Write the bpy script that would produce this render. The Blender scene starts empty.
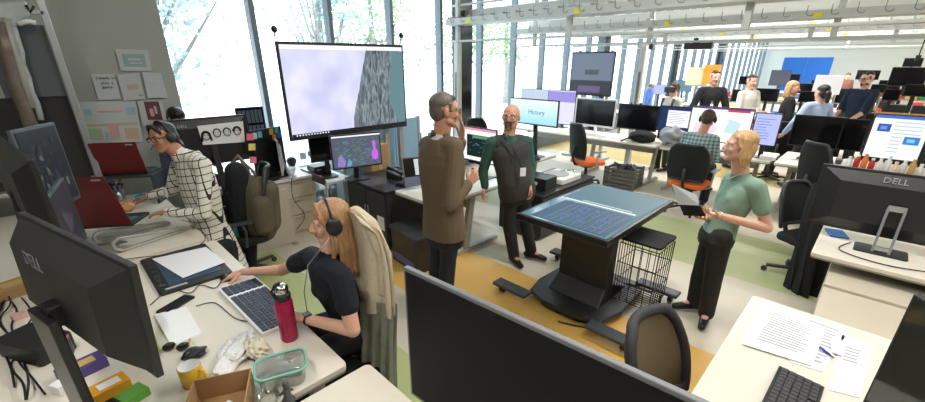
import bpy, bmesh, math, random
from mathutils import Vector, Matrix, Euler, Quaternion
random.seed(7)
SC = bpy.context.scene
COL = SC.collection
V = Vector
PI = math.pi
S2 = math.sqrt(2)
# ------------------------------------------------------------------ camera
# world: x runs along the window wall (away to the right), y runs towards the window wall
CAM_F, CAM_P, CAM_CX, CAM_CY, CAM_H = 407.0, 0.378, 462.5, 222.0, 2.1
cd = bpy.data.cameras.new('camera')
cam = bpy.data.objects.new('camera', cd); COL.objects.link(cam)
cam.location = (0, 0, CAM_H)
cam.rotation_euler = (PI/2 - CAM_P, 0, -PI/4)
cd.sensor_width = 36; cd.sensor_fit = 'HORIZONTAL'
cd.lens = CAM_F/925*36
cd.shift_x = 0.0
cd.shift_y = (CAM_CY-201)/925
cd.clip_start = 0.05; cd.clip_end = 300
SC.camera = cam
# ------------------------------------------------------------------ light
w = bpy.data.worlds.new('daylight'); SC.world = w; w.use_nodes = True
wn = w.node_tree.nodes['Background']
wn.inputs[0].default_value = (0.82, 0.93, 1.0, 1); wn.inputs[1].default_value = 4.2
SC.view_settings.view_transform = 'Standard'; SC.view_settings.look = 'None'
SC.view_settings.gamma = 1; SC.view_settings.exposure = 0.30
SC.view_settings.use_curve_mapping = False
SC.cycles.max_bounces = 8
SC.cycles.caustics_reflective = False; SC.cycles.caustics_refractive = False
SC.cycles.sample_clamp_indirect = 4.0
def area(name, loc, sx, sy, power, color=(1,1,1), rot=(0,0,0)):
    l = bpy.data.lights.new(name, 'AREA'); l.shape = 'RECTANGLE'; l.size = sx; l.size_y = sy
    l.energy = power; l.color = color
    o = bpy.data.objects.new(name, l); COL.objects.link(o); o.location = loc; o.rotation_euler = rot
    return o
CEIL = 4.3
for i, (x, y, p) in enumerate([(3.2, 0.8, 80), (5.2, -3.5, 50), (8.6, 2.0, 150), (9.5, -4, 120), (14, 2.0, 260), (15, -5, 260),
                               (20.5, 1.5, 300), (21, -6, 300), (27, 0, 300), (-0.6, 1.2, 46), (1.2, -2.5, 40)]):
    area('ceiling_lamp_light', (x, y, CEIL-0.32), 0.28, 2.6, p, (1.0, 0.98, 0.94))
# ------------------------------------------------------------------ picking points
def ray(px, py):
    u = (px-CAM_CX)/CAM_F; v = (py-CAM_CY)/CAM_F
    Y = math.cos(CAM_P)-v*math.sin(CAM_P); Z = -(math.sin(CAM_P)+v*math.cos(CAM_P))
    return V(((u+Y)/S2, (Y-u)/S2, Z)), Y
def pz(px, py, z):
    d, _ = ray(px, py); return V((0, 0, CAM_H))+d*((z-CAM_H)/d.z)
def pa(px, py, a):
    d, _ = ray(px, py); return V((0, 0, CAM_H))+d*(a/d.x)
def pb(px, py, b):
    d, _ = ray(px, py); return V((0, 0, CAM_H))+d*(b/d.y)
def pd(px, py, D):
    d, Y = ray(px, py); return V((0, 0, CAM_H))+d*(D/Y)
def cw(X, Y, z=0.0):            # along the view / across it -> world
    return V(((X+Y)/S2, (Y-X)/S2, z))
CR = V((1, -1, 0))/S2; CF = V((1, 1, 0))/S2
# ------------------------------------------------------------------ materials
MATS = {}
def mat(key, col, rough=0.6, metal=0.0, noise=0.0, nscale=20.0, bump=0.0, emit=None, es=1.0, spec=0.5, trans=0.0, alpha=1.0, coat=0.0, sss=0.0):
    if key in MATS: return MATS[key]
    m = bpy.data.materials.new(key); m.use_nodes = True
    nt = m.node_tree; b = nt.nodes['Principled BSDF']
    b.inputs['Base Color'].default_value = (*col, 1); b.inputs['Roughness'].default_value = rough
    b.inputs['Metallic'].default_value = metal; b.inputs['Specular IOR Level'].default_value = spec
    if trans: b.inputs['Transmission Weight'].default_value = trans
    if coat: b.inputs['Coat Weight'].default_value = coat
    if sss:
        b.inputs['Subsurface Weight'].default_value = sss; b.inputs['Subsurface Radius'].default_value = (0.02, 0.008, 0.004)
        b.inputs['Subsurface Scale'].default_value = 0.5
    if noise or bump:
        tc = nt.nodes.new('ShaderNodeTexCoord'); n = nt.nodes.new('ShaderNodeTexNoise')
        n.inputs['Scale'].default_value = nscale; n.inputs['Detail'].default_value = 3
        nt.links.new(tc.outputs['Object'], n.inputs['Vector'])
        if noise:
            mx = nt.nodes.new('ShaderNodeMix'); mx.data_type = 'RGBA'
            mx.inputs[6].default_value = (*[max(0, c*(1-noise)) for c in col], 1)
            mx.inputs[7].default_value = (*[min(1, c*(1+noise)) for c in col], 1)
            nt.links.new(n.outputs['Fac'], mx.inputs[0]); nt.links.new(mx.outputs[2], b.inputs['Base Color'])
        if bump:
            bp = nt.nodes.new('ShaderNodeBump'); bp.inputs['Strength'].default_value = bump; bp.inputs['Distance'].default_value = 0.01
            nt.links.new(n.outputs['Fac'], bp.inputs['Height']); nt.links.new(bp.outputs[0], b.inputs['Normal'])
    if emit:
        b.inputs['Emission Color'].default_value = (*emit, 1); b.inputs['Emission Strength'].default_value = es
    MATS[key] = m
    return m
def glass_mat(key, tint=(1, 1, 1), refl=0.12, rough=0.0):
    if key in MATS: return MATS[key]
    m = bpy.data.materials.new(key); m.use_nodes = True; nt = m.node_tree; nt.nodes.clear()
    out = nt.nodes.new('ShaderNodeOutputMaterial'); mx = nt.nodes.new('ShaderNodeMixShader')
    t = nt.nodes.new('ShaderNodeBsdfTransparent'); t.inputs[0].default_value = (*tint, 1)
    g = nt.nodes.new('ShaderNodeBsdfGlossy'); g.inputs['Roughness'].default_value = rough
    f = nt.nodes.new('ShaderNodeLayerWeight'); f.inputs[0].default_value = 0.5
    pw = nt.nodes.new('ShaderNodeMath'); pw.operation = 'POWER'; pw.inputs[1].default_value = 5.0
    ad = nt.nodes.new('ShaderNodeMath'); ad.operation = 'MULTIPLY_ADD'; ad.inputs[1].default_value = 0.6; ad.inputs[2].default_value = refl
    nt.links.new(f.outputs['Facing'], pw.inputs[0]); nt.links.new(pw.outputs[0], ad.inputs[0]); nt.links.new(ad.outputs[0], mx.inputs[0]); nt.links.new(t.outputs[0], mx.inputs[1]); nt.links.new(g.outputs[0], mx.inputs[2])
    nt.links.new(mx.outputs[0], out.inputs[0]); MATS[key] = m
    return m
def C_(h):  # sRGB 0-255 -> linear
    def f(c):
        c /= 255.0
        return c/12.92 if c <= 0.04045 else ((c+0.055)/1.055)**2.4
    return tuple(f(c) for c in h)
def cm(key, rgb, **k): return mat(key, C_(rgb), **k)
def screen(key, rgb, es=1.0): return mat(key, (0.015, 0.015, 0.015), rough=0.4, spec=0.2, emit=C_(rgb), es=es)
BLK = cm('black_plastic', (34, 34, 36), rough=0.42, noise=0.15, nscale=60)
BLK2 = cm('satin_black', (24, 24, 26), rough=0.3)
DGR = cm('dark_grey_plastic', (52, 54, 56), rough=0.5, noise=0.1, nscale=40)
MGR = cm('mid_grey_plastic', (110, 112, 114), rough=0.5)
LGR = cm('light_grey_plastic', (176, 178, 178), rough=0.45)
WHT = cm('white_plastic', (238, 238, 238), rough=0.45)
SIL = cm('brushed_aluminium', (190, 194, 198), rough=0.32, metal=0.8, noise=0.06, nscale=80)
STL = cm('painted_steel_grey', (168, 168, 160), rough=0.45, metal=0.2, noise=0.05, nscale=15)
CHR = cm('chrome', (210, 212, 214), rough=0.12, metal=1.0)
OFF = mat('off_screen_glass', (0.006, 0.006, 0.008), rough=0.12, spec=0.5)
DESK = cm('cream_laminate', (226, 219, 204), rough=0.42, noise=0.025, nscale=6)
DESKE = cm('laminate_edge', (150, 143, 130), rough=0.5)
DESKW = cm('white_laminate', (226, 224, 216), rough=0.4, noise=0.02, nscale=8)
CAB = cm('beige_cabinet_paint', (198, 188, 170), rough=0.5, noise=0.03, nscale=9)
PAP = cm('white_paper', (240, 240, 242), rough=0.7)
INK = cm('grey_ink', (120, 120, 126), rough=0.8)
INKD = cm('black_ink', (30, 30, 34), rough=0.8)
CHF = cm('black_chair_fabric', (22, 23, 25), rough=0.85, noise=0.3, nscale=120, bump=0.2)
ORG = cm('orange_fabric', (222, 104, 40), rough=0.8, noise=0.12, nscale=100, bump=0.2)
CBL = cm('black_cable', (16, 16, 18), rough=0.5)
# ------------------------------------------------------------------ mesh builder
class MB:
    def __init__(s, M=None):
        s.v = []; s.f = []; s.mi = []; s.sm = []; s.mats = []; s.M = M or Matrix.Identity(4)
    def mid(s, m):
        if m not in s.mats: s.mats.append(m)
        return s.mats.index(m)
    def add(s, vs, fs, m=None, smooth=False, T=None):
        n = len(s.v); A = s.M @ T if T is not None else s.M
        s.v += [tuple(A @ V(p)) for p in vs]
        i = s.mid(m) if m else 0
        for f in fs: s.f.append(tuple(n+k for k in f)); s.mi.append(i); s.sm.append(smooth)
        return s
    def box(s, c, d, m=None, rot=None):
        x, y, z = d[0]/2, d[1]/2, d[2]/2
        T = Matrix.Translation(V(c))
        if rot is not None: T = T @ (rot if isinstance(rot, Matrix) else Euler(rot).to_matrix().to_4x4())
        vs = [(-x,-y,-z),(x,-y,-z),(x,y,-z),(-x,y,-z),(-x,-y,z),(x,-y,z),(x,y,z),(-x,y,z)]
        return s.add(vs, [(0,3,2,1),(4,5,6,7),(0,1,5,4),(1,2,6,5),(2,3,7,6),(3,0,4,7)], m, False, T)
    def bx(s, a, b, m=None):
        return s.box([(a[i]+b[i])/2 for i in range(3)], [abs(b[i]-a[i]) for i in range(3)], m)
    def quad(s, p, m=None): return s.add(p, [tuple(range(len(p)))], m)
    def prism(s, poly, z0, z1, m=None, smooth=False):
        n = len(poly); vs = [(x, y, z0) for x, y in poly]+[(x, y, z1) for x, y in poly]
        fs = [tuple(reversed(range(n))), tuple(range(n, 2*n))]+[(i, (i+1) % n, n+(i+1) % n, n+i) for i in range(n)]
        return s.add(vs, fs, m, smooth)
    def beam(s, p, q, w, h, m=None, up=(0,0,1)):
        p, q, up = V(p), V(q), V(up); d = (q-p); L = d.length; d.normalize()
        if abs(d.dot(up)) > 0.98: up = V((1,0,0))
        x = d.cross(up).normalized(); z = x.cross(d)
        T = Matrix.Translation((p+q)/2) @ Matrix((x, d, z)).transposed().to_4x4()
        return s.box((0,0,0), (w, L, h), m, None) if False else s._bt(T, w, L, h, m)
    def _bt(s, T, w, L, h, m):
        x, y, z = w/2, L/2, h/2
        vs = [(-x,-y,-z),(x,-y,-z),(x,y,-z),(-x,y,-z),(-x,-y,z),(x,-y,z),(x,y,z),(-x,y,z)]
        return s.add(vs, [(0,3,2,1),(4,5,6,7),(0,1,5,4),(1,2,6,5),(2,3,7,6),(3,0,4,7)], m, False, T)
    def tube(s, pts, r, m=None, n=8, closed=False, caps=True):
        pts = [V(p) for p in pts]; N = len(pts); rs = r if isinstance(r, (list, tuple)) else [r]*N
        vs = []; t0 = None; x = None
        for i, p in enumerate(pts):
            if closed: t = (pts[(i+1) % N]-pts[i-1]).normalized()
            else: t = (pts[min(i+1, N-1)]-pts[max(i-1, 0)]).normalized()
            if x is None:
                x = t.orthogonal().normalized()
            else:
                x = (x-t*x.dot(t))
                x = x.normalized() if x.length > 1e-6 else t.orthogonal().normalized()
            y = t.cross(x)
            for k in range(n):
                a = 2*PI*k/n; vs.append(p+(x*math.cos(a)+y*math.sin(a))*rs[i])
        fs = []
        R = N if closed else N-1
        for i in range(R):
            j = (i+1) % N
            for k in range(n): fs.append((i*n+k, i*n+(k+1) % n, j*n+(k+1) % n, j*n+k))
        if caps and not closed: fs += [tuple(reversed(range(n))), tuple((N-1)*n+k for k in range(n))]
        return s.add(vs, fs, m, True)
    def cyl(s, c, r, h, m=None, n=20, r2=None, smooth=True):   # base centre c, along z
        r2 = r if r2 is None else r2
        vs = [(c[0]+r*math.cos(2*PI*k/n), c[1]+r*math.sin(2*PI*k/n), c[2]) for k in range(n)]+[(c[0]+r2*math.cos(2*PI*k/n), c[1]+r2*math.sin(2*PI*k/n), c[2]+h) for k in range(n)]
        s.add(vs, [(k, (k+1) % n, n+(k+1) % n, n+k) for k in range(n)], m, smooth)
        return s.add(vs, [tuple(reversed(range(n))), tuple(range(n, 2*n))], m, False)
    def lathe(s, prof, c=(0,0,0), m=None, n=24):
        vs = []; fs = []; N = len(prof)
        for r, z in prof:
            for k in range(n): vs.append((c[0]+r*math.cos(2*PI*k/n), c[1]+r*math.sin(2*PI*k/n), c[2]+z))
        for i in range(N-1):
            for k in range(n): fs.append((i*n+k, i*n+(k+1) % n, (i+1)*n+(k+1) % n, (i+1)*n+k))
        return s.add(vs, fs, m, True)
    def ell(s, c, r, m=None, R=None, n=14, k=9):
        vs = []; fs = []
        T = Matrix.Translation(V(c))
        if R is not None: T = T @ R.to_4x4()
        T = T @ Matrix.Diagonal((r[0], r[1], r[2], 1))
        vs.append((0,0,1))
        for i in range(1, k):
            th = PI*i/k
            for j in range(n): vs.append((math.sin(th)*math.cos(2*PI*j/n), math.sin(th)*math.sin(2*PI*j/n), math.cos(th)))
        vs.append((0,0,-1)); L = len(vs)-1
        for j in range(n): fs.append((0, 1+j, 1+(j+1) % n)); fs.append((L, 1+(k-2)*n+(j+1) % n, 1+(k-2)*n+j))
        for i in range(k-2):
            for j in range(n): fs.append((1+i*n+j, 1+(i+1)*n+j, 1+(i+1)*n+(j+1) % n, 1+i*n+(j+1) % n))
        return s.add(vs, fs, m, True, T)
    def rbox(s, c, d, r, m=None, rot=None, seg=4):     # box with rounded vertical corners (plan view)
        x, y, z = d[0]/2, d[1]/2, d[2]/2; r = min(r, x*0.99, y*0.99); poly = []
        for cx, cy, a0 in ((x-r, y-r, 0), (-x+r, y-r, 90), (-x+r, -y+r, 180), (x-r, -y+r, 270)):
            for k in range(seg+1):
                a = math.radians(a0+90*k/seg); poly.append((cx+r*math.cos(a), cy+r*math.sin(a)))
        T = Matrix.Translation(V(c))
        if rot is not None: T = T @ (rot if isinstance(rot, Matrix) else Euler(rot).to_matrix().to_4x4())
        M0 = s.M; s.M = M0 @ T; s.prism(poly, -z, z, m); s.M = M0
        return s
    def mesh(s, name):
        me = bpy.data.meshes.new(name); me.from_pydata(s.v, [], s.f)
        for m in s.mats: me.materials.append(m)
        if len(s.mats) > 1: me.polygons.foreach_set('material_index', s.mi)
        me.polygons.foreach_set('use_smooth', s.sm); me.update()
        return me
    def build(s, name, m=None, parent=None, bevel=0.0, seg=2):
        me = s.mesh(name)
        if m is not None and not s.mats: me.materials.append(m)
        o = bpy.data.objects.new(name, me); COL.objects.link(o)
        if parent is not None: o.parent = parent
        if bevel:
            b = o.modifiers.new('bevel', 'BEVEL'); b.width = bevel; b.segments = seg; b.limit_method = 'ANGLE'; b.angle_limit = 0.6
            b.use_clamp_overlap = True
        return o
def tag(o, label=None, cat=None, group=None, kind=None):
    if label: o['label'] = label
    if cat: o['category'] = cat
    if group: o['group'] = group
    if kind: o['kind'] = kind
    return o
def empty(name, loc=(0,0,0), rz=0.0, label=None, cat=None, group=None):
    o = bpy.data.objects.new(name, None); COL.objects.link(o)
    o.location = loc; o.rotation_euler = (0, 0, rz); o.empty_display_size = 0.1
    return tag(o, label, cat, group)
def copy_tree(o, parent=None):
    c = o.copy(); COL.objects.link(c)
    if parent is not None: c.parent = parent
    for ch in list(o.children): copy_tree(ch, c)
    return c
def text(name, body, size, M, m, parent=None, align='CENTER', depth=0.0):
    cu = bpy.data.curves.new(name, 'FONT'); cu.body = body; cu.size = size; cu.align_x = align; cu.align_y = 'CENTER'; cu.extrude = depth
    cu.resolution_u = 2
    t = bpy.data.objects.new(name, cu)
    me = bpy.data.meshes.new_from_object(t)
    bpy.data.objects.remove(t)
    me.transform(M); me.materials.clear(); me.materials.append(m)
    o = bpy.data.objects.new(name, me); COL.objects.link(o)
    if parent is not None: o.parent = parent
    return o
def frame(o, x, z):  # matrix with given x and z axes (y = z cross x)
    x = V(x).normalized(); z = V(z).normalized(); y = z.cross(x)
    M = Matrix((x, y, z)).transposed().to_4x4(); M.translation = V(o); return M
def heading(d): return math.atan2(d[1], d[0])-PI/2     # local +y -> d
# ================================================================== THE SETTING
def st(name, mb, m=None, bevel=0.0):
    return tag(mb.build(name, m, None, bevel), kind='structure')
FLR = mat('beige_floor_tile', C_((214, 204, 182)), rough=0.38, noise=0.05, nscale=3)
def floor_mat():
    m = bpy.data.materials.new('banded_linoleum'); m.use_nodes = True; nt = m.node_tree; b = nt.nodes['Principled BSDF']
    b.inputs['Roughness'].default_value = 0.48
    tc = nt.nodes.new('ShaderNodeTexCoord'); sx = nt.nodes.new('ShaderNodeSeparateXYZ'); nt.links.new(tc.outputs['Object'], sx.inputs[0])
    def rng(lo, hi, src):
        g = nt.nodes.new('ShaderNodeMath'); g.operation = 'GREATER_THAN'; g.inputs[1].default_value = lo; nt.links.new(src, g.inputs[0])
        l = nt.nodes.new('ShaderNodeMath'); l.operation = 'LESS_THAN'; l.inputs[1].default_value = hi; nt.links.new(src, l.inputs[0])
        q = nt.nodes.new('ShaderNodeMath'); q.operation = 'MULTIPLY'; nt.links.new(g.outputs[0], q.inputs[0]); nt.links.new(l.outputs[0], q.inputs[1])
        return q.outputs[0]
    n = nt.nodes.new('ShaderNodeTexNoise'); n.inputs['Scale'].default_value = 2.5; n.inputs['Detail'].default_value = 4; nt.links.new(tc.outputs['Object'], n.inputs[0])
    cur = None
    def over(fac, col):
        nonlocal cur
        mx = nt.nodes.new('ShaderNodeMix'); mx.data_type = 'RGBA'
        if cur is None: mx.inputs[6].default_value = (*C_((216, 206, 186)), 1)
        else: nt.links.new(cur, mx.inputs[6])
        mx.inputs[7].default_value = (*C_(col), 1); nt.links.new(fac, mx.inputs[0]); cur = mx.outputs[2]
    X = sx.outputs[0]
    over(rng(2.05, 3.15, X), (222, 176, 92))
    over(rng(4.62, 6.0, X), (192, 198, 146))
    over(rng(1.12, 1.5, X), (188, 196, 132))
    over(rng(8.9, 10.2, X), (200, 176, 110))
    hs = nt.nodes.new('ShaderNodeMix'); hs.data_type = 'RGBA'; hs.blend_type = 'MULTIPLY'; hs.inputs[0].default_value = 0.16
    nt.links.new(cur, hs.inputs[6]); nt.links.new(n.outputs['Fac'], hs.inputs[7]); nt.links.new(hs.outputs[2], b.inputs['Base Color'])
    return m
st('floor', MB().bx((-5, -14, -0.1), (33, 6.4, 0)), floor_mat())
CEM = cm('ceiling_white', (214, 214, 208), rough=0.8, noise=0.04, nscale=5)
st('ceiling', MB().bx((-5, -14, CEIL), (33, 6.4, CEIL+0.12)), CEM)
# ribs of the corrugated ceiling deck
rb = MB()
for i in range(70): rb.box((8+i*0.36, -4, CEIL-0.04), (0.16, 20, 0.08))
tag(rb.build('trim_1', CEM), kind='structure')
WGR = cm('grey_wall_paint', (172, 174, 168), rough=0.75, noise=0.03, nscale=2)
st('wall_left', MB().bx((-5, 6.0, 0), (1.2, 6.2, CEIL)), WGR)
st('wall_side', MB().bx((-5.1, -14, 0), (-5.0, 6.2, CEIL)), WGR)
st('wall_back', MB().bx((-5, -14.1, 0), (33, -14.0, CEIL)), WGR)
WFW = cm('pale_wall_paint', (206, 212, 208), rough=0.8)
st('wall_far', MB().bx((33, -14, 0), (33.1, 6.4, CEIL)), WFW)
ALU = cm('window_aluminium', (112, 122, 130), rough=0.4, metal=0.3)
ALD = cm('window_dark_seal', (52, 60, 66), rough=0.5)
GL = glass_mat('window_glass', (0.97, 0.99, 1.0), 0.03)
# window wall: sill, head, mullions and one pane per bay
win = empty('window_1', (1.2, 6.08, 0)); win['kind'] = 'structure'
MB().bx((0, -0.06, 0), (31.8, 0.08, 0.30)).build('sill', ALU, win)
MB().bx((0, -0.06, CEIL-0.12), (31.8, 0.08, CEIL)).build('head', ALU, win)
mm = MB().bx((-0.03, -0.07, 0.30), (0.028, 0.08, CEIL-0.12)).mesh('mullion'); mm.materials.append(ALU)
ms = MB().bx((0.03, -0.05, 0.30), (0.045, 0.03, CEIL-0.12)).mesh('seal'); ms.materials.append(ALD)
gp = MB().bx((0.03, 0.0, 0.30), (1.06, 0.012, CEIL-0.12)).mesh('pane'); gp.materials.append(GL)
k = 0; x = 2.21-1.2-1.09
while x < 31.6:
    o = bpy.data.objects.new('pane', gp); COL.objects.link(o); o.parent = win; o.location = (x, 0, 0)
    if x > 0:
        o = bpy.data.objects.new('mullion', mm); COL.objects.link(o); o.parent = win; o.location = (x, 0, 0)
        q = bpy.data.objects.new('seal', ms); COL.objects.link(q); q.parent = o
    x += 1.09
# structural columns by the windows
col_s = cm('column_white', (206, 214, 220), rough=0.5)
for i, (x, y) in enumerate([(5.62, 5.72), (11.0, 5.72), (16.5, 5.72), (22, 5.72)]):
    st('trim_%d' % (i+2), MB().bx((x-0.05, y-0.1, 0), (x+0.05, y+0.12, CEIL)).bx((x+0.07, y-0.06, 0.3), (x+0.30, y+0.1, CEIL), cm('polished_dark_steel', (90, 96, 100), rough=0.15, metal=0.9)) , col_s)
# outside: paving, trees
PAV = cm('pale_paving', (225, 226, 224), rough=0.9, noise=0.05, nscale=2)
st('ground', MB().bx((-40, 6.4, -0.3), (110, 90, -0.15)), PAV)
LEAF = [cm('leaf_a', (178, 198, 198), rough=0.6, noise=0.15, nscale=1.5), cm('leaf_b', (140, 172, 118), rough=0.6, noise=0.3, nscale=1.5)]
BARK = cm('bark', (160, 158, 154), rough=0.9, noise=0.3, nscale=8)
def tree(x, y, h, rad, zc, n, lm, label, seed):
    R = random.Random(seed)
    t = empty('tree', (x, y, -0.15), 0, label, 'tree', 'trees outside the windows')
    m = MB(); m.tube([(0,0,0),(0.05,0,h*0.3),(-0.05,0.05,h*0.6),(0.02,0,h*0.85)], [0.16,0.13,0.1,0.04], BARK, 8)
    m.build('trunk', None, t)
    b = MB(); f = MB()
    for i in range(9):
        a = R.uniform(0, 2*PI); e = V((math.cos(a)*rad*0.8, math.sin(a)*rad*0.8, zc+R.uniform(-0.4, 0.9)*rad))
        b.tube([(0,0,h*R.uniform(0.3, 0.6)), e*0.5+V((0,0,zc*0.2)), e], [0.05,0.035,0.01], BARK, 5)
    cl = [V((R.gauss(0, 0.42)*rad, R.gauss(0, 0.42)*rad, zc+R.gauss(0, 0.38)*rad)) for _ in range(26)]
    for i in range(n):
        c = R.choice(cl); p = c+V((R.gauss(0, 0.2), R.gauss(0, 0.2), R.gauss(0, 0.16)))*rad
        u = V((R.uniform(-1,1), R.uniform(-1,1), R.uniform(-1,1))).normalized(); v = u.orthogonal().normalized(); s = R.uniform(0.05, 0.11)
        f.quad([p-u*s, p+v*s*0.5, p+u*s, p-v*s*0.5], lm)
    b.build('branches', None, t); tag(f.build('foliage', None, t), kind='stuff')
    return t
tree(1.6, 9.6, 5.2, 1.75, 3.95, 3600, LEAF[0], 'broad tree hanging over the leftmost window pane', 1)
tree(8.8, 13.2, 6, 2.0, 3.3, 3200, LEAF[1], 'green tree outside behind the hanging wall screen', 3)
tree(13.6, 13.8, 6, 2.1, 3.2, 3000, LEAF[1], 'green tree outside right of the hanging wall screen', 4)
tree(5.6, 10.8, 4.5, 1.2, 3.6, 1200, LEAF[0], 'thin tree outside beside the tall white column', 5)
tree(18.6, 15.2, 6, 2.2, 3.2, 2600, LEAF[1], 'far green tree outside beyond the slatted windows', 6)
tree(26, 16, 6, 2.4, 3.4, 2400, LEAF[0], 'farthest tree outside the slatted windows', 7)
# ceiling lamps
LMP = mat('lamp_diffuser', (0.9, 0.9, 0.9), emit=(1.0, 0.98, 0.95), es=2.2)
for i, (x, y) in enumerate([(3.2, 0.8), (5.2, -3.5), (8.6, 2.0), (9.5, -4), (14, 2.0), (15, -5), (20.5, 1.5), (21, -6), (27, 0), (-0.6, 1.2), (1.2, -2.5)]):
    t = empty('ceiling_lamp', (x, y, CEIL-0.26), 0, 'long white linear ceiling lamp ' + ['above the touch table', 'over the right rear floor', 'above the bench monitors', 'far right, over the second desk row', 'above the blond woman in the blazer', 'right of the far desks', 'over the blue panel side', 'far right rear corner', 'farthest before the end wall', 'above the left foreground desk', 'over the right foreground desk'][i], 'lamp', 'linear ceiling lamps')
    MB().bx((-0.16, -1.35, 0), (0.16, 1.35, 0.06)).bx((-0.01, -1.0, 0.06), (0.01, -0.98, 0.26)).bx((-0.01, 0.98, 0.06), (0.01, 1.0, 0.26)).build('housing', WHT, t)
    MB().bx((-0.14, -1.3, -0.012), (0.14, 1.3, 0.0)).build('diffuser', LMP, t)
# ================================================================== FURNITURE BUILDERS
def desk(name, x0, y0, x1, y1, z, top=DESK, label='', cat='desk', legs=None, th=0.03, corner=0.03, legm=STL, parts=None, group=None):
    t = empty(name, ((x0+x1)/2, (y0+y1)/2, 0), 0, label, cat, group)
    cx, cy = (x0+x1)/2, (y0+y1)/2; W, D = abs(x1-x0), abs(y1-y0)
    MB().rbox((0, 0, z-th/2), (W, D, th), corner, top).build('desktop', None, t, 0.004)
    MB().rbox((0, 0, z-th-0.006), (W-0.004, D-0.004, 0.012), corner, DESKE).build('edge_band', None, t)
    for lx, ly in (legs or []):
        m = MB().bx((lx-cx-0.035, ly-cy-0.025, 0.03), (lx-cx+0.035, ly-cy+0.025, z-th-0.012))
        m.build('leg', legm, t, 0.006)
    return t
def t_leg_desk(name, x0, y0, x1, y1, z, feet, axis, label, group=None, top=DESK):
    """desk on slanted T legs; feet = positions along the long axis"""
    t = desk(name, x0, y0, x1, y1, z, top, label, group=group)
    cx, cy = (x0+x1)/2, (y0+y1)/2
    for f in feet:
        m = MB()
        if axis == 'y':
            m.beam((-0.05, f-cy, 0.06), (0.05, f-cy, z-0.04), 0.05, 0.09, STL); m.bx(((x0-x1)/2+0.08, f-cy-0.03, 0.0), ((x1-x0)/2-0.1, f-cy+0.03, 0.05), STL)
            m.bx((-0.3, f-cy-0.02, z-0.09), (0.3, f-cy+0.02, z-0.042), STL)
        else:
            m.beam((f-cx, -0.05, 0.06), (f-cx, 0.05, z-0.04), 0.09, 0.05, STL); m.bx((f-cx-0.03, (y0-y1)/2+0.08, 0), (f-cx+0.03, (y1-y0)/2-0.1, 0.05), STL)
            m.bx((f-cx-0.02, -0.3, z-0.09), (f-cx+0.02, 0.3, z-0.042), STL)
        m.build('leg', None, t, 0.005)
    b = MB()
    if axis == 'y': b.bx((-0.03, min(feet)-cy, z-0.2), (0.0, max(feet)-cy, z-0.1), STL)
    else: b.bx((min(feet)-cx, -0.03, z-0.2), (max(feet)-cx, 0, z-0.1), STL)
    b.build('crossbar', None, t)
    return t
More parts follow.
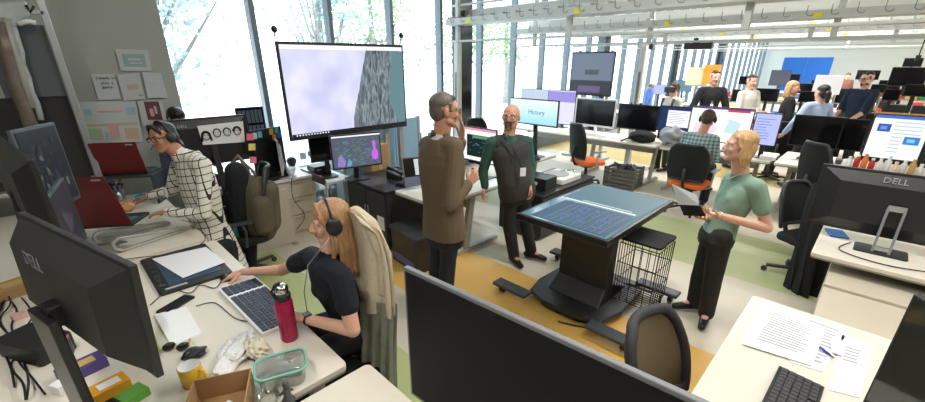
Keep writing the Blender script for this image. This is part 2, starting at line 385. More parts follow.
def monitor(loc, f, w, h, zb, label, scr=None, frame_m=None, bez=0.014, tilt=0.0, content=None, stand='plate', group=None, back_logo=None,
            depth=0.045, name='monitor', basez=0.0, cat='monitor', front_logo=None):
    """loc = foot of the stand on the desk, zb = panel bottom above loc, f = direction the screen faces"""
    t = empty(name, loc, heading((-f[0], -f[1])), label, cat, group)
    fm = frame_m or BLK; sc = scr or OFF
    M = Matrix.Translation((0, 0, zb+h/2)) @ Matrix.Rotation(tilt, 4, 'X')
    c = MB(M); d = 0.022
    c.bx((-w/2, -d, -h/2), (w/2, 0, h/2), fm)
    c.build('casing', None, t, 0.004)
    b = MB(M)   # stepped back shell
    b.add([(-w*0.48,0,-h*0.46),(w*0.48,0,-h*0.46),(w*0.48,0,h*0.46),(-w*0.48,0,h*0.46),(-w*0.36,depth,-h*0.30),(w*0.36,depth,-h*0.30),(w*0.36,depth,h*0.30),(-w*0.36,depth,h*0.30)],
          [(4,7,6,5),(0,4,5,1),(1,5,6,2),(2,6,7,3),(3,7,4,0)], fm)
    b.build('back_shell', None, t)
    s = MB(M).bx((-w/2+bez, -d-0.003, -h/2+bez*1.3), (w/2-bez, -d, h/2-bez), sc).build('screen', None, t)
    if content:
        m = MB(M); W, H = w-2*bez, h-2.3*bez; oz = -h/2+bez*1.3
        k = 0
        for it in content:
            k += 1; y = -d-0.0034-0.00018*k
            if len(it) == 5 and not isinstance(it[0], (list, tuple)):
                u0, v0, u1, v1, mt = it
                m.quad([(-W/2+u0*W, y, oz+v0*H), (-W/2+u1*W, y, oz+v0*H), (-W/2+u1*W, y, oz+v1*H), (-W/2+u0*W, y, oz+v1*H)], mt)
            else:
                m.quad([(-W/2+u*W, y, oz+v*H) for u, v in it[0]], it[1])
        tag(m.build('screen_image', None, t))
    if back_logo:
        text('logo', back_logo[0], back_logo[1], M @ frame((back_logo[2], back_logo[4] if len(back_logo) > 4 else 0.0415, back_logo[3]), (-1,0,0), (0,1,0)), back_logo[5] if len(back_logo) > 5 else LGR, t, depth=0.001)
    if stand == 'plate':
        MB().rbox((0, 0.06, 0.006), (min(0.28, w*0.45), 0.19, 0.012), 0.03, fm).build('stand_base', None, t, 0.003)
        MB().beam((0, 0.10, 0.01), (0, depth*0.8+0.01, zb+h*0.42), 0.06, 0.025, fm, up=(0,1,0)).build('stand_neck', None, t, 0.004)
    elif stand == 'silver':
        MB().rbox((0, 0.08, 0.006), (0.30, 0.20, 0.012), 0.02, fm).build('stand_base', None, t, 0.003)
        MB().beam((-0.045, 0.14, 0.01), (-0.045, depth+0.01, zb+h*0.5), 0.016, 0.03, SIL, up=(0,1,0)).beam((0.045, 0.14, 0.01), (0.045, depth+0.01, zb+h*0.5), 0.016, 0.03, SIL, up=(0,1,0)).beam((-0.05, 0.13, 0.04), (0.05, 0.13, 0.04), 0.03, 0.03, SIL).beam((-0.05, depth+0.015, zb+h*0.5), (0.05, depth+0.015, zb+h*0.5), 0.02, 0.04, SIL).build('stand_neck', None, t, 0.002)
    elif stand == 'wedge':
        MB().beam((-w*0.3, 0.14, 0.004), (-w*0.3, 0.02, zb+h*0.5), 0.02, 0.01, fm, up=(0,1,0)).beam((w*0.3, 0.14, 0.004), (w*0.3, 0.02, zb+h*0.5), 0.02, 0.01, fm, up=(0,1,0)).build('stand_neck', None, t)
    return t
def mon_a(tl, br, a, z0, label, **k):      # on a plane a = const, facing the camera side (-x); z0 = desk height
    A = pa(*tl, a); B = pa(*br, a)
    w = abs(A.y-B.y); h = A.z-B.z
    return monitor((a, (A.y+B.y)/2, z0), (-1, 0), w, h, B.z-z0, label, **k)
def mon_b(tl, br, b, z0, label, **k):      # plane b = const, facing -y
    A = pb(*tl, b); B = pb(*br, b)
    return monitor(((A.x+B.x)/2, b, z0), (0, -1), abs(A.x-B.x), A.z-B.z, B.z-z0, label, **k)
def office_chair(loc, hd, label, seat_m=CHF, back_m=CHF, frame_m=BLK, arms=True, armm=None, group=None, bh=0.58, bw=0.46, seat_z=0.47, lean=0.10, name='office_chair', fr_r=0.019):
    """local +y is the way the sitter faces"""
    t = empty(name, (loc[0], loc[1], 0), hd, label, 'chair', group)
    am = armm or frame_m
    s = MB().rbox((0, 0.02, seat_z-0.03), (0.49, 0.47, 0.07), 0.09, seat_m, seg=5); s.build('seat', None, t, 0.025, 3)
    MB().rbox((0, 0.0, seat_z-0.08), (0.30, 0.28, 0.04), 0.05, frame_m).build('seat_pan', None, t)
    # curved backrest: outer frame and mesh panel
    n = 10; fr = []; zb = seat_z+0.06; zt = zb+bh
    def bp(u, v):   # u -1..1, v 0..1
        ww = bw/2*(0.86+0.14*math.sin(PI*min(1, v*1.1))) * (1 if v < 0.8 else math.sqrt(max(0.0, 1-((v-0.8)/0.2)**2*0.45)))
        return V((u*ww, -0.24-lean*v+0.05*(u*u)+0.02*math.sin(PI*v), zb+v*(zt-zb)))
    g = MB(); vs = []; fs = []
    for off in (0.0, -0.012):
        for j in range(n+1):
            for i in range(n+1): p = bp(-1+2*i/n, j/n); vs.append(p+V((0, off, 0)))
    q = (n+1)*(n+1)
    for j in range(n):
        for i in range(n):
            a = j*(n+1)+i; fs.append((a, a+1, a+n+2, a+n+1)); fs.append((q+a, q+a+n+1, q+a+n+2, q+a+1))
    g.add(vs, fs, back_m, True); g.build('backrest', None, t)
    ring = [bp(-1+2*i/n, 0) for i in range(n+1)]+[bp(1, j/n) for j in range(1, n+1)]+[bp(1-2*i/n, 1) for i in range(1, n+1)]+[bp(-1, 1-j/n) for j in range(1, n)]
    MB().tube(ring, fr_r, frame_m, 8, closed=True).build('back_frame', None, t)
    MB().tube([(0, -0.10, seat_z-0.08), (0, -0.24, seat_z-0.06), (0, -0.30, seat_z+0.08), bp(0, 0.35)-V((0, 0.03, 0))], 0.022, frame_m, 8).build('back_support', None, t)
    if arms:
        for sx in (-1, 1):
            a = MB().tube([(sx*0.20, 0.0, seat_z-0.08), (sx*0.285, 0.0, seat_z-0.05), (sx*0.30, -0.02, seat_z+0.10), (sx*0.30, 0.0, seat_z+0.19)], 0.014, am, 8).build('armrest', None, t)
            MB().rbox((sx*0.30, 0.03, seat_z+0.20), (0.065, 0.26, 0.025), 0.03, am).build('arm_pad', None, a, 0.008)
    MB().cyl((0, 0, 0.11), 0.028, seat_z-0.20, frame_m).cyl((0, 0, 0.09), 0.04, 0.10, frame_m).build('gas_column', None, t)
    for k in range(5):
        an = 2*PI*k/5+0.3; dx, dy = math.cos(an), math.sin(an)
        l = MB().beam((0.02*dx, 0.02*dy, 0.105), (0.29*dx, 0.29*dy, 0.075), 0.045, 0.028, frame_m).build('leg', None, t, 0.006)
        MB().cyl((0, 0, -0.011), 0.028, 0.022, DGR, 12).build('caster', None, l).matrix_local = Matrix.Translation((0.30*dx, 0.30*dy, 0.029)) @ Matrix.Rotation(an, 4, 'Z') @ Matrix.Rotation(PI/2, 4, 'X')
    return t
def keyboard(loc, hd, L, D, label, body_m, key_m, rows=6, cols=15, tray=False):
    t = empty('keyboard', loc, hd, label, 'keyboard')
    MB().add([(-L/2,-D/2,0),(L/2,-D/2,0),(L/2,D/2,0),(-L/2,D/2,0),(-L/2,-D/2,0.012),(L/2,-D/2,0.012),(L/2,D/2,0.024),(-L/2,D/2,0.024)],
             [(0,3,2,1),(4,5,6,7),(0,1,5,4),(1,2,6,5),(2,3,7,6),(3,0,4,7)], body_m).build('body', None, t, 0.004)
    k = MB(); mx = 0.012; kw = (L-2*mx)/cols; kd = (D-2*mx-(0.03 if tray else 0))/rows
    for r in range(rows):
        c = 0
        while c < cols:
            wd = 5 if (r == 0 and c == 4) else 1
            if not (cols > 16 and c in (cols-5,)):
                y = -D/2+mx+(0.03 if tray else 0)+kd*(r+0.5); x = -L/2+mx+kw*(c+wd/2)
                z = 0.012+0.012*(y+D/2)/D
                k.box((x, y, z+0.004), (kw*wd*0.86, kd*0.84, 0.008), key_m)
            c += wd
    tag(k.build('keys', None, t), kind='stuff')
    return t
def cable(name, pts, r, label, m=CBL, n=40, parent=None, group=None, cat='cable'):
    P = [V(p) for p in pts]; out = []
    N = len(P)
    for i in range(N-1):
        p0, p1, p2, p3 = P[max(i-1,0)], P[i], P[i+1], P[min(i+2,N-1)]
        S = max(3, n//N)
        for k in range(S):
            t = k/S; out.append(0.5*((2*p1)+(-p0+p2)*t+(2*p0-5*p1+4*p2-p3)*t*t+(-p0+3*p1-3*p2+p3)*t**3))
    out.append(P[-1]); b = MB().tube(out, r, m, 6).build(name, None, parent)
    if parent is None: tag(b, label, cat, group)
    return b
def paper(name, pts4, label, lines=None, m=PAP, group=None, cat='paper', up=(0,0,1), th=0.0012, lm=INK, extra=None):
    """flat sheet from 4 corners (tl,tr,br,bl), optional printed lines as (u0,v0,u1,v1,mat)"""
    P = [V(p) for p in pts4]; c = sum(P, V((0,0,0)))/4; n = (P[1]-P[0]).cross(P[3]-P[0]).normalized()
    if n.dot(V(up)) < 0: n = -n
    t = empty(name, c, 0, label, cat, group); Q = [p-c for p in P]
    MB().add([q for q in Q]+[q+n*th for q in Q], [(0,1,2,3),(7,6,5,4),(0,4,5,1),(1,5,6,2),(2,6,7,3),(3,7,4,0)], m).build('sheet', None, t)
    if lines:
        b = MB()
        def bl(u, v): return Q[0]*(1-u)*(1-v)+Q[1]*u*(1-v)+Q[2]*u*v+Q[3]*(1-u)*v
        for i, (u0, v0, u1, v1, mt) in enumerate(lines):
            o = n*(th+0.0004+0.00008*i); b.quad([bl(u0,v0)+o, bl(u1,v0)+o, bl(u1,v1)+o, bl(u0,v1)+o], mt or lm)
        b.build('print', None, t)
    return t
def txt_lines(u0, v0, u1, v1, n, m=INK, seed=1, ragged=0.3, th=0.45):
    R = random.Random(seed); L = []
    for i in range(n):
        a = v0+(v1-v0)*i/n
        L.append((u0, a, u1-(u1-u0)*ragged*R.random(), a+(v1-v0)/n*th, m))
    return L
# ================================================================== FIGURES
def cap_bm(vs, fs, p, q, r0, r1, n=12, h=4):
    p, q = V(p), V(q); d = q-p; L = d.length; d = d.normalized() if L > 1e-6 else V((0,0,1))
    x = d.orthogonal().normalized(); y = d.cross(x); rings = []
    for i in range(h+1): a = -PI/2+PI/2*i/h; rings.append((p+d*r0*math.sin(a), r0*math.cos(a)))
    for i in range(h+1): a = PI/2*i/h; rings.append((q+d*r1*math.sin(a), r1*math.cos(a)))
    b = len(vs)
    for c, r in rings:
        r = max(r, 1e-4)
        for k in range(n): a = 2*PI*k/n; vs.append(c+x*math.cos(a)*r+y*math.sin(a)*r)
    for i in range(len(rings)-1):
        for k in range(n): fs.append((b+i*n+k, b+i*n+(k+1) % n, b+(i+1)*n+(k+1) % n, b+(i+1)*n+k))
    fs.append(tuple(b+k for k in reversed(range(n)))); fs.append(tuple(b+(len(rings)-1)*n+k for k in range(n)))
def fuse(name, shapes, voxel, m, parent=None, smooth=3, origin=V((0,0,0)), smf=0.5):
    vs = []; fs = []
    for s in shapes:
        if s[0] == 'c': cap_bm(vs, fs, V(s[1])-origin, V(s[2])-origin, s[3], s[4])
        elif s[0] == 'l':
            b = len(vs); n = 22
            for c, A_, B_, ra, rb_ in s[1]:
                for k in range(n):
                    a = 2*PI*k/n; ca, sa = math.cos(a), math.sin(a); e = 0.86
                    vs.append(V(c)-origin+A_*ra*math.copysign(abs(ca)**e, ca)+B_*rb_*math.copysign(abs(sa)**e, sa))
            for i in range(len(s[1])-1):
                for k in range(n): fs.append((b+i*n+k, b+i*n+(k+1) % n, b+(i+1)*n+(k+1) % n, b+(i+1)*n+k))
            fs.append(tuple(b+k for k in reversed(range(n)))); fs.append(tuple(b+(len(s[1])-1)*n+k for k in range(n)))
        else:
            t = MB(); t.ell(V(s[1])-origin, s[2], None, s[3] if len(s) > 3 else None, 18, 12); b = len(vs)
            vs += [V(p) for p in t.v]; fs += [tuple(b+i for i in f) for f in t.f]
    me = bpy.data.meshes.new(name); me.from_pydata([tuple(p) for p in vs], [], fs); me.update()
    o = bpy.data.objects.new(name, me); COL.objects.link(o)
    r = o.modifiers.new('r', 'REMESH'); r.mode = 'VOXEL'; r.voxel_size = voxel; r.use_smooth_shade = True
    if smooth: q = o.modifiers.new('s', 'SMOOTH'); q.iterations = smooth; q.factor = smf
    dg = bpy.context.evaluated_depsgraph_get(); ev = o.evaluated_get(dg)
    nm = bpy.data.meshes.new_from_object(ev); o.modifiers.clear(); o.data = nm; bpy.data.meshes.remove(me)
    nm.name = name; nm.materials.clear(); nm.materials.append(m)
    if parent is not None: o.parent = parent
    return o
def hand_shapes(W, d, n, side, curl=0.35, s=1.0, spread=0.06, thumb=0.6):
    """W wrist, d direction of the palm, n palm normal (fingers curl towards it), side: +1 if the thumb is on +across"""
    d = V(d).normalized(); n = V(n); n = (n-d*n.dot(d)).normalized(); a = d.cross(n)*side
    sh = []; off = [0.030, 0.010, -0.010, -0.029]; kl = [0.088, 0.092, 0.087, 0.078]; fl = [0.072, 0.080, 0.074, 0.058]
    for i in range(4):
        k = W+(d*kl[i]+a*off[i])*s
        sh.append(('c', W+a*off[i]*0.6*s+d*0.01*s, k, 0.0135*s, 0.0115*s))
        dd = (d+a*(spread*(1.5-i))).normalized(); p = k; ang = curl*(0.7+0.1*i); seg = [0.46, 0.30, 0.24]; r = [0.0092, 0.0084, 0.0075, 0.0066]
        for j in range(3):
            R = Quaternion(dd.cross(n).normalized(), ang*(0.8 if j == 0 else 1.0)); dd = R @ dd; nn = R @ n; q = p+dd*fl[i]*seg[j]*s
            sh.append(('c', p, q, r[j]*s, r[j+1]*s)); p = q; n_ = nn
            n = n  # keep the plane of bending
    t0 = W+(d*0.022+a*0.024)*s; t1 = t0+(d*0.6+a*0.62*thumb/0.6+n*0.3).normalized()*0.042*s; t2 = t1+(d*0.8+a*0.3*thumb+n*0.35).normalized()*0.032*s; t3 = t2+(d*0.9+n*0.4).normalized()*0.026*s
    sh += [('c', t0, t1, 0.014*s, 0.0115*s), ('c', t1, t2, 0.0105*s, 0.0095*s), ('c', t2, t3, 0.0092*s, 0.0078*s)]
    return sh
def head_shapes(c, f, u, s=1.0, male=True):
    f = V(f).normalized(); u = V(u); u = (u-f*u.dot(f)).normalized(); r = f.cross(u)
    R = Matrix((r, f, u)).transposed()
    def L(x, y, z): return c+(r*x+f*y+u*z)*s
    def E(x, y, z, a, b, d_): return ('e', L(x, y, z), (a*s, b*s, d_*s), R)
    sh = [E(0, -0.012, 0.034, 0.077, 0.094, 0.080), E(0, 0.016, -0.012, 0.068, 0.074, 0.084), E(0, 0.018, -0.056, 0.060, 0.066, 0.054),
          ('c', L(0, 0.066, -0.094), L(0, 0.06, -0.088), 0.023*s, 0.024*s),
          ('c', L(-0.048, 0.01, -0.06), L(-0.016, 0.062, -0.094), 0.026*s, 0.020*s), ('c', L(0.048, 0.01, -0.06), L(0.016, 0.062, -0.094), 0.026*s, 0.020*s),
          ('c', L(0, 0.088, 0.012), L(0, 0.108, -0.026), 0.009*s, 0.012*s), ('c', L(-0.012, 0.094, -0.030), L(0.012, 0.094, -0.030), 0.009*s, 0.009*s),
          ('c', L(-0.045, 0.070, 0.022), L(0.045, 0.070, 0.022), 0.014*s, 0.014*s),
          E(-0.038, 0.062, -0.028, 0.022, 0.020, 0.024), E(0.038, 0.062, -0.028, 0.022, 0.020, 0.024), E(0, 0.080, -0.058, 0.022, 0.012, 0.012),
          E(-0.078, -0.008, -0.006, 0.010, 0.018, 0.031), E(0.078, -0.008, -0.006, 0.010, 0.018, 0.031)]
    return sh, L, R, r, f, u
SKIN = cm('skin_light', (222, 172, 148), rough=0.5, noise=0.05, nscale=25, sss=0.12)
SKIN2 = cm('skin_warm', (204, 150, 122), rough=0.5, noise=0.05, nscale=25, sss=0.12)
SKIN3 = cm('skin_tan', (188, 134, 104), rough=0.5, noise=0.05, nscale=25, sss=0.12)
LIP = cm('lip', (176, 96, 90), rough=0.45); EYW = cm('eye_white', (232, 230, 226), rough=0.2); IRI = cm('iris', (52, 42, 36), rough=0.1)
def face_parts(t, L, R, s, org, brow_m, lips=True):
    lp = MB()
    for sx in (-1, 1):
        e = MB().ell(L(sx*0.031, 0.0755, 0.0)-org, (0.0135*s, 0.010*s, 0.0085*s), EYW, R).build('eye', None, t)
        MB().ell(L(sx*0.031, 0.0845, 0.0)-org, (0.0060*s, 0.0030*s, 0.0064*s), IRI, R, 10, 6).build('iris', None, e)
        MB().tube([L(sx*0.014, 0.0865, 0.019)-org, L(sx*0.032, 0.084, 0.026)-org, L(sx*0.050, 0.070, 0.020)-org], [0.0035*s, 0.004*s, 0.002*s], brow_m, 6).build('eyebrow', None, t)
    if lips:
        lp.ell(L(0, 0.0885, -0.0535)-org, (0.021*s, 0.007*s, 0.0045*s), LIP, R, 10, 6).ell(L(0, 0.088, -0.0615)-org, (0.018*s, 0.007*s, 0.0055*s), LIP, R, 10, 6)
        lp.build('lips', None, t)
TP_M = [(-0.22, 0.150, 0.100), (-0.10, 0.168, 0.112), (0.04, 0.170, 0.116), (0.25, 0.156, 0.108), (0.45, 0.158, 0.112), (0.65, 0.172, 0.118), (0.82, 0.182, 0.116), (0.94, 0.178, 0.098), (1.02, 0.130, 0.078), (1.09, 0.078, 0.062)]
TP_F = [(-0.22, 0.160, 0.105), (-0.08, 0.176, 0.118), (0.05, 0.168, 0.114), (0.28, 0.132, 0.096), (0.42, 0.134, 0.098), (0.62, 0.152, 0.108), (0.80, 0.160, 0.104), (0.93, 0.160, 0.088), (1.02, 0.118, 0.070), (1.09, 0.070, 0.056)]
def loft_torso(J, g, k=1.0, female=False, belly=0.0, t0=-9, t1=9, prof=None, flare=0.0, shoulders=True):
    sL, sR, hL, hR = J['shL'], J['shR'], J['hiL'], J['hiR']; pel = (hL+hR)/2; mid = (sL+sR)/2; tw = mid-pel; u = tw.normalized(); out = []
    a0, a1 = (hR-hL).normalized(), (sR-sL).normalized()
    for t, ra, rb_ in (prof or (TP_F if female else TP_M)):
        if t < t0 or t > t1: continue
        ax = a0.lerp(a1, max(0, min(1, t))); ax = (ax-u*ax.dot(u)).normalized(); fw = u.cross(ax)
        bl = belly*max(0, 1-abs(t-0.22)/0.4); fl = flare*max(0, (0.1-t))
        out.append((pel+tw*t+fw*(bl*0.8), ax, fw, ra*k+g+bl*0.5+fl, rb_*k+g+bl+fl))
    sh = [('l', out)]
    if female and t1 > 0.7:
        ch = pel+tw*0.70; ax = a1; fw = u.cross((ax-u*ax.dot(u)).normalized())
        sh += [('e', ch+fw*0.052*k+ax*sx*0.056, (0.060+g, 0.052+g, 0.062+g)) for sx in (-1, 1)]
    if t1 > 1 and shoulders: sh += [('c', sL+a1*0.015, mid-a1*0.06+u*0.0, 0.056*k+g, 0.062*k+g), ('c', sR-a1*0.015, mid+a1*0.06, 0.056*k+g, 0.062*k+g)]
    return sh
def figure(label, root, J, head, skin=SKIN, top=None, pants=None, shoes=None, s=1.0, voxel=0.0055, hands=None, sleeves='long', hair=None, hair_m=None, group=None, torso_w=0.165, belly=0.0, female=False, extra=None, topv=0.008, skirt=None, face=True, chest=0.0):
    """J: joints in world space. root: point on the floor. head = (centre, facing, up)"""
    t = empty('person', root, 0, label, 'person', group); org = V(root); J = {k: V(p) for k, p in J.items()}
    hc, hf, hu = head; hc = V(hc); hsh, L, R, r_, f_, u_ = head_shapes(hc, hf, hu, s)
    sL, sR, hL, hR = J['shL'], J['shR'], J['hiL'], J['hiR']; pel = (hL+hR)/2; nb = J.get('neck', (sL+sR)/2+V((0,0,0.04)))
    mid = (sL+sR)/2; ac = (sR-sL).normalized(); tw = (mid-pel); fw = J['fwd'] if 'fwd' in J else V((0,0,1)).cross(ac); fw = fw.normalized()
    k = torso_w/0.165
    def torso(g): return loft_torso(J, g, k, female, belly)
    def arm(sd, g, end):
        sh, el, wr = J['sh'+sd], J['el'+sd], J['wr'+sd]; o = [('c', sh, el, 0.050*s+g, 0.041*s+g)] if end > 0.5 else [('c', sh, sh.lerp(el, end*2), 0.052*s+g, 0.050*s+g*1.2)]
        if end > 0.5: o.append(('c', el, el.lerp(wr, (end-0.5)*2), 0.041*s+g, (0.041-0.013*(end-0.5)*2)*s+g))
        return o
    def leg(sd, g, a0=0.0):
        hi, kn, an = J['hi'+sd], J['kn'+sd], J['an'+sd]
        return [('c', hi, kn, 0.080*k+g, 0.056+g), ('c', kn, an, 0.054+g*1.3, 0.040+g*1.8)]
    body = hsh+[('c', nb-V((0,0,0.02)), L(0, -0.012, -0.05), 0.060*s, 0.060*s)]+torso(-0.004)
    for sd in 'LR':
        body += arm(sd, -0.002, 1.0)+[('c', J['wr'+sd].lerp(J['el'+sd], 0.15), J['wr'+sd], 0.029*s, 0.024*s)]+leg(sd, -0.006)
        if hands and sd in hands: hd = hands[sd]; body += hand_shapes(J['wr'+sd], hd[0], hd[1], hd[2], hd[3] if len(hd) > 3 else 0.35, s)
        else:
            d = (J['wr'+sd]-J['el'+sd]).normalized(); body += hand_shapes(J['wr'+sd], d, fw, -1 if sd == 'L' else 1, 0.4, s)
        tf = J.get('toe'+sd, fw); body.append(('c', J['an'+sd], J['an'+sd]+tf*0.10-V((0,0,0.03)), 0.035, 0.025))
    fuse('body', body, voxel, skin, t, 2, org)
    if face: face_parts(t, L, R, s, org, hair_m or BLK)
    e = {'long': 0.97, 'short': 0.26, 'elbow': 0.5}[sleeves]
    if top: fuse('top', torso(0.010)+arm('L', 0.011, e)+arm('R', 0.011, e)+[('c', nb-V((0,0,0.035)), nb-V((0,0,0.01)), 0.066*s, 0.060*s)], topv, top, t, 5, org)
    if pants:
        fuse('trousers', loft_torso(J, 0.014, k, female, belly*0.6, -9, 0.2)+leg('L', 0.013)+leg('R', 0.013), topv, pants, t, 3, org)
    if shoes:
        for sd in 'LR':
            tf = V(J.get('toe'+sd, fw)).normalized(); an = J['an'+sd]; a0 = V((an.x, an.y, 0.045+(an.z-0.08)))
            fuse('shoe', [('c', a0-tf*0.05+V((0,0,-0.005)), a0+tf*0.05, 0.040, 0.040), ('c', a0+tf*0.05, a0+tf*0.165-V((0,0,0.012)), 0.040, 0.030), ('c', an-V((0,0,0.0)), a0, 0.046, 0.042)], 0.007, shoes, t, 2, org)
    return t, L, R, org, (r_, f_, u_)
def hair_short(t, L, R, s, org, m, vox=0.006, thick=0.0, sides=True):
    sh = [('e', L(0, -0.020, 0.052), ((0.078+thick)*s, (0.092+thick)*s, (0.074+thick)*s), R), ('e', L(0, -0.045, 0.008), ((0.074+thick)*s, (0.066+thick)*s, 0.082*s), R)]
    if sides: sh += [('c', L(-0.068, 0.022, 0.045), L(-0.073, 0.018, 0.006), 0.012*s, 0.007*s), ('c', L(0.068, 0.022, 0.045), L(0.073, 0.018, 0.006), 0.012*s, 0.007*s), ('c', L(-0.04, 0.048, 0.086), L(0.04, 0.048, 0.088), 0.016*s, 0.018*s)]
    return fuse('hair', sh, vox, m, t, 1, org)
def strands(sh, L, s, rng, n, z_end, y0, y1, xw, r0=0.012, r1=0.005, flare=0.0, start=None, fr=-0.05):
    for i in range(n):
        u = i/(n-1); a = PI*(-fr+(1+2*fr)*u)+PI  # round the back of the head, left to right
        x0 = math.cos(a)*0.072; yy = math.sin(a)*0.080-0.005
        p = [L(x0*0.6, yy*0.6, 0.10), L(x0, yy, 0.055), L(x0*1.10, yy*1.08, -0.01), L(x0*(1.15+flare)+rng.uniform(-.006,.006), yy*1.05+rng.uniform(-.008,.008), (z_end-0.01)*0.5), L(x0*(1.05+flare)+rng.uniform(-.012,.012), yy*(0.95)+rng.uniform(-.012,.012), z_end+rng.uniform(-0.02,0.02))]
        rr = [r0*0.9, r0*1.2, r0*1.2, r0, r1]
        for j in range(4): sh.append(('c', p[j], p[j+1], rr[j]*s, rr[j+1]*s))
def headphones(t, L, R, s, org, m=BLK, cup=0.034, band=0.101, mic=False):
    h = MB(); pts = [L(math.cos(a)*0.090, -0.005, 0.0+math.sin(a)*0.128) for a in [PI*k/14 for k in range(15)]]
    h.tube([p-org for p in pts], 0.0075*s, m, 8)
    g = h.build('headphones', None, t)
    for sx in (-1, 1):
        c = MB(); c.ell(L(sx*0.093, -0.005, -0.006)-org, (0.020*s, cup*1.05*s, (cup+0.008)*s), m, R); c.build('ear_cup', None, g)
    if mic: MB().tube([L(0.1, 0.0, -0.02)-org, L(0.085, 0.06, -0.06)-org, L(0.05, 0.1, -0.075)-org], 0.003, m, 6).build('microphone_boom', None, g)
    return g
def glasses(t, L, R, s, org, m=BLK, rw=0.026, rh=0.019, r=0.0022):
    g = MB()
    for sx in (-1, 1):
        g.tube([L(sx*0.033+rw*math.cos(a), 0.100-0.25*abs(0)-0.3*abs(sx*0.033+rw*math.cos(a))**2*6, 0.000+rh*math.sin(a))-org for a in [2*PI*k/16 for k in range(16)]], r*s, m, 6, closed=True)
        g.tube([L(sx*0.058, 0.094, 0.006)-org, L(sx*0.078, 0.03, 0.008)-org, L(sx*0.080, -0.01, 0.002)-org], r*s, m, 5)
    g.tube([L(-0.008, 0.101, 0.003)-org, L(0.008, 0.101, 0.003)-org], r*s, m, 5)
    return g.build('glasses', None, t)
def badge(t, org, nk, fw, ac, pos, m, card=PAP):
    g = MB(); g.tube([nk-ac*0.06-org, nk-ac*0.045+fw*0.09-org+V((0,0,-0.05)), pos-org+V((0,0,0.03))], 0.004, m, 5).tube([nk+ac*0.06-org, nk+ac*0.045+fw*0.09-org+V((0,0,-0.05)), pos-org+V((0,0,0.03))], 0.004, m, 5)
    l = g.build('lanyard', None, t); MB().box(pos-org, (0.055, 0.055*0.15, 0.085), card, Matrix((ac, -fw, V((0,0,1)))).transposed().to_4x4()).build('id_card', None, l)

def hair_mat(key, rgb, var=0.35):
    m = bpy.data.materials.new(key); m.use_nodes = True; nt = m.node_tree; b = nt.nodes['Principled BSDF']; b.inputs['Roughness'].default_value = 0.45
    tc = nt.nodes.new('ShaderNodeTexCoord'); mp = nt.nodes.new('ShaderNodeMapping'); mp.inputs['Scale'].default_value = (110, 110, 9); n = nt.nodes.new('ShaderNodeTexNoise'); n.inputs['Scale'].default_value = 1.0; n.inputs['Detail'].default_value = 2
    nt.links.new(tc.outputs['Object'], mp.inputs[0]); nt.links.new(mp.outputs[0], n.inputs[0]); c = C_(rgb)
    mx = nt.nodes.new('ShaderNodeMix'); mx.data_type = 'RGBA'; mx.inputs[6].default_value = (*[x*(1-var) for x in c], 1); mx.inputs[7].default_value = (*[min(1, x*(1+var)) for x in c], 1)
    nt.links.new(n.outputs['Fac'], mx.inputs[0]); nt.links.new(mx.outputs[2], b.inputs['Base Color'])
    bp = nt.nodes.new('ShaderNodeBump'); bp.inputs['Strength'].default_value = 0.6; bp.inputs['Distance'].default_value = 0.004; nt.links.new(n.outputs['Fac'], bp.inputs['Height']); nt.links.new(bp.outputs[0], b.inputs['Normal'])
    MATS[key] = m; return m
# ================================================================== DESKS
DZ = 0.74
d1 = desk('desk', -0.75, 1.50, 0.72, 3.58, DZ, DESK, 'long cream desk in the left foreground with keyboard, mug and clutter', legs=[(0.6, 1.62), (0.6, 3.45), (-0.6, 1.62), (-0.6, 3.45)])
d2 = desk('desk', -0.75, -0.3, 0.795, 1.44, DZ, DESK, 'cream desk at the bottom edge carrying the big dark screen', legs=[(0.7, 1.32), (-0.6, 1.32), (-0.6, -0.15), (0.7, -0.15)])
d3 = desk('desk', -1.15, 3.64, 0.68, 5.55, DZ, DESK, 'cream desk under the two red laptops', legs=[(0.55, 3.75), (-1.0, 3.75), (-1.0, 5.4), (0.55, 5.4)])
# desk behind with drawer unit
d4 = desk('desk', 0.85, 4.95, 2.28, 5.75, DZ, DESKW, 'white desk carrying the monitor with the sketched faces')
ped = empty('drawer_unit', (2.0, 5.35, 0), 0, 'pale drawer unit under the white desk behind the backpack chair', 'drawers')
MB().bx((-0.26, -0.36, 0), (0.26, 0.36, 0.30), CAB).bx((-0.26, -0.36, 0.30), (0.26, 0.36, 0.70), CAB).build('carcass', None, ped, 0.004)
for k in range(3):
    d_ = MB().bx((-0.25, -0.378, 0.03+k*0.225), (0.25, -0.36, 0.245+k*0.225), CAB).build('drawer', None, ped, 0.003)
    MB().bx((-0.06, -0.386, 0.20+k*0.225), (0.06, -0.378, 0.215+k*0.225), SIL).build('handle', None, d_)
sp = empty('side_panel_screen', (1.45, 4.72, 0), 0, 'tall beige end panel standing on the floor below the backpack', 'panel')
MB().bx((-0.22, -0.02, 0.02), (0.34, 0.02, 0.70), CAB).build('panel', None, sp, 0.004)
MB().bx((-0.22, -0.1, 0), (-0.18, 0.1, 0.02), STL).bx((0.30, -0.1, 0), (0.34, 0.1, 0.02), STL).build('foot', None, sp)
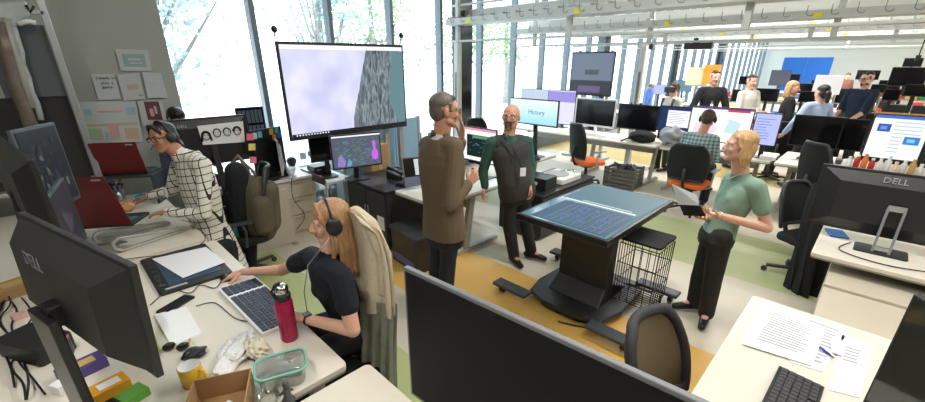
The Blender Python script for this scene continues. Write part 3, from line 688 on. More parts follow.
# window-side low cabinets
for i, (x0, x1, lb) in enumerate([(2.76, 3.16, 'narrow white low cabinet by the window behind the shelf trolley'), (3.2, 4.1, 'white low cabinet by the window behind the big wall screen'), (4.15, 5.2, 'white low cabinet by the window left of the white column')]):
    t = empty('low_cabinet', ((x0+x1)/2, 5.68, 0), 0, lb, 'cabinet', 'low cabinets along the windows'); W = (x1-x0)/2
    MB().bx((-W, -0.30, 0.76), (W, 0.18, 0.79), DESKW).build('worktop', None, t, 0.004)
    MB().bx((-W+0.02, -0.27, 0.04), (W-0.02, 0.17, 0.76), cm('cabinet_grey_white', (196, 200, 200), rough=0.5)).build('body', None, t)
    for sx in (-1, 1):
        q = MB().bx((sx*W*0.5-W*0.45, -0.285, 0.07), (sx*W*0.5+W*0.45, -0.27, 0.73), DESKW).build('door', None, t, 0.003)
        MB().bx((sx*W*0.5-sx*W*0.38-0.006, -0.30, 0.45), (sx*W*0.5-sx*W*0.38+0.006, -0.285, 0.6), SIL).build('handle', None, q)
# small white side shelves in front of the window (seen between desk and trolley)
t = empty('shelf_unit', (2.50, 5.58, 0), 0, 'low white open shelf unit right of the white desk corner', 'shelf')
for z in (0.12, 0.38, 0.62): MB().bx((-0.2, -0.26, z), (0.2, 0.26, z+0.02), DESKW).build('shelf', None, t)
MB().bx((-0.22, -0.26, 0), (-0.2, 0.26, 0.66), DESKW).bx((-0.2, 0.25, 0), (0.2, 0.27, 0.66), DESKW).build('side_panel', None, t)
# dark cabinet + white trolley under the small monitor
dk = cm('charcoal_cabinet', (44, 47, 52), rough=0.45, noise=0.1, nscale=20)
t = empty('cabinet', (2.86, 4.08, 0), 0, 'charcoal metal cabinet under the desk phone', 'cabinet')
MB().bx((-0.40, -0.42, 0.03), (0.36, 0.42, 0.72), dk).build('carcass', None, t, 0.006)
MB().bx((-0.42, -0.44, 0.72), (0.38, 0.44, 0.745), BLK).build('top', None, t, 0.004)
for k in range(2):
    q = MB().bx((-0.415, -0.40+k*0.41, 0.06), (-0.40, -0.01+k*0.41, 0.70), dk).build('door', None, t, 0.003)
    MB().bx((-0.425, -0.05+k*0.06, 0.36), (-0.415, -0.035+k*0.06, 0.5), SIL).build('handle', None, q)
MB().quad([(-0.416, -0.36, 0.25), (-0.416, -0.22, 0.25), (-0.416, -0.22, 0.42), (-0.416, -0.36, 0.42)], PAP).build('notice', None, t)
t = empty('trolley', (2.42, 4.95, 0), 0, 'white wire-framed shelf trolley beside the charcoal cabinet', 'trolley')
for z in (0.15, 0.66): MB().bx((-0.19, -0.33, z), (0.19, 0.33, z+0.03), WHT).build('shelf', None, t, 0.004)
for sx in (-1, 1):
    for sy in (-1, 1):
        MB().tube([(sx*0.18, sy*0.32, 0.05), (sx*0.18, sy*0.32, 0.72)], 0.012, STL).build('leg', None, t)
MB().bx((-0.2, -0.33, 0.66), (-0.19, 0.33, 0.76), cm('maroon_strip', (92, 60, 66), rough=0.5)).build('edge_rail', None, t)
# vest man's desk
t = t_leg_desk('desk', 2.55, 2.95, 3.75, 3.64, DZ, [3.05, 3.55], 'y', 'white rounded desk behind the two talking men', top=DESKW)
# desk under the bright blue monitor, black cabinet etc
t = t_leg_desk('desk', 4.25, 3.1, 5.0, 5.2, 0.86, [3.25, 5.0], 'y', 'raised pale desk under the pale blue monitor', top=DESKW)
t = empty('cabinet', (4.55, 2.92, 0), 0, 'low black cabinet with white device on top, behind the vest man', 'cabinet')
MB().bx((-0.62, -0.32, 0.03), (0.62, 0.32, 0.58), BLK).build('carcass', None, t, 0.006)
MB().bx((-0.64, -0.34, 0.58), (0.64, 0.34, 0.60), BLK2).build('top', None, t, 0.004)
for k in range(3): MB().bx((-0.60+k*0.41, -0.335, 0.06), (-0.20+k*0.41, -0.32, 0.55), dk).build('door', None, t, 0.003)
# main bench
bench = t_leg_desk('desk', 7.20, 2.55, 8.0, 5.6, DZ, [2.7, 3.9, 5.3], 'y', 'white bench desk with two dark monitors and a plastic bag', group='main bench desks')
bench2 = t_leg_desk('desk', 7.20, 0.95, 8.0, 2.5, DZ, [1.15, 2.35], 'y', 'white bench desk in front of the man in plaid', group='main bench desks')
bench3 = t_leg_desk('desk', 7.20, -1.3, 8.3, 0.9, DZ, [-1.1, 0.75], 'y', 'white desk with slanted legs under the double dark monitors', group='main bench desks')
# right foreground desks
dr1 = desk('desk', -0.6+1.3, -1.3, 2.83, 0.27, DZ, DESK, 'cream desk in the right foreground with papers and keyboard', legs=[(0.85, 0.15), (2.7, 0.15), (2.7, -1.1), (0.85, -1.1)])
dr2 = desk('desk', 3.86, -1.9, 4.75, 0.10, DZ, DESK, 'cream desk holding the monitor with silver stand')
t = empty('cabinet', (3.62, -0.75, 0), 0, 'beige low storage cabinet between the two right desks', 'cabinet')
MB().bx((-0.55, -0.75, 0.02), (0.0, 0.72, 0.60), CAB).build('carcass', None, t, 0.006)
MB().bx((0.0, -0.75, 0.02), (0.9, 0.72, 0.62), CAB).build('drawer_block', None, t, 0.006)
MB().bx((-0.02, -0.05, 0.60), (0.42, 0.13, 0.665), BLK).build('cable_tray', None, t, 0.004)
for k in range(2): MB().bx((-0.56, -0.73+k*0.73, 0.05), (-0.55, -0.03+k*0.73, 0.57), CAB).build('door', None, t, 0.003)
# ================================================================== TOUCH TABLE
tt = empty('touch_table', (3.25, 1.55, 0), 0, 'large touch screen table on a black pedestal with splayed feet', 'table')
TZ = 0.90
TSC = mat('table_screen_sky_glow', (0.02, 0.03, 0.04), rough=0.1, emit=C_((92, 128, 142)), es=0.8)  # reflected sky is put into the emission, along with the screen's own glow
MB().bx((-0.655, -0.415, TZ-0.055), (0.655, 0.415, TZ), BLK2).build('screen_case', None, tt, 0.012, 3)
MB().bx((-0.62, -0.385, TZ), (0.62, 0.385, TZ+0.002), TSC).build('screen', None, tt)
tl = screen('table_line', (120, 150, 165), 0.9); tl2 = screen('table_purple', (92, 110, 170), 0.8); tl3 = screen('table_white', (228, 236, 236), 1.0); tl4 = screen('table_pane', (84, 120, 134), 0.85); tl5 = screen('table_deep', (46, 84, 112), 0.8)
R = random.Random(4); m = MB(); z = TZ+0.0026
m.bx((-0.60, -0.36, z), (-0.05, 0.30, z+0.0002), tl5); m.bx((0.02, -0.36, z), (0.60, 0.37, z+0.0002), tl4)
z += 0.0006
for i in range(16): x = -0.56+i*0.032; m.bx((x, -0.33, z), (x+0.003, 0.2, z+0.0002), tl)
for i in range(9): y = -0.30+i*0.06; m.bx((-0.58, y, z+0.0003), (-0.08, y+0.003, z+0.0005), tl)
for i in range(60): x = R.uniform(-0.5, -0.1); y = R.uniform(-0.28, 0.1); m.box((x, y, z+0.0008), (0.02, R.uniform(0.01, 0.05), 0.0002), tl2)
m.box((0.0, 0.0, z+0.0012), (0.028, 0.66, 0.0003), tl3)
m.box((0.05, -0.05, z+0.0016), (0.012, 0.46, 0.0003), tl3)
m.build('screen_image', None, tt)
MB().bx((-0.60, 0.42-0.006, TZ-0.03), (0.6, 0.42, TZ-0.02), DGR).build('rear_trim', None, tt)
pm = MB()   # pedestal: flat column with flared foot
prof = [(-0.30, TZ-0.06), (0.30, TZ-0.06), (0.27, 0.35), (0.26, 0.14), (0.40, 0.09), (-0.40, 0.09), (-0.26, 0.14), (-0.27, 0.35)]
def yz_prism(mb, pts, x0, x1, m):
    n = len(pts); vs = [(x0, y, z) for y, z in pts]+[(x1, y, z) for y, z in pts]
    mb.add(vs, [tuple(reversed(range(n))), tuple(range(n, 2*n))]+[(i, (i+1) % n, n+(i+1) % n, n+i) for i in range(n)], m)
yz_prism(pm, [(-0.24, 0.12), (0.24, 0.12), (0.24, TZ-0.055), (-0.24, TZ-0.055)], -0.16, -0.02, BLK)
pm.add([(-0.30,-0.26,0.09),(0.26,-0.26,0.09),(0.26,0.26,0.09),(-0.30,0.26,0.09),(-0.16,-0.24,0.22),(-0.02,-0.24,0.22),(-0.02,0.24,0.22),(-0.16,0.24,0.22)], [(0,3,2,1),(4,5,6,7),(0,1,5,4),(1,2,6,5),(2,3,7,6),(3,0,4,7)], BLK)
pm.build('pedestal', None, tt, 0.01)
base = MB(); poly = [(-0.52, -0.16), (-0.44, -0.36), (-0.20, -0.42), (0.30, -0.40), (0.42, -0.30), (0.42, 0.30), (0.30, 0.40), (-0.20, 0.42), (-0.44, 0.36), (-0.52, 0.16)]
base.prism(poly, 0.05, 0.095, BLK); base.build('base_plate', None, tt, 0.012)
for sx, sy in ((-1, -1), (-1, 1), (1, -1), (1, 1)):
    x = -0.55 if sx < 0 else 0.42
    y0, y1 = sy*0.32, sy*0.66
    l = MB().box((x, (y0+y1)/2, 0.10), (0.13, abs(y1-y0)+0.04, 0.035), cm('foot_grey', (62, 66, 72), rough=0.5)).build('foot', None, tt, 0.012)
    wv = MB(Matrix.Translation((x+0.02, y1-sy*0.05, 0.038)) @ Matrix.Rotation(PI/2, 4, 'X')); wv.cyl((0, 0, -0.02), 0.037, 0.04, BLK2); wv.build('caster', None, l)
MB().tube([(-0.17, 0.24, 0.72), (-0.17, 0.27, 0.72)], 0.03, BLK).tube([(-0.17, -0.24, 0.74), (-0.17, -0.27, 0.74)], 0.02, CHR).build('pivot_knob', None, tt)
# wire basket rolling file beside it
wb = empty('wire_basket', (3.36, 1.12, 0), 0, 'black wire basket cart under the far corner of the touch table', 'basket')
f = MB(); X, Y, Z0, Z1 = 0.17, 0.16, 0.12, 0.66
for i in range(7):
    for sy in (-1, 1): x = -X+2*X*i/6; f.tube([(x, sy*Y, Z0), (x, sy*Y*1.02, Z1)], 0.004, BLK, 5)
for i in range(6):
    for sx in (-1, 1): y = -Y+2*Y*i/5; f.tube([(sx*X, y, Z0), (sx*X*1.02, y, Z1)], 0.004, BLK, 5)
for z in (Z0, 0.30, 0.48, Z1): f.tube([(-X, -Y, z), (X, -Y, z), (X, Y, z), (-X, Y, z)], 0.005, BLK, 5, closed=True)
for i in range(10): x = -X+2*X*i/9; f.tube([(x, -Y, Z0), (x, Y, Z0)], 0.004, BLK, 5)
f.build('wire_frame', None, wb)
MB().rbox((0.0, 0.0, 0.70), (0.37, 0.34, 0.02), 0.03, mat('matte_black', (0.008, 0.008, 0.01), rough=0.8)).build('lid', None, wb, 0.004)
for sx in (-1, 1):
    for sy in (-1, 1): MB().tube([(sx*X*0.9, sy*Y*0.9, 0.0), (sx*X*0.9, sy*Y*0.9, Z0)], 0.012, BLK).build('leg', None, wb)
cable('power_cable', [(3.0, 1.35, 0.012), (2.8, 1.25, 0.012), (2.72, 1.35, 0.012), (2.66, 1.5, 0.012)], 0.006, 'thin black cable on the orange floor by the touch table base')
# ================================================================== BIG WALL SCREEN (left)
LAV = screen('sky_lavender', (206, 206, 236), 1.0); LAV2 = screen('sky_pale', (226, 228, 246), 1.0); ROCK = mat('screen_rock', (0.02, 0.02, 0.02), rough=0.25)
def rock_mat():
    m = bpy.data.materials.new('screen_rock_image'); m.use_nodes = True; nt = m.node_tree; b = nt.nodes['Principled BSDF']
    b.inputs['Base Color'].default_value = (0.02, 0.02, 0.02, 1); b.inputs['Roughness'].default_value = 0.25
    tc = nt.nodes.new('ShaderNodeTexCoord'); mp = nt.nodes.new('ShaderNodeMapping'); mp.inputs['Scale'].default_value = (16, 1, 4.5); mp.inputs['Rotation'].default_value = (0, 0.25, 0)
    n = nt.nodes.new('ShaderNodeTexNoise'); n.inputs['Scale'].default_value = 1.4; n.inputs['Detail'].default_value = 6; n.inputs['Distortion'].default_value = 1.2
    r = nt.nodes.new('ShaderNodeValToRGB'); r.color_ramp.elements[0].position = 0.36; r.color_ramp.elements[0].color = (*C_((58, 70, 80)), 1)
    r.color_ramp.elements[1].position = 0.68; r.color_ramp.elements[1].color = (*C_((142, 154, 160)), 1)
    nt.links.new(tc.outputs['Object'], mp.inputs[0]); nt.links.new(mp.outputs[0], n.inputs[0]); nt.links.new(n.outputs['Fac'], r.inputs[0])
    nt.links.new(r.outputs[0], b.inputs['Emission Color']); b.inputs['Emission Strength'].default_value = 0.95
    return m
def sky_mat():
    m = bpy.data.materials.new('screen_sky_image'); m.use_nodes = True; nt = m.node_tree; b = nt.nodes['Principled BSDF']
    b.inputs['Base Color'].default_value = (0.02, 0.02, 0.02, 1); b.inputs['Roughness'].default_value = 0.25
    tc = nt.nodes.new('ShaderNodeTexCoord'); n = nt.nodes.new('ShaderNodeTexNoise'); n.inputs['Scale'].default_value = 2.2; n.inputs['Detail'].default_value = 2
    r = nt.nodes.new('ShaderNodeValToRGB'); r.color_ramp.elements[0].position = 0.35; r.color_ramp.elements[0].color = (*C_((184, 186, 226)), 1)
    r.color_ramp.elements[1].position = 0.7; r.color_ramp.elements[1].color = (*C_((222, 222, 240)), 1)
    nt.links.new(tc.outputs['Object'], n.inputs[0]); nt.links.new(n.outputs['Fac'], r.inputs[0])
    nt.links.new(r.outputs[0], b.inputs['Emission Color']); b.inputs['Emission Strength'].default_value = 0.98
    return m
RK = rock_mat(); SK_ = sky_mat(); WS = screen('screen_white', (240, 240, 244), 1.0); TB = screen('task_bar', (24, 26, 32), 0.8)
TEALR = screen('rock_teal', (104, 140, 146), 0.8)
rock = [((0.66, 0.955), (0.97, 0.955), (0.985, 0.03), (0.50, 0.03), (0.505, 0.16), (0.53, 0.30), (0.57, 0.48), (0.60, 0.65), (0.63, 0.8)), RK]
rk2 = [((0.90, 0.95), (0.998, 0.95), (0.998, 0.03), (0.93, 0.03), (0.85, 0.3), (0.86, 0.55)), TEALR]
tv = mon_b((274, 41), (406, 126), 4.6, 0.0, 'big wall-size screen showing a rock spire against lavender sky', scr=SK_, bez=0.03, depth=0.06, stand=None, name='display_screen', cat='screen',
           content=[tuple(rock), tuple(rk2), (0.0, 0.955, 1.0, 1.0, WS), (0.0, 0.0, 1.0, 0.032, TB)]+[(0.03+i*0.022, 0.008, 0.04+i*0.022, 0.024, WS) for i in range(12)])
s_ = MB().bx((0.52, 0.08, 0), (0.58, 0.14, 1.9), STL).bx((0.76, 0.08, 0), (0.82, 0.14, 1.9), STL).bx((-0.5, 0.03, 1.5), (0.82, 0.1, 1.56), STL).bx((-0.5, 0.03, 1.9), (0.82, 0.1, 1.96), STL).bx((0.50, -0.04, 0), (0.60, 0.3, 0.04), STL).bx((0.74, -0.04, 0), (0.84, 0.3, 0.04), STL)
s_.build('floor_stand', None, tv)
for x in (-0.80, 0.80):
    q = MB().tube([(x, 0.0, 2.30), (x, 0.0, 2.36)], 0.008, BLK).ell((x, -0.01, 2.395), (0.032, 0.03, 0.036), BLK).build('tracking_camera', None, tv)
# pale blue fabric partition below / behind
t = empty('partition', (3.35, 4.98, 0), 0, 'pale blue partition below the big wall screen', 'partition')
PB_ = cm('pale_blue_fabric', (150, 184, 210), rough=0.8, noise=0.08, nscale=6)
for k in range(3): MB().bx((-0.66+k*0.44, -0.02, 0.05), (-0.23+k*0.44, 0.02, 1.30), PB_).build('panel', None, t, 0.004)
MB().bx((-0.68, -0.03, 0), (-0.64, 0.03, 1.32), STL).bx((0.64, -0.03, 0), (0.68, 0.03, 1.32), STL).build('post', None, t)
# ================================================================== MONITORS, middle ground
R = random.Random(11)
GRN = screen('px_green', (88, 150, 104), 0.9); PUR = screen('px_purple', (186, 96, 214), 1.0); CYN = screen('px_cyan', (110, 160, 200), 0.8); DNV = screen('px_navy', (84, 90, 108), 0.9)
cont = [(0, 0, 1, 1, DNV)]
for i in range(190):
    u = R.uniform(0.03, 0.92); v = R.uniform(0.05, 0.88); cont.append((u, v, u+R.uniform(0.02, 0.08), v+R.uniform(0.008, 0.02), R.choice([GRN, GRN, CYN, DNV])))
cont += [(((0.80, 0.2), (0.86, 0.16), (0.92, 0.2), (0.93, 0.4), (0.88, 0.55), (0.89, 0.75), (0.85, 0.8), (0.82, 0.74), (0.83, 0.52), (0.78, 0.36)), PUR), (((0.06, 0.06), (0.2, 0.04), (0.24, 0.2), (0.16, 0.44), (0.09, 0.36)), screen('px_lilac', (150, 130, 200), 0.8)), (((0.24, 0.04), (0.34, 0.05), (0.36, 0.18), (0.3, 0.3)), CYN), (0.0, 0.96, 1, 1, WS)]
m1 = monitor(pb(355, 150, 4.25)*1 if False else (2.50, 4.28, 0.748), (-0.25, -1), 0.60, 0.40, 0.16, 'tilted monitor with green and purple display under the big screen', content=cont, tilt=-0.05)
monitor((2.40, 4.80, 0.70), (-0.1, -1), 0.46, 0.32, 0.22, 'dark monitor half hidden behind the green and purple display')
for k in range(2):
    t = empty('set_top_box', (2.36, 5.02, 0.692+k*0.075), 0.1, ['flat black box lying on the trolley shelf', 'flat black box on top of its twin on the trolley'][k], 'box')
    MB().rbox((0, 0, 0.035), (0.24, 0.2, 0.065), 0.02, BLK).build('case', None, t, 0.006); MB().bx((-0.09, -0.101, 0.02), (-0.04, -0.1, 0.03), LGR).build('front_light', None, t)
KRF = cm('brown_cardboard', (176, 138, 96), rough=0.85, noise=0.08, nscale=12)
t = empty('cardboard_box', (3.02, 4.68, 0), 0, 'brown cardboard box standing behind the green and purple display', 'box')
MB().bx((-0.14, -0.1, 0.0), (0.14, 0.1, 1.06), KRF).build('carton', None, t); MB().bx((-0.02, -0.102, 0.72), (0.02, -0.1, 1.06), cm('packing_tape', (196, 170, 130), rough=0.3)).build('tape', None, t)
# desk phone
t = empty('desk_phone', (2.92, 4.08, 0.747), 0.6, 'black desk phone on the charcoal cabinet', 'phone')
MB().add([(-0.11,-0.11,0),(0.11,-0.11,0),(0.11,0.10,0),(-0.11,0.10,0),(-0.11,-0.11,0.02),(0.11,-0.11,0.02),(0.11,0.10,0.10),(-0.11,0.10,0.10)], [(0,3,2,1),(4,5,6,7),(0,1,5,4),(1,2,6,5),(2,3,7,6),(3,0,4,7)], BLK).build('base', None, t, 0.006)
MB().tube([(-0.075, -0.10, 0.05), (-0.08, -0.02, 0.095), (-0.075, 0.09, 0.13)], [0.026, 0.016, 0.026], BLK2, 10).build('handset', None, t)
MB().box((0.04, 0.05, 0.086), (0.09, 0.06, 0.004), MGR, (0.36, 0, 0)).build('display', None, t)
kk = MB()
for i in range(3):
    for j in range(4): kk.box((0.01+i*0.028, -0.075+j*0.024, 0.04+j*0.009), (0.02, 0.015, 0.008), DGR, (0.36, 0, 0))
tag(kk.build('keys', None, t), kind='stuff')
keyboard((2.90, 3.74, 0.747), 0.1, 0.42, 0.15, 'black keyboard lying in front of the desk phone', BLK, DGR)
# tilted tablet monitor on vest desk
m2 = monitor((2.86, 3.52, DZ), (-0.35, -0.95), 0.44, 0.33, 0.03, 'grey pen display propped up left of the man in the brown jacket', frame_m=MGR, stand='wedge', tilt=-0.35, content=[(0.3, 0.35, 0.95, 0.95, screen('px_pale', (196, 204, 206), 0.9)), (0, 0, 1, 0.3, DNV)])
# black PC tower on the floor
t = empty('storage_box', (2.52, 3.24, 0), -0.12, 'black lidded box on the floor behind the brown jacket man', 'box')
MB().rbox((0, 0, 0.19), (0.34, 0.52, 0.38), 0.03, BLK).build('bin', None, t, 0.008); MB().rbox((0, 0, 0.40), (0.37, 0.55, 0.035), 0.03, DGR).build('lid', None, t, 0.01)
MB().bx((-0.172, -0.22, 0.04), (-0.170, 0.22, 0.12), cm('blue_violet_sheet', (92, 96, 168), rough=0.3)).build('side_strip', None, t)
# pink bordered monitor between the two men
PK = screen('px_pink', (224, 150, 170), 0.95); DG = screen('px_darkgreen', (10, 40, 34), 0.6)
c = [(0, 0, 1, 1, WS), (0, 0.93, 1, 1, PK), (0.12, 0.12, 0.97, 0.80, DG), (0.3, 0.70, 0.95, 0.78, GRN)]
for i in range(24): u = R.uniform(0.2, 0.8); c.append((u, R.uniform(0.2, 0.6), u+0.05, 0.0, GRN)) if False else None
for i in range(20): u = R.uniform(0.2, 0.85); v = R.uniform(0.2, 0.7); c.append((u, v, u+0.04, v+0.015, CYN))
mon_a((464, 125), (497, 166), 3.6, DZ, 'monitor with pink and white window between the two standing men', scr=WS, content=c)
# pale blue 'History' monitor
hm = bpy.data.materials.new('history_gradient'); hm.use_nodes = True; nt = hm.node_tree; b = nt.nodes['Principled BSDF']; b.inputs['Base Color'].default_value = (0.02, 0.02, 0.02, 1)
tc = nt.nodes.new('ShaderNodeTexCoord'); sx = nt.nodes.new('ShaderNodeSeparateXYZ'); r = nt.nodes.new('ShaderNodeValToRGB'); nt.links.new(tc.outputs['Generated'], sx.inputs[0]); nt.links.new(sx.outputs[2], r.inputs[0])
r.color_ramp.elements[0].color = (*C_((150, 214, 226)), 1); r.color_ramp.elements[1].color = (*C_((228, 240, 248)), 1); nt.links.new(r.outputs[0], b.inputs['Emission Color']); b.inputs['Emission Strength'].default_value = 1.0
hs = mon_a((511, 97), (558, 128), 4.6, 0.86, 'monitor reading History on a pale blue slide', scr=hm)
hz = (pa(511, 97, 4.6).z+pa(558, 128, 4.6).z)/2-0.86
text('slide_title', 'History', 0.085, frame((0.06, -0.0265, hz), (1,0,0), (0,-1,0)), screen('slide_ink', (86, 104, 116), 0.8), hs)
t = empty('webcam', (4.5, 3.1, 0.86), 0, 'small black speakerphone beside the pale blue monitor foot', 'speaker'); MB().lathe([(0.0, 0.0), (0.05, 0.0), (0.055, 0.02), (0.04, 0.05), (0, 0.055)], (0,0,0), BLK).build('shell', None, t); MB().cyl((0,0,0.052), 0.02, 0.005, DGR).build('button', None, t)
# turntable like white device
t = empty('lab_scanner', (4.72, 2.86, 0.60), 0.0, 'white flat device with round dish on the low black cabinet', 'device')
MB().rbox((0, 0, 0.035), (0.48, 0.40, 0.07), 0.03, WHT).build('housing', None, t, 0.008); MB().cyl((-0.02, 0.02, 0.07), 0.15, 0.015, LGR, 28).build('dish', None, t)
MB().tube([(0.17, -0.12, 0.07), (0.17, -0.12, 0.12), (0.02, 0.0, 0.11)], 0.008, CHR).build('arm', None, t)
t = empty('equipment_box', (4.26, 2.86, 0.60), 0.05, 'black box with white label on the low black cabinet, nearest the vest man', 'box')
MB().rbox((0, 0, 0.07), (0.28, 0.34, 0.14), 0.02, BLK).build('case', None, t, 0.006); MB().bx((-0.142, -0.05, 0.05), (-0.14, 0.05, 0.09), PAP).build('label_sticker', None, t)
# ---- bench monitors (screens face the camera side)
WF = dict(frame_m=WHT)
mon_a((577, 97), (614, 129), 7.6, DZ, 'dark screen in a white frame, leftmost of the two blank ones on the bench', frame_m=WHT, bez=0.03, group='bench monitors')
mon_a((620, 103), (656, 132), 7.6, DZ, 'blank dark screen directly right of the white-framed one', bez=0.02, group='bench monitors')
NVY = screen('px_blue_desktop', (30, 52, 92), 0.9)
c = [(0, 0, 1, 1, NVY), (0.25, 0.18, 0.88, 0.86, WS)]+[(0.3, 0.75-i*0.07, 0.3+R.uniform(0.3, 0.5), 0.77-i*0.07, screen('px_textgrey', (150, 156, 170), 0.9)) for i in range(7)]
mon_a((661, 105), (692, 134), 7.7, DZ, 'dark blue screen with a white document, behind the man in plaid', content=c, group='bench monitors')
c = [(0, 0, 1, 1, WS), (0, 0.955, 1, 1, screen('px_violet', (110, 70, 150), 0.8)), (0.6, 0.9, 0.95, 0.955, screen('px_red', (214, 70, 60), 0.9)),
     (((0.05, 0.1), (0.4, 0.1), (0.5, 0.4), (0.3, 0.6), (0.1, 0.5)), screen('px_mappink', (232, 214, 222), 0.95)), (((0.6, 0.3), (0.8, 0.25), (0.85, 0.6), (0.65, 0.7)), screen('px_mapblue', (196, 224, 240), 0.95)), (0.1, 0.7, 0.5, 0.8, screen('px_mapgreen', (214, 232, 214), 0.95))]
mon_a((693, 105), (747, 146), 7.5, DZ, 'wide bright map screen with red bar above the plaid man', scr=WS, content=c, group='bench monitors')
PERI = screen('px_periwinkle', (176, 184, 236), 1.0)
c = [(0.08, 0.82-i*0.09, 0.08+R.uniform(0.4, 0.8), 0.845-i*0.09, screen('px_peri_dark', (128, 138, 204), 0.9)) for i in range(8)]
mon_a((757, 112), (775, 147), 7.4, DZ, 'small periwinkle blue document screen behind the blond woman', scr=PERI, content=c, group='bench monitors')
c = [(0, 0, 1, 1, screen('px_lilacwhite', (214, 212, 238), 1.0)), (0, 0.66, 1, 0.97, screen('px_lilac2', (150, 140, 214), 0.95))]+[(0.06, 0.5-i*0.08, 0.5, 0.53-i*0.08, screen('px_lilac3', (184, 186, 226), 0.9)) for i in range(6)]
mon_a((549, 89), (574, 126), 7.9, DZ, 'lilac and white screen left of the white-framed blank one', content=c, group='bench monitors')
mon_a((522, 88), (562, 118), 8.6, DZ, 'thin dark-edged screen seen edge-on above the pale blue slide', scr=screen('px_sky', (190, 206, 226), 0.9), group='bench monitors')
# double dark monitors
mon_a((796, 114), (836, 150), 7.75, DZ, 'large blank dark monitor in front of the light blue shirt, left of the pair', group='double monitors')
mon_a((845, 118), (860, 152), 7.8, DZ, 'smaller blank dark monitor at the right end of the pair', group='double monitors')
# poster like display
c = [(0, 0, 1, 1, screen('poster_white', (232, 238, 246), 1.0)), (0, 0.93, 1, 1.0, screen('poster_blue', (70, 116, 190), 0.9)), (0.10, 0.62, 0.34, 0.80, screen('poster_blue2', (52, 92, 172), 0.9)), (0.64, 0.36, 0.92, 0.54, screen('poster_blue3', (56, 128, 200), 0.9)),
     (0.7, 0.41, 0.84, 0.49, screen('poster_cyan', (130, 200, 236), 0.9)), (0.15, 0.67, 0.27, 0.75, screen('poster_cyan2', (110, 150, 220), 0.9))]
for i in range(9): c.append((0.40, 0.84-i*0.085, 0.9 if i < 4 else 0.6, 0.865-i*0.085, screen('poster_grey', (190, 200, 214), 0.95)))
monp = mon_a((876, 113), (917, 163), 6.6, 0.0, 'bright white and blue poster display at the right edge', content=c, bez=0.012, stand=None, name='poster_display', cat='screen')
hA = pa(880, 113, 6.6)
MB().bx((-0.02, 0.03, 0), (0.02, 0.07, hA.z), STL).bx((-0.25, -0.15, 0), (0.25, 0.25, 0.03), STL).build('floor_stand', None, monp)
OB = cm('orange_board', (226, 150, 62), rough=0.7)
t = empty('partition', (6.9, -0.55, 0), 0, 'grey partition with orange top edge behind the poster display', 'partition')
MB().bx((0, -0.75, 0.1), (0.04, 0.6, 1.50), DGR).build('panel', None, t); MB().bx((-0.005, -0.75, 1.50), (0.045, 0.6, 1.54), OB).build('top_rail', None, t); MB().bx((0, -0.75, 0), (0.04, -0.65, 0.1), DGR).bx((0, 0.5, 0), (0.04, 0.6, 0.1), DGR).build('foot', None, t)
# little coloured bottles on the cabinet in front of the poster display
t_ = desk('desk', 5.55, -1.2, 6.2, 0.16, 1.08, DESKW, 'narrow raised shelf desk with small bottles in front of the poster display', legs=[(5.65, 0.08), (6.25, 0.08), (5.65, -1.1), (6.25, -1.1)])
bc = [('white', (226, 224, 220)), ('red', (196, 40, 36)), ('orange', (226, 120, 40)), ('clear white', (236, 236, 236)), ('amber', (200, 150, 80)), ('cream', (222, 206, 176))]
for i in range(11):
    n_, col = bc[[0, 1, 2, 1, 0, 3, 5, 0, 4, 3, 0][i]]
    t = empty('bottle', (5.72+0.03*(i % 2), 0.10-i*0.056, 1.08), 0, '%s small capped bottle, %s from the left in the row before the poster display' % (n_, ['first','second','third','fourth','fifth','sixth','seventh','eighth','ninth','tenth','last'][i]), 'bottle', 'bottles in front of the poster display')
    bm_ = cm('bottle_'+n_.replace(' ', '_'), col, rough=0.4); h = 0.09+0.02*((i*7) % 3)
    MB().lathe([(0, 0), (0.024, 0), (0.025, h*0.75), (0.012, h*0.9), (0.012, h)], (0,0,0), bm_, 12).build('body', None, t); MB().cyl((0,0,h), 0.014, 0.018, WHT if i % 2 else bm_, 12).build('cap', None, t)
# ================================================================== hanging wall screen (centre back)
A1, A2 = pa(573, 52, 7.3), pa(611, 97, 7.3)
c = [(0, 0, 1, 1, screen('wall2_grey', (118, 130, 150), 0.8)), (0, 0, 1, 0.34, screen('wall2_dark', (66, 70, 80), 0.7)), (0.34, 0.48, 0.68, 0.60, screen('wall2_box', (88, 96, 110), 0.7)), (0.2, 0.04, 0.75, 0.2, screen('wall2_pur', (120, 104, 150), 0.7))]
ws2 = monitor((8.6, (pa(573,52,8.6).y+pa(611,97,8.6).y)/2, 0), (-1, 0), pa(573,52,8.6).y-pa(611,97,8.6).y, pa(573,52,8.6).z-pa(611,97,8.6).z, pa(611,97,8.6).z, 'grey hanging display screen by the far windows', content=c, bez=0.03, stand=None, name='display_screen', cat='screen')
MB().bx((-0.4, 0.06, 0), (-0.34, 0.12, 2.3), STL).bx((0.34, 0.06, 0), (0.4, 0.12, 2.3), STL).bx((-0.5, -0.1, 0), (0.5, 0.3, 0.04), STL).build('floor_stand', None, ws2)
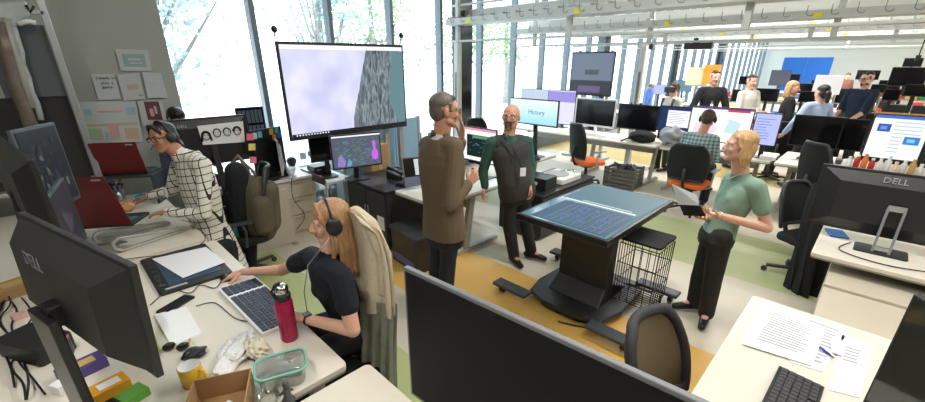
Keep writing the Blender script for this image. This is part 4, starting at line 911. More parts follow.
# ================================================================== chairs and bench props
office_chair((6.55, 3.45), heading((0.9, -0.45)), 'black mesh office chair with orange seat in front of the white-framed screen', seat_m=ORG, armm=SIL, group='orange seated office chairs')
office_chair((6.38, 1.72), heading((1, 0.0)), 'black office chair with orange seat holding the man in plaid', seat_m=ORG, back_m=CHF, armm=SIL, group='orange seated office chairs', bh=0.50, bw=0.52)
oc = office_chair((5.42, 4.9), heading((-0.3, -1)), 'black office chair behind the pink bordered monitor', group='black office chairs')
t = empty('storage_crate', (7.0, 2.95, 0), 0.05, 'grey folding crate full of dark gear under the bench', 'crate')
CRT = cm('crate_grey', (96, 96, 90), rough=0.6)
f = MB()
f.bx((-0.2, -0.26, 0), (0.2, 0.26, 0.02), CRT)
for k in range(5):
    z0 = 0.03+k*0.068
    for s_ in (-1, 1): f.bx((s_*0.2-0.008, -0.26, z0), (s_*0.2+0.008, 0.26, z0+0.045), CRT); f.bx((-0.2, s_*0.26-0.008, z0), (0.2, s_*0.26+0.008, z0+0.045), CRT)
for sx in (-1, 1):
    for sy in (-1, 1): f.bx((sx*0.2-0.015, sy*0.26-0.015, 0), (sx*0.2+0.015, sy*0.26+0.015, 0.37), CRT)
f.build('slatted_body', None, t)
g = MB(); RR = random.Random(3)
for i in range(14): g.box((RR.uniform(-0.13, 0.13), RR.uniform(-0.2, 0.2), 0.30+RR.uniform(0, 0.06)), (0.09, 0.07, 0.07), BLK, (RR.random(), RR.random(), RR.random()))
tag(g.build('dark_gear', None, t), kind='stuff')
def bag_lump(name, loc, r, m, label, cat, seed=1, disp=0.25, sub=3, fq=1.0, group=None, handle=None):
    bm = bmesh.new(); bmesh.ops.create_icosphere(bm, subdivisions=sub, radius=1); R = random.Random(seed)
    fr = [(R.uniform(2, 5)*fq, R.uniform(2, 5)*fq, R.uniform(2, 5)*fq, R.uniform(0, 6)) for _ in range(6)]
    for v in bm.verts:
        c = v.co.copy(); d = sum(math.sin(a*c.x+p)*math.cos(b*c.y-p)*math.sin(q*c.z+p) for a, b, q, p in fr)/3
        v.co = V((c.x*r[0], c.y*r[1], max(-0.8, c.z)*r[2]))*(1+disp*d)
    zm = min(v.co.z for v in bm.verts)
    for v in bm.verts: v.co.z -= zm
    me = bpy.data.meshes.new(name); bm.to_mesh(me); bm.free(); me.materials.append(m); me.polygons.foreach_set('use_smooth', [True]*len(me.polygons))
    t = empty(name, loc, 0, label, cat, group); o = bpy.data.objects.new('body', me); COL.objects.link(o); o.parent = t
    return t
t = bag_lump('backpack', (7.42, 2.9, DZ), (0.16, 0.24, 0.11), CHF, 'black soft bag on the bench left of the grey plastic bag', 'bag', 3, 0.25)
MB().tube([(-0.12, -0.12, 0.12), (-0.18, -0.04, 0.16), (-0.17, 0.1, 0.12), (-0.18, 0.3, 0.0)], 0.012, CHF).build('strap', None, t)
PLB = cm('crinkled_plastic', (150, 152, 158), rough=0.35, bump=0.8, nscale=30, noise=0.12)
t = bag_lump('plastic_bag', (7.42, 2.38, DZ), (0.15, 0.19, 0.16), PLB, 'light grey plastic bag on the bench beside the black soft bag', 'bag', 8, 0.6, 4, 1.6)
MB().tube([(0, -0.1, 0.16), (0.01, -0.04, 0.26), (0, 0.03, 0.17)], 0.012, PLB).build('knot', None, t)
bag_lump('headset', (7.4, 1.98, DZ), (0.13, 0.17, 0.08), BLK, 'black headset heap in front of the document screen', 'headset', 5, 0.6)
office_chair((6.88, 0.27), heading((0.75, -0.65)), 'black mesh office chair at the desk with the double dark monitors', group='black office chairs', bh=0.62, bw=0.44, frame_m=DGR)
t = office_chair((5.08, 0.16), heading((-0.5, -1)), 'black office chair buried under a long black coat, right of centre', arms=False, group='black office chairs', bh=0.42, bw=0.46, frame_m=DGR)
# far benches: rows of desks beyond
far = [(9.9, 0.2, 2.7, 'x'), (9.9, -2.6, 0.0, 'x'), (11.4, 3.0, 5.6, 'x'), (12.6, -0.4, 2.2, 'x'), (13.0, -3.6, -0.8, 'x'), (15.2, 2.6, 5.4, 'x'), (16.0, -1.0, 2.0, 'x'), (19.5, 1.0, 5.0, 'x'), (19.5, -4, 0.5, 'x'), (24, 0, 5, 'x')]
nm = ['first far desk row behind the standing people, window half', 'first far desk row behind the standing people, right half', 'far desk by the windows behind the black shirt man', 'far desk behind the blond woman', 'far desk behind the navy shirt man', 'far desk by the slatted windows', 'far desk behind the white board', 'distant desk by the blue panel', 'distant desk at the right edge', 'farthest desk before the end wall']
for (x, y0, y1, _), l in zip(far, nm):
    t_leg_desk('desk', x, y0, x+0.8, y1, DZ, [y0+0.3, y1-0.3], 'y', l, top=DESKW, group='far desks')
R2 = random.Random(21)
DBL = cm('slate_blue_plastic', (58, 74, 92), rough=0.5)
def far_mon(px, py0, wpx, hpx, a, label, scr=None, fm=None, z0=None, stand='plate'):
    A = pa(px, py0, a); B = pa(px+wpx, py0+hpx, a)
    h = A.z-B.z; zt = A.z
    zb = max(0.06, B.z-DZ); 
    yy = (A.y+B.y)/2; on = any(x <= a <= x+0.8 and y0 <= yy <= y1 for x, y0, y1, _ in far)
    zs = DZ if on else 0.0
    return monitor((a, yy, zs), (-1, 0), abs(A.y-B.y), max(0.2, zt-DZ-zb), zb+DZ-zs, label, scr=scr, frame_m=fm, group='far monitors')
fm_list = [
 (733, 89, 22, 14, 11.8, 'slate blue monitor between the black and the white shirt', None, DBL), (772, 70, 16, 16, 16.3, 'tall dark blue monitor under the left end of the blue panel', DNV, DBL),
 (757, 88, 20, 14, 11.9, 'black monitor left of the blond woman', None, None), (795, 83, 20, 11, 13.0, 'black monitor right of the blond woman head', None, None),
 (836, 88, 18, 16, 12.9, 'black monitor beside the light blue shirt', None, None), (838, 92, 16, 11, 13.6, 'farther black monitor behind the light blue shirt', None, None),
 (893, 67, 30, 20, 13.3, 'wide black monitor near the right edge of the picture', None, None), (880, 80, 18, 12, 16.3, 'small far monitor behind the seated red-haired person', None, None),
 (674, 80, 17, 12, 15.6, 'pale teal far monitor behind the headset man', screen('px_teal2', (110, 150, 170), 0.8), None), (652, 84, 14, 11, 15.5, 'small bright laptop-like monitor left of the wooden post', PERI, None),
 (800, 93, 16, 10, 10.1, 'dark monitor just right of the blond woman shoulder', None, None), (696, 88, 12, 12, 11.7, 'pale monitor behind the black shirt man elbow', screen('px_pale2', (200, 208, 216), 0.9), None),
 (858, 70, 20, 10, 19.7, 'distant black monitor over the navy shirt man', None, None), (812, 80, 14, 8, 19.8, 'distant black monitor under the blue panel', None, None), (740, 76, 16, 9, 19.8, 'distant dark monitor under the orange stand', None, DBL),
 (884, 92, 14, 9, 11.0, 'low black monitor between the navy tee man and the poster display', None, None), (906, 84, 19, 13, 10.6, 'black monitor directly above the top right corner of the poster display', None, None), (872, 84, 14, 9, 15.9, 'small black monitor right behind the navy tee man', None, None),
 (905, 58, 16, 9, 24.2, 'farthest black monitor at the right edge', None, None), (785, 74, 14, 8, 24.3, 'farthest dark monitor by the blue panel', None, None)]
for f in fm_list: far_mon(*f[:6], f[6], f[7])
# blue panel, orange stand, white board on the far side
t = empty('partition', (29.6, 3.5, 0), 0, 'bright blue panel standing against the far wall', 'panel')
BLU = cm('bright_blue_panel', (10, 92, 178), rough=0.6)
for y in (-1.05, 0.0): MB().bx((0, y+0.005, 0.1), (0.06, y+1.045, 2.25), BLU).build('panel', None, t)
MB().bx((-0.1, -1.05, 0), (0.2, -0.95, 0.1), STL).bx((-0.1, 0.95, 0), (0.2, 1.05, 0.1), STL).build('foot', None, t)
t = empty('flip_chart', (14.4, 3.95, 0), heading((1, 0)), 'orange and cream board on a stand before the slatted windows', 'board')
MB().bx((-0.15, -0.02, 1.42), (0.28, 0.02, 1.98), cm('orange_sheet', (240, 156, 44), rough=0.7)).build('orange_panel', None, t)
MB().bx((-0.62, 0.0, 1.38), (-0.12, 0.04, 1.90), cm('cream_sheet', (236, 226, 190), rough=0.7)).build('cream_panel', None, t)
MB().tube([(-0.4, 0.03, 0), (-0.1, 0.03, 1.5)], 0.015, STL).tube([(0.4, 0.03, 0), (0.1, 0.03, 1.5)], 0.015, STL).bx((-0.6, -0.03, 1.36), (0.3, 0.05, 1.40), STL).build('stand', None, t)
t = empty('white_board', (12.2, 0.98, 0), heading((1, -0.15)), 'blank white board leaning behind the light blue shirt woman', 'board')
A = pa(823, 75, 12.2); B = pa(846, 95, 12.2); w_ = (A.y-B.y)/2
MB().bx((-w_, -0.015, B.z), (w_, 0.015, A.z), PAP).build('board', None, t, 0.003); MB().bx((-w_*0.8, -0.01, 0), (-w_*0.72, 0.03, B.z+0.1), STL).bx((w_*0.72, -0.01, 0), (w_*0.8, 0.03, B.z+0.1), STL).build('leg', None, t)
# ================================================================== RIGHT FOREGROUND
mR = monitor((4.32, -0.27, DZ), (1, 0.0), 0.98, 0.50, 0.09, 'monitor seen from behind on a silver stand, right', stand='silver', back_logo=('DELL', 0.062, 0.06, 0.195, 0.040), depth=0.05)
RS = mat('reflecting_screen', (0.03, 0.035, 0.03), rough=0.08, spec=0.8)
mR2 = monitor((1.66, -0.43, DZ), (-0.6, 0.8), 0.60, 0.52, 0.12, 'dark-edged monitor cut by the right edge of the picture', scr=RS, bez=0.012)
keyboard((1.93, -0.05, DZ), -0.03, 0.42, 0.17, 'compact black keyboard on the right foreground desk', BLK, cm('key_black', (58, 58, 62), rough=0.5), rows=5, cols=14)
zt = DZ+0.002
INKL = cm('pale_ink', (172, 174, 180), rough=0.8)
def flat(name, quadpx, z, label, **k): return paper(name, [pz(*p, z) for p in quadpx], label, **k)
flat('paper', [(765, 300), (849, 331), (822, 372), (790, 362)], zt, 'larger printed sheet lying lowest in the paper pile on the right desk', lines=[(0.55, v0, u1, v1, m_) for (u0, v0, u1, v1, m_) in txt_lines(0.5, 0.08, 0.95, 0.9, 12, m=INKL, seed=3)])
flat('paper', [(842, 335), (873, 345), (860, 398), (829, 390)], zt, 'sheet of paper beside the right edge monitor', lines=txt_lines(0.2, 0.2, 0.8, 0.5, 5, m=INKL, seed=5))
flat('paper', [(768, 305), (826, 330), (812, 366), (742, 344)], DZ+0.008, 'top printed page of text in the paper pile on the right desk', lines=txt_lines(0.15, 0.12, 0.85, 0.85, 13, m=INKL, seed=7))
flat('paper', [(757, 308), (768, 303), (765, 330), (743, 340)], DZ+0.005, 'blank sheet peeking out left under the top page', )
t = empty('pen', pz(827, 352, DZ+0.014), 0, 'blue and black pen on the paper pile', 'pen'); o_ = t.location.copy()
A = pz(820, 347, DZ+0.012)-o_; B = pz(834, 358, DZ+0.012)-o_
MB().tube([A, A.lerp(B, 0.6)], 0.006, cm('pen_blue', (40, 70, 200), rough=0.3)).build('barrel', None, t); MB().tube([A.lerp(B, 0.6), B], [0.006, 0.002], BLK).build('tip', None, t)
flat('paper', [(830, 340), (846, 344), (842, 356), (832, 352)], DZ+0.011, 'small clip of paper by the pen')
# things on the desk behind (dr2)
t = empty('mug', (4.42, -0.62, DZ), 0, 'white cup on the desk behind the silver monitor stand', 'cup')
MB().lathe([(0, 0), (0.045, 0), (0.05, 0.10), (0.046, 0.10), (0.042, 0.008), (0, 0.008)], (0,0,0), WHT).build('body', None, t); MB().tube([(0.048, 0, 0.08), (0.08, 0, 0.07), (0.08, 0, 0.03), (0.046, 0, 0.02)], 0.006, WHT).build('handle', None, t)
t = empty('notebook', (4.45, 0.0, DZ), 0.3, 'small blue notebook at the corner of the right desk', 'notebook'); MB().bx((-0.09, -0.06, 0), (0.09, 0.06, 0.014), cm('notebook_blue', (36, 110, 180), rough=0.5)).build('cover', None, t); MB().bx((-0.085, -0.062, 0.002), (0.088, -0.058, 0.012), PAP).build('pages', None, t)
cable('cable', [(4.3, -0.1, 0.748), (4.05, -0.05, 0.748), (3.95, -0.3, 0.748), (4.05, -0.6, 0.748), (4.2, -0.9, 0.748)], 0.004, 'black cable looping around the silver monitor stand')
# mesh chair in the foreground
fc = office_chair((1.83, 0.20), heading((-0.10, -1)), 'black mesh-back office chair in the right foreground', back_m=cm('open_mesh', (104, 88, 62), rough=0.8, noise=0.4, nscale=220), frame_m=cm('chair_frame_dark', (46, 46, 48), rough=0.6), bh=0.44, bw=0.50, seat_z=0.40, arms=False, group='black office chairs', lean=0.16, fr_r=0.028)
# the big dark screen along the bottom
mB = monitor((0.84, 0.58, DZ), (-1, -0.075), 1.02, 0.60, 0.06, 'big blank dark screen in the near foreground seen from above', scr=mat('big_off_screen', (0.010, 0.011, 0.013), rough=0.5, spec=0.12), bez=0.014, frame_m=cm('grey_bezel', (120, 122, 124), rough=0.4))
# ================================================================== LEFT FOREGROUND
def mon_top(tl, tr, zt, h, label, flip=False, **k):
    """monitor from the two ends of its top edge (image points) at height zt; screen faces the camera unless flip"""
    A, B = pz(*tl, zt), pz(*tr, zt); d = (B-A); d.z = 0; w = d.length; c = (A+B)/2
    n = V((d.y, -d.x)).normalized()       # towards the viewer when walking left to right
    f = (-n if flip else n)
    return monitor((c.x, c.y, k.pop('z0', DZ)), (f.x, f.y), w, h, zt-h-k.get('zz', DZ) if False else zt-h-DZ, label, **k)
dl = mon_top((12, 213), (124, 268), 1.54, 0.40, 'large black monitor seen from behind at the left edge', flip=True, tilt=0.06, depth=0.07, frame_m=cm('grey_black_plastic', (44, 44, 44), rough=0.5, noise=0.1, nscale=80), stand=None, back_logo=('DELL', 0.075, 0.12, 0.095, 0.071, cm('logo_grey', (120, 120, 122), rough=0.4)))
MB().bx((-0.10, 0.10, 0.004-0.0), (0.10, 0.13, 0.55), BLK2).bx((-0.14, 0.0, 0.0), (0.14, 0.22, 0.02), BLK2).bx((-0.04, 0.03, 0.5), (0.04, 0.11, 0.58), BLK2).build('stand_neck', None, dl, 0.006)
rd = cm('red_sticker', (214, 60, 50), rough=0.5); te = cm('teal_sticker', (40, 150, 130), rough=0.5)
PIC = [(0, 0, 1, 1, screen('pic_dark', (30, 38, 46), 0.45))]
RP = random.Random(9)
for i in range(40):
    u, v = RP.uniform(0.1, 0.8), RP.uniform(0.15, 0.8)
    PIC.append((((u, v), (u+RP.uniform(.03,.12), v+RP.uniform(-.03,.03)), (u+RP.uniform(.03,.1), v+RP.uniform(.05,.15)), (u+RP.uniform(-.02,.03), v+RP.uniform(.03,.12))), screen('pic_%d' % (i % 5), [(50, 58, 66), (40, 48, 56), (110, 108, 102), (60, 66, 74), (38, 46, 56)][i % 5], 0.5)))
monL1 = mon_top((5, 131), (50, 122), 1.74, 0.50, 'monitor with a dark grey picture at the far left', content=PIC, frame_m=cm('blue_grey_bezel', (76, 86, 94), rough=0.4), bez=0.018)
monL2 = mon_top((-6, 135), (27, 160), 1.66, 0.42, 'black monitor back cut off by the left edge', flip=True, depth=0.06)
c = [(0, 0, 1, 1, screen('pic_violetgrey', (50, 48, 60), 0.35)), (((0.5, 0.3), (0.8, 0.5), (0.45, 0.7)), screen('pic_tri', (90, 78, 88), 0.4))]
monL3 = mon_top((34, 206), (60, 176), 1.41, 0.44, 'narrow tilted screen standing between the left monitor and the red laptop', content=c, frame_m=cm('blue_grey_bezel', (96, 108, 116)), bez=0.02)
# red laptops
RED = cm('deep_red_lid', (104, 10, 16), rough=0.35, noise=0.05, nscale=8); YEL = cm('gold_emblem', (168, 120, 32), rough=0.45)
KBL = cm('backlit_keys', (70, 120, 130), rough=0.5)
def laptop(hl, hr, top_l, hz, label, kd=0.25, lidh=0.27, lean=0.3, emblem=False, away=True):
    """hinge ends hl, hr in world; lid leans; keyboard goes to the far side"""
    c = (hl+hr)/2; d = hr-hl; w = d.length; t = empty('laptop', (c.x, c.y, c.z), math.atan2(d.y, d.x), label, 'laptop')
    b = MB().rbox((0, kd/2, 0.011), (w, kd, 0.022), 0.012, BLK).build('base', None, t, 0.004)
    k = MB()
    for r in range(5):
        for q in range(14): k.box((-w/2+0.03+(w-0.06)*(q+0.5)/14, 0.03+(kd*0.5)*(r+0.5)/5, 0.0245), ((w-0.06)/14*0.85, kd*0.5/5*0.8, 0.005), KBL)
    tag(k.build('keys', None, t), kind='stuff'); MB().box((0, kd*0.8, 0.0225), (0.1, 0.06, 0.002), DGR).build('touchpad', None, t)
    M = Matrix.Translation((0, 0.005, 0.022)) @ Matrix.Rotation(lean, 4, 'X')
    l = MB(M).bx((-w/2, -0.010, 0.0), (w/2, 0.0, lidh), RED).build('lid', None, t, 0.004)
    MB(M).bx((-w/2+0.012, 0.0, 0.015), (w/2-0.012, 0.002, lidh-0.012), OFF).build('screen', None, l)
    MB(M).bx((w/2-0.09, -0.0112, lidh-0.03), (w/2-0.03, -0.010, lidh-0.018), LGR).build('lid_badge', None, l)
    return t
t = empty('laptop_riser', (0.33, 4.02, DZ), 0.30, 'grey aluminium loop riser under the front red laptop', 'stand')
AL2 = cm('satin_grey_metal', (178, 178, 172), rough=0.35, metal=0.5)
def strap(pts, w, th, m): 
    mb = MB()
    for i in range(len(pts)-1): mb.beam(pts[i], pts[i+1], w, th, m, up=(0, 1, 0) if False else (0, 0, 1))
    return mb
strap([(-0.22, -0.14, 0.012), (-0.27, -0.14, 0.04), (-0.28, -0.14, 0.09), (-0.24, -0.14, 0.115), (0.24, -0.14, 0.03), (0.26, -0.14, 0.012), (-0.22, -0.14, 0.012)], 0.028, 0.02, AL2).build('front_loop', None, t, 0.004)
strap([(-0.22, 0.14, 0.012), (-0.27, 0.14, 0.04), (-0.28, 0.14, 0.09), (-0.24, 0.14, 0.115), (0.24, 0.14, 0.03), (0.26, 0.14, 0.012), (-0.22, 0.14, 0.012)], 0.028, 0.02, AL2).build('rear_loop', None, t, 0.004)
MB().bx((-0.24, -0.14, 0.05), (-0.18, 0.14, 0.062), AL2).build('cross_plate', None, t)
HZ = DZ+0.135
laptop(pz(74, 230, HZ), pz(133, 226, HZ), None, None, 'red-lidded laptop raised on the metal loop riser', kd=0.28, lidh=0.45, lean=0.34)
lp1, lp2 = pd(103, 177, 3.9), pd(148, 173, 4.0); lp1.z = lp2.z = 0.5*(lp1.z+lp2.z); lc = (lp1+lp2)/2
t = empty('monitor_riser', (lc.x, lc.y, DZ), math.atan2(lp2.y-lp1.y, lp2.x-lp1.x), 'dark desk riser under the second red-lidded laptop', 'stand')
MB().bx((-0.26, -0.08, lc.z-DZ-0.02), (0.26, 0.26, lc.z-DZ), DGR).build('shelf', None, t, 0.004); MB().bx((-0.26, -0.08, 0), (-0.24, 0.26, lc.z-DZ-0.02), DGR).build('leg', None, t); MB().bx((0.24, -0.08, 0), (0.26, 0.26, lc.z-DZ-0.02), DGR).build('leg', None, t)
laptop(lp1, lp2, None, None, 'second red-lidded laptop standing behind the pen cup', kd=0.24, lidh=0.32, lean=0.22)
# pen cup with odds and ends
def cup(loc, r, h, m, label, cat='cup', name='cup', handle=False, th=0.004, n=24):
    t = empty(name, loc, 0, label, cat)
    MB().lathe([(0, 0), (r*0.92, 0), (r, 0.01), (r, h), (r-th, h), (r-th, 0.008), (0, 0.008)], (0,0,0), m, n).build('body', None, t)
    return t
pc = pz(121, 200, DZ)
t = cup((pc.x, pc.y, DZ), 0.045, 0.12, SIL, 'metal pen cup full of colourful toppers behind the front red laptop', name='pen_cup')
for i in range(9):
    a = i*2.4; p = V((math.cos(a)*0.022, math.sin(a)*0.022, 0)); q = p*2.0+V((0, 0, 0.16+0.02*(i % 3)))
    o = MB().tube([p+V((0,0,0.02)), q], 0.004, [BLK, cm('pen_yellow', (220, 190, 40)), cm('pen_blue', (40, 70, 200)), WHT][i % 4], 6).build('pen', None, t)
    MB().ell(q, (0.013, 0.013, 0.015), [cm('top_navy', (40, 40, 80)), cm('pen_yellow', (220, 190, 40)), WHT, cm('top_violet', (90, 60, 120))][i % 4]).build('topper', None, o)
t = bag_lump('snack_bag', tuple(pz(128, 211, DZ)), (0.07, 0.05, 0.05), cm('snack_orange', (220, 160, 110), rough=0.4, noise=0.2, nscale=30), 'crumpled orange snack wrapper next to the pen cup', 'wrapper', 4, 0.5)
t = bag_lump('cloth', tuple(pz(137, 187, DZ)), (0.05, 0.06, 0.035), cm('cyan_cloth', (40, 170, 196), rough=0.8), 'small turquoise lump of cloth behind the pen cup', 'cloth', 6, 0.5); t.location = (pb(137, 184, 5.2).x, 5.2, DZ)
# drawing tablet and paper
t = empty('drawing_tablet', (0.42, 3.18, DZ), 0, 'dark pen tablet with blue-grey surface lying on the left desk', 'tablet')
MB().rbox((0, 0.0, 0.010), (0.42, 0.66, 0.02), 0.02, BLK).build('body', None, t, 0.004); MB().bx((-0.14, -0.25, 0.02), (0.17, 0.27, 0.0215), cm('tablet_blue', (52, 74, 98), rough=0.3)).build('active_area', None, t)
kk = MB()
for i in range(6): MB().box((-0.175, -0.22+i*0.085, 0.022), (0.03, 0.05, 0.004), DGR).build('button', None, t)
MB().bx((-0.17, -0.30, 0.0202), (-0.05, -0.275, 0.0212), LGR).build('label_strip', None, t)
flat('paper', [(152, 259), (206, 247), (226, 262), (183, 278)], DZ+0.026, 'blank white sheet lying on the dark pen tablet')
# phone, notebook, mug
t = empty('smartphone', (0.26, 2.68, DZ), 0.05, 'black smartphone on the left desk above the white notebook', 'phone'); MB().rbox((0, 0, 0.006), (0.085, 0.20, 0.011), 0.015, BLK).build('case', None, t, 0.003)
t.rotation_euler = (0, 0, -1.05)
MB().rbox((0, 0, 0.0122), (0.075, 0.17, 0.001), 0.008, OFF).build('screen', None, t)
t = empty('notebook', pz(176, 327, DZ), 0, 'open white notepad on the left desk below the smartphone', 'notebook'); o_ = t.location.copy()
Q = [pz(*p, DZ)-o_ for p in [(154, 316), (187, 308), (203, 335), (172, 348)]]
for k in range(3): MB().add([(q.x*(1-0.01*k), q.y*(1-0.01*k), 0.004*k) for q in Q]+[(q.x*(1-0.01*k), q.y*(1-0.01*k), 0.004*k+0.004) for q in Q], [(0,3,2,1),(4,5,6,7),(0,1,5,4),(1,2,6,5),(2,3,7,6),(3,0,4,7)], PAP).build(['cover', 'pages', 'sheet'][k], None, t)
YMG = cm('yellow_glaze', (232, 186, 52), rough=0.25, coat=0.5)
mg = pz(194, 383, DZ); t = empty('mug', (mg.x, mg.y, DZ), 0, 'yellow mug with white inside, left foreground', 'mug')
MB().lathe([(0, 0), (0.040, 0), (0.044, 0.006), (0.046, 0.098), (0.0435, 0.100)], (0,0,0), YMG, 32).build('body', None, t); MB().lathe([(0.0435, 0.100), (0.042, 0.096), (0.040, 0.008), (0, 0.006)], (0,0,0.0005), WHT, 32).build('inside', None, t)
hd_ = (CR*0.9-CF*0.1); MB().tube([hd_*0.044+V((0,0,0.08)), hd_*0.072+V((0,0,0.078)), hd_*0.080+V((0,0,0.05)), hd_*0.068+V((0,0,0.025)), hd_*0.043+V((0,0,0.02))], 0.007, YMG, 10).build('handle', None, t)
# eyeglass strap / small clutter behind the mug
t = empty('sunglasses', tuple(pz(177, 350, DZ)), 0, 'dark sunglasses with gold straps behind the yellow mug', 'sunglasses')
GLD = cm('gold_metal', (190, 160, 80), rough=0.3, metal=0.7)
for sx in (-1, 1):
    p = CR*sx*0.035; MB().ell(p+V((0,0,0.022)), (0.030, 0.016, 0.022), BLK2).build('lens', None, t)
MB().tube([V((0,0,0.01))-CR*0.065, V((0,0,0.02))-CR*0.06-CF*0.05, V((0,0,0.006))-CR*0.04-CF*0.09], 0.004, GLD).tube([V((0,0,0.03))+CR*0.065, V((0,0,0.045))+CR*0.06+CF*0.03, V((0,0,0.01))+CR*0.02+CF*0.07], 0.004, GLD).tube([V((0,0,0.02))-CR*0.01, V((0,0,0.03)), V((0,0,0.02))+CR*0.01], 0.003, GLD).build('frame', None, t)
bag_lump('camera_strap', tuple(pz(196, 357, DZ)), (0.055, 0.035, 0.022), BLK, 'small black strap bundle right behind the yellow mug', 'strap', 12, 0.6)
# keyboard under the woman's hands
LK = keyboard((0.60, 2.33, DZ), heading((-1, 0.0)), 0.66, 0.235, 'white keyboard with dark blue keys under the headphone woman\'s hands', WHT, cm('key_navy', (38, 46, 66), rough=0.5, noise=0.3, nscale=60), rows=6, cols=20)
LK.location = (0.612, 2.33, DZ); LK.rotation_euler = (0, 0, heading((-1, -0.03)))
ms_ = pz(226, 279, DZ); t = empty('mouse', (ms_.x, ms_.y, DZ), 0, 'dark mouse under the headphone woman\'s right hand', 'mouse'); MB().ell((0, 0, 0.010), (0.034, 0.055, 0.024), BLK).build('shell', None, t); MB().cyl((0, 0.02, 0.028), 0.006, 0.008, DGR, 10).build('wheel', None, t)
# pink bottle
bt = pz(290, 338, DZ); t = empty('water_bottle', (bt.x, bt.y, DZ), 0, 'translucent magenta water bottle with grey and black cap', 'bottle')
PNK = mat('magenta_plastic', C_((206, 24, 92)), rough=0.12, trans=0.35, spec=0.5)
MB().lathe([(0, 0), (0.034, 0.0), (0.037, 0.01), (0.0345, 0.06), (0.037, 0.075), (0.037, 0.17), (0.030, 0.185)], (0,0,0), PNK, 28).build('body', None, t)
MB().lathe([(0.031, 0.180), (0.034, 0.185), (0.034, 0.205), (0.026, 0.21), (0, 0.21)], (0,0,0), BLK, 24).build('collar', None, t)
MB().lathe([(0.024, 0.208), (0.030, 0.212), (0.029, 0.235), (0.020, 0.245), (0, 0.247)], (0,0,0), CHR, 24).build('cap', None, t)
MB().tube([(-0.03, 0, 0.2), (-0.038, 0, 0.225), (-0.02, 0, 0.25), (0.0, 0, 0.252)], 0.005, BLK).build('carry_loop', None, t); t.scale = (1.22, 1.22, 1.32)
# plastic bag, cardboard box, glass container
CLB = cm('white_film', (226, 224, 222), rough=0.3, bump=1.0, nscale=40, noise=0.1)
t = bag_lump('plastic_bag', tuple(pz(236, 358, DZ)), (0.065, 0.15, 0.028), CLB, 'crumpled white plastic bag on the desk between mug and bottle', 'bag', 31, 0.5, 5, 1.5); t.rotation_euler = (0, 0, -0.7)
t = bag_lump('food_bag', tuple(pz(258, 355, DZ)), (0.05, 0.08, 0.04), cm('popcorn_cream', (218, 208, 186), rough=0.6, bump=1.0, nscale=60, noise=0.25), 'bag of pale snack food behind the glass container', 'bag', 17, 0.35, 5, 2.0)
bx_ = pz(216, 396, DZ+0.12); t = empty('cardboard_box', (bx_.x, bx_.y, DZ), PI/4+0.35, 'open brown cardboard box at the bottom left in front of the mug', 'box')
for a, b_ in (((-0.14, -0.11, 0), (-0.136, 0.11, 0.11)), ((0.136, -0.11, 0), (0.14, 0.11, 0.11)), ((-0.14, 0.106, 0), (0.14, 0.11, 0.11)), ((-0.14, -0.11, 0), (0.14, -0.106, 0.11))): MB().bx(a, b_, KRF).build('side', None, t)
MB().bx((-0.14, -0.11, 0), (0.14, 0.11, 0.004), KRF).build('bottom', None, t)
t2 = empty('paper_slip', (bx_.x, bx_.y, DZ+0.006), 0.4, 'white slip of paper inside the open cardboard box', 'paper'); MB().box((0, 0, 0.006), (0.14, 0.09, 0.004), PAP, (0.1, 0, 0)).build('sheet', None, t2)
gc = pz(284, 380, DZ); GLC = glass_mat('clear_container_glass', (0.93, 0.97, 0.96), 0.35, 0.02); MNT = cm('mint_rubber', (130, 190, 172), rough=0.4)
t = empty('glass_container', (gc.x, gc.y, DZ), -PI/4+0.45, 'clear glass food container with mint green lid rim', 'container')
def rring(w, d, r, z, seg=5):
    o = []
    for cx, cy, a0 in ((w/2-r, d/2-r, 0), (-w/2+r, d/2-r, 90), (-w/2+r, -d/2+r, 180), (w/2-r, -d/2+r, 270)):
        for k in range(seg+1): a = math.radians(a0+90*k/seg); o.append((cx+r*math.cos(a), cy+r*math.sin(a), z))
    return o
rings = [rring(0.17, 0.12, 0.03, 0.0), rring(0.185, 0.135, 0.035, 0.01), rring(0.205, 0.150, 0.04, 0.085)]; N = len(rings[0]); vs = sum(rings, []); fs = [tuple(reversed(range(N)))]
for i in range(2): fs += [(i*N+k, i*N+(k+1) % N, (i+1)*N+(k+1) % N, (i+1)*N+k) for k in range(N)]
MB().add(vs, fs, GLC, True).build('glass_body', None, t)
l_ = MB().tube(rring(0.212, 0.158, 0.04, 0.09), 0.007, MNT, 8, closed=True).build('lid_rim', None, t)
MB().add(rring(0.205, 0.150, 0.04, 0.094), [tuple(range(N))], GLC).build('lid_pane', None, l_)
t = empty('plastic_dome', tuple(pz(268, 400, DZ)), 0, 'clear round plastic bowl in front of the glass container', 'bowl')
MB().lathe([(0.03, 0), (0.055, 0.01), (0.07, 0.05), (0.075, 0.09), (0.077, 0.092)], (0,0,0), GLC, 28).build('bowl', None, t)
t = empty('figurine', tuple(pz(289, 402, DZ)), 0, 'small dark grey pewter figurine at the bottom edge', 'figurine')
PEW = cm('pewter', (92, 92, 96), rough=0.4, metal=0.5)
fuse('figure', [('c', (0,0,0.012), (0,0,0.02), 0.028, 0.022), ('c', (0,0,0.02), (0,0,0.07), 0.016, 0.014), ('e', (0,0,0.095), (0.014, 0.014, 0.016)), ('c', (0.0,0,0.07), (0.025,0.01,0.045), 0.007, 0.006), ('c', (0,0,0.07), (-0.025,0.01,0.05), 0.007, 0.006)], 0.003, PEW, t, 1)
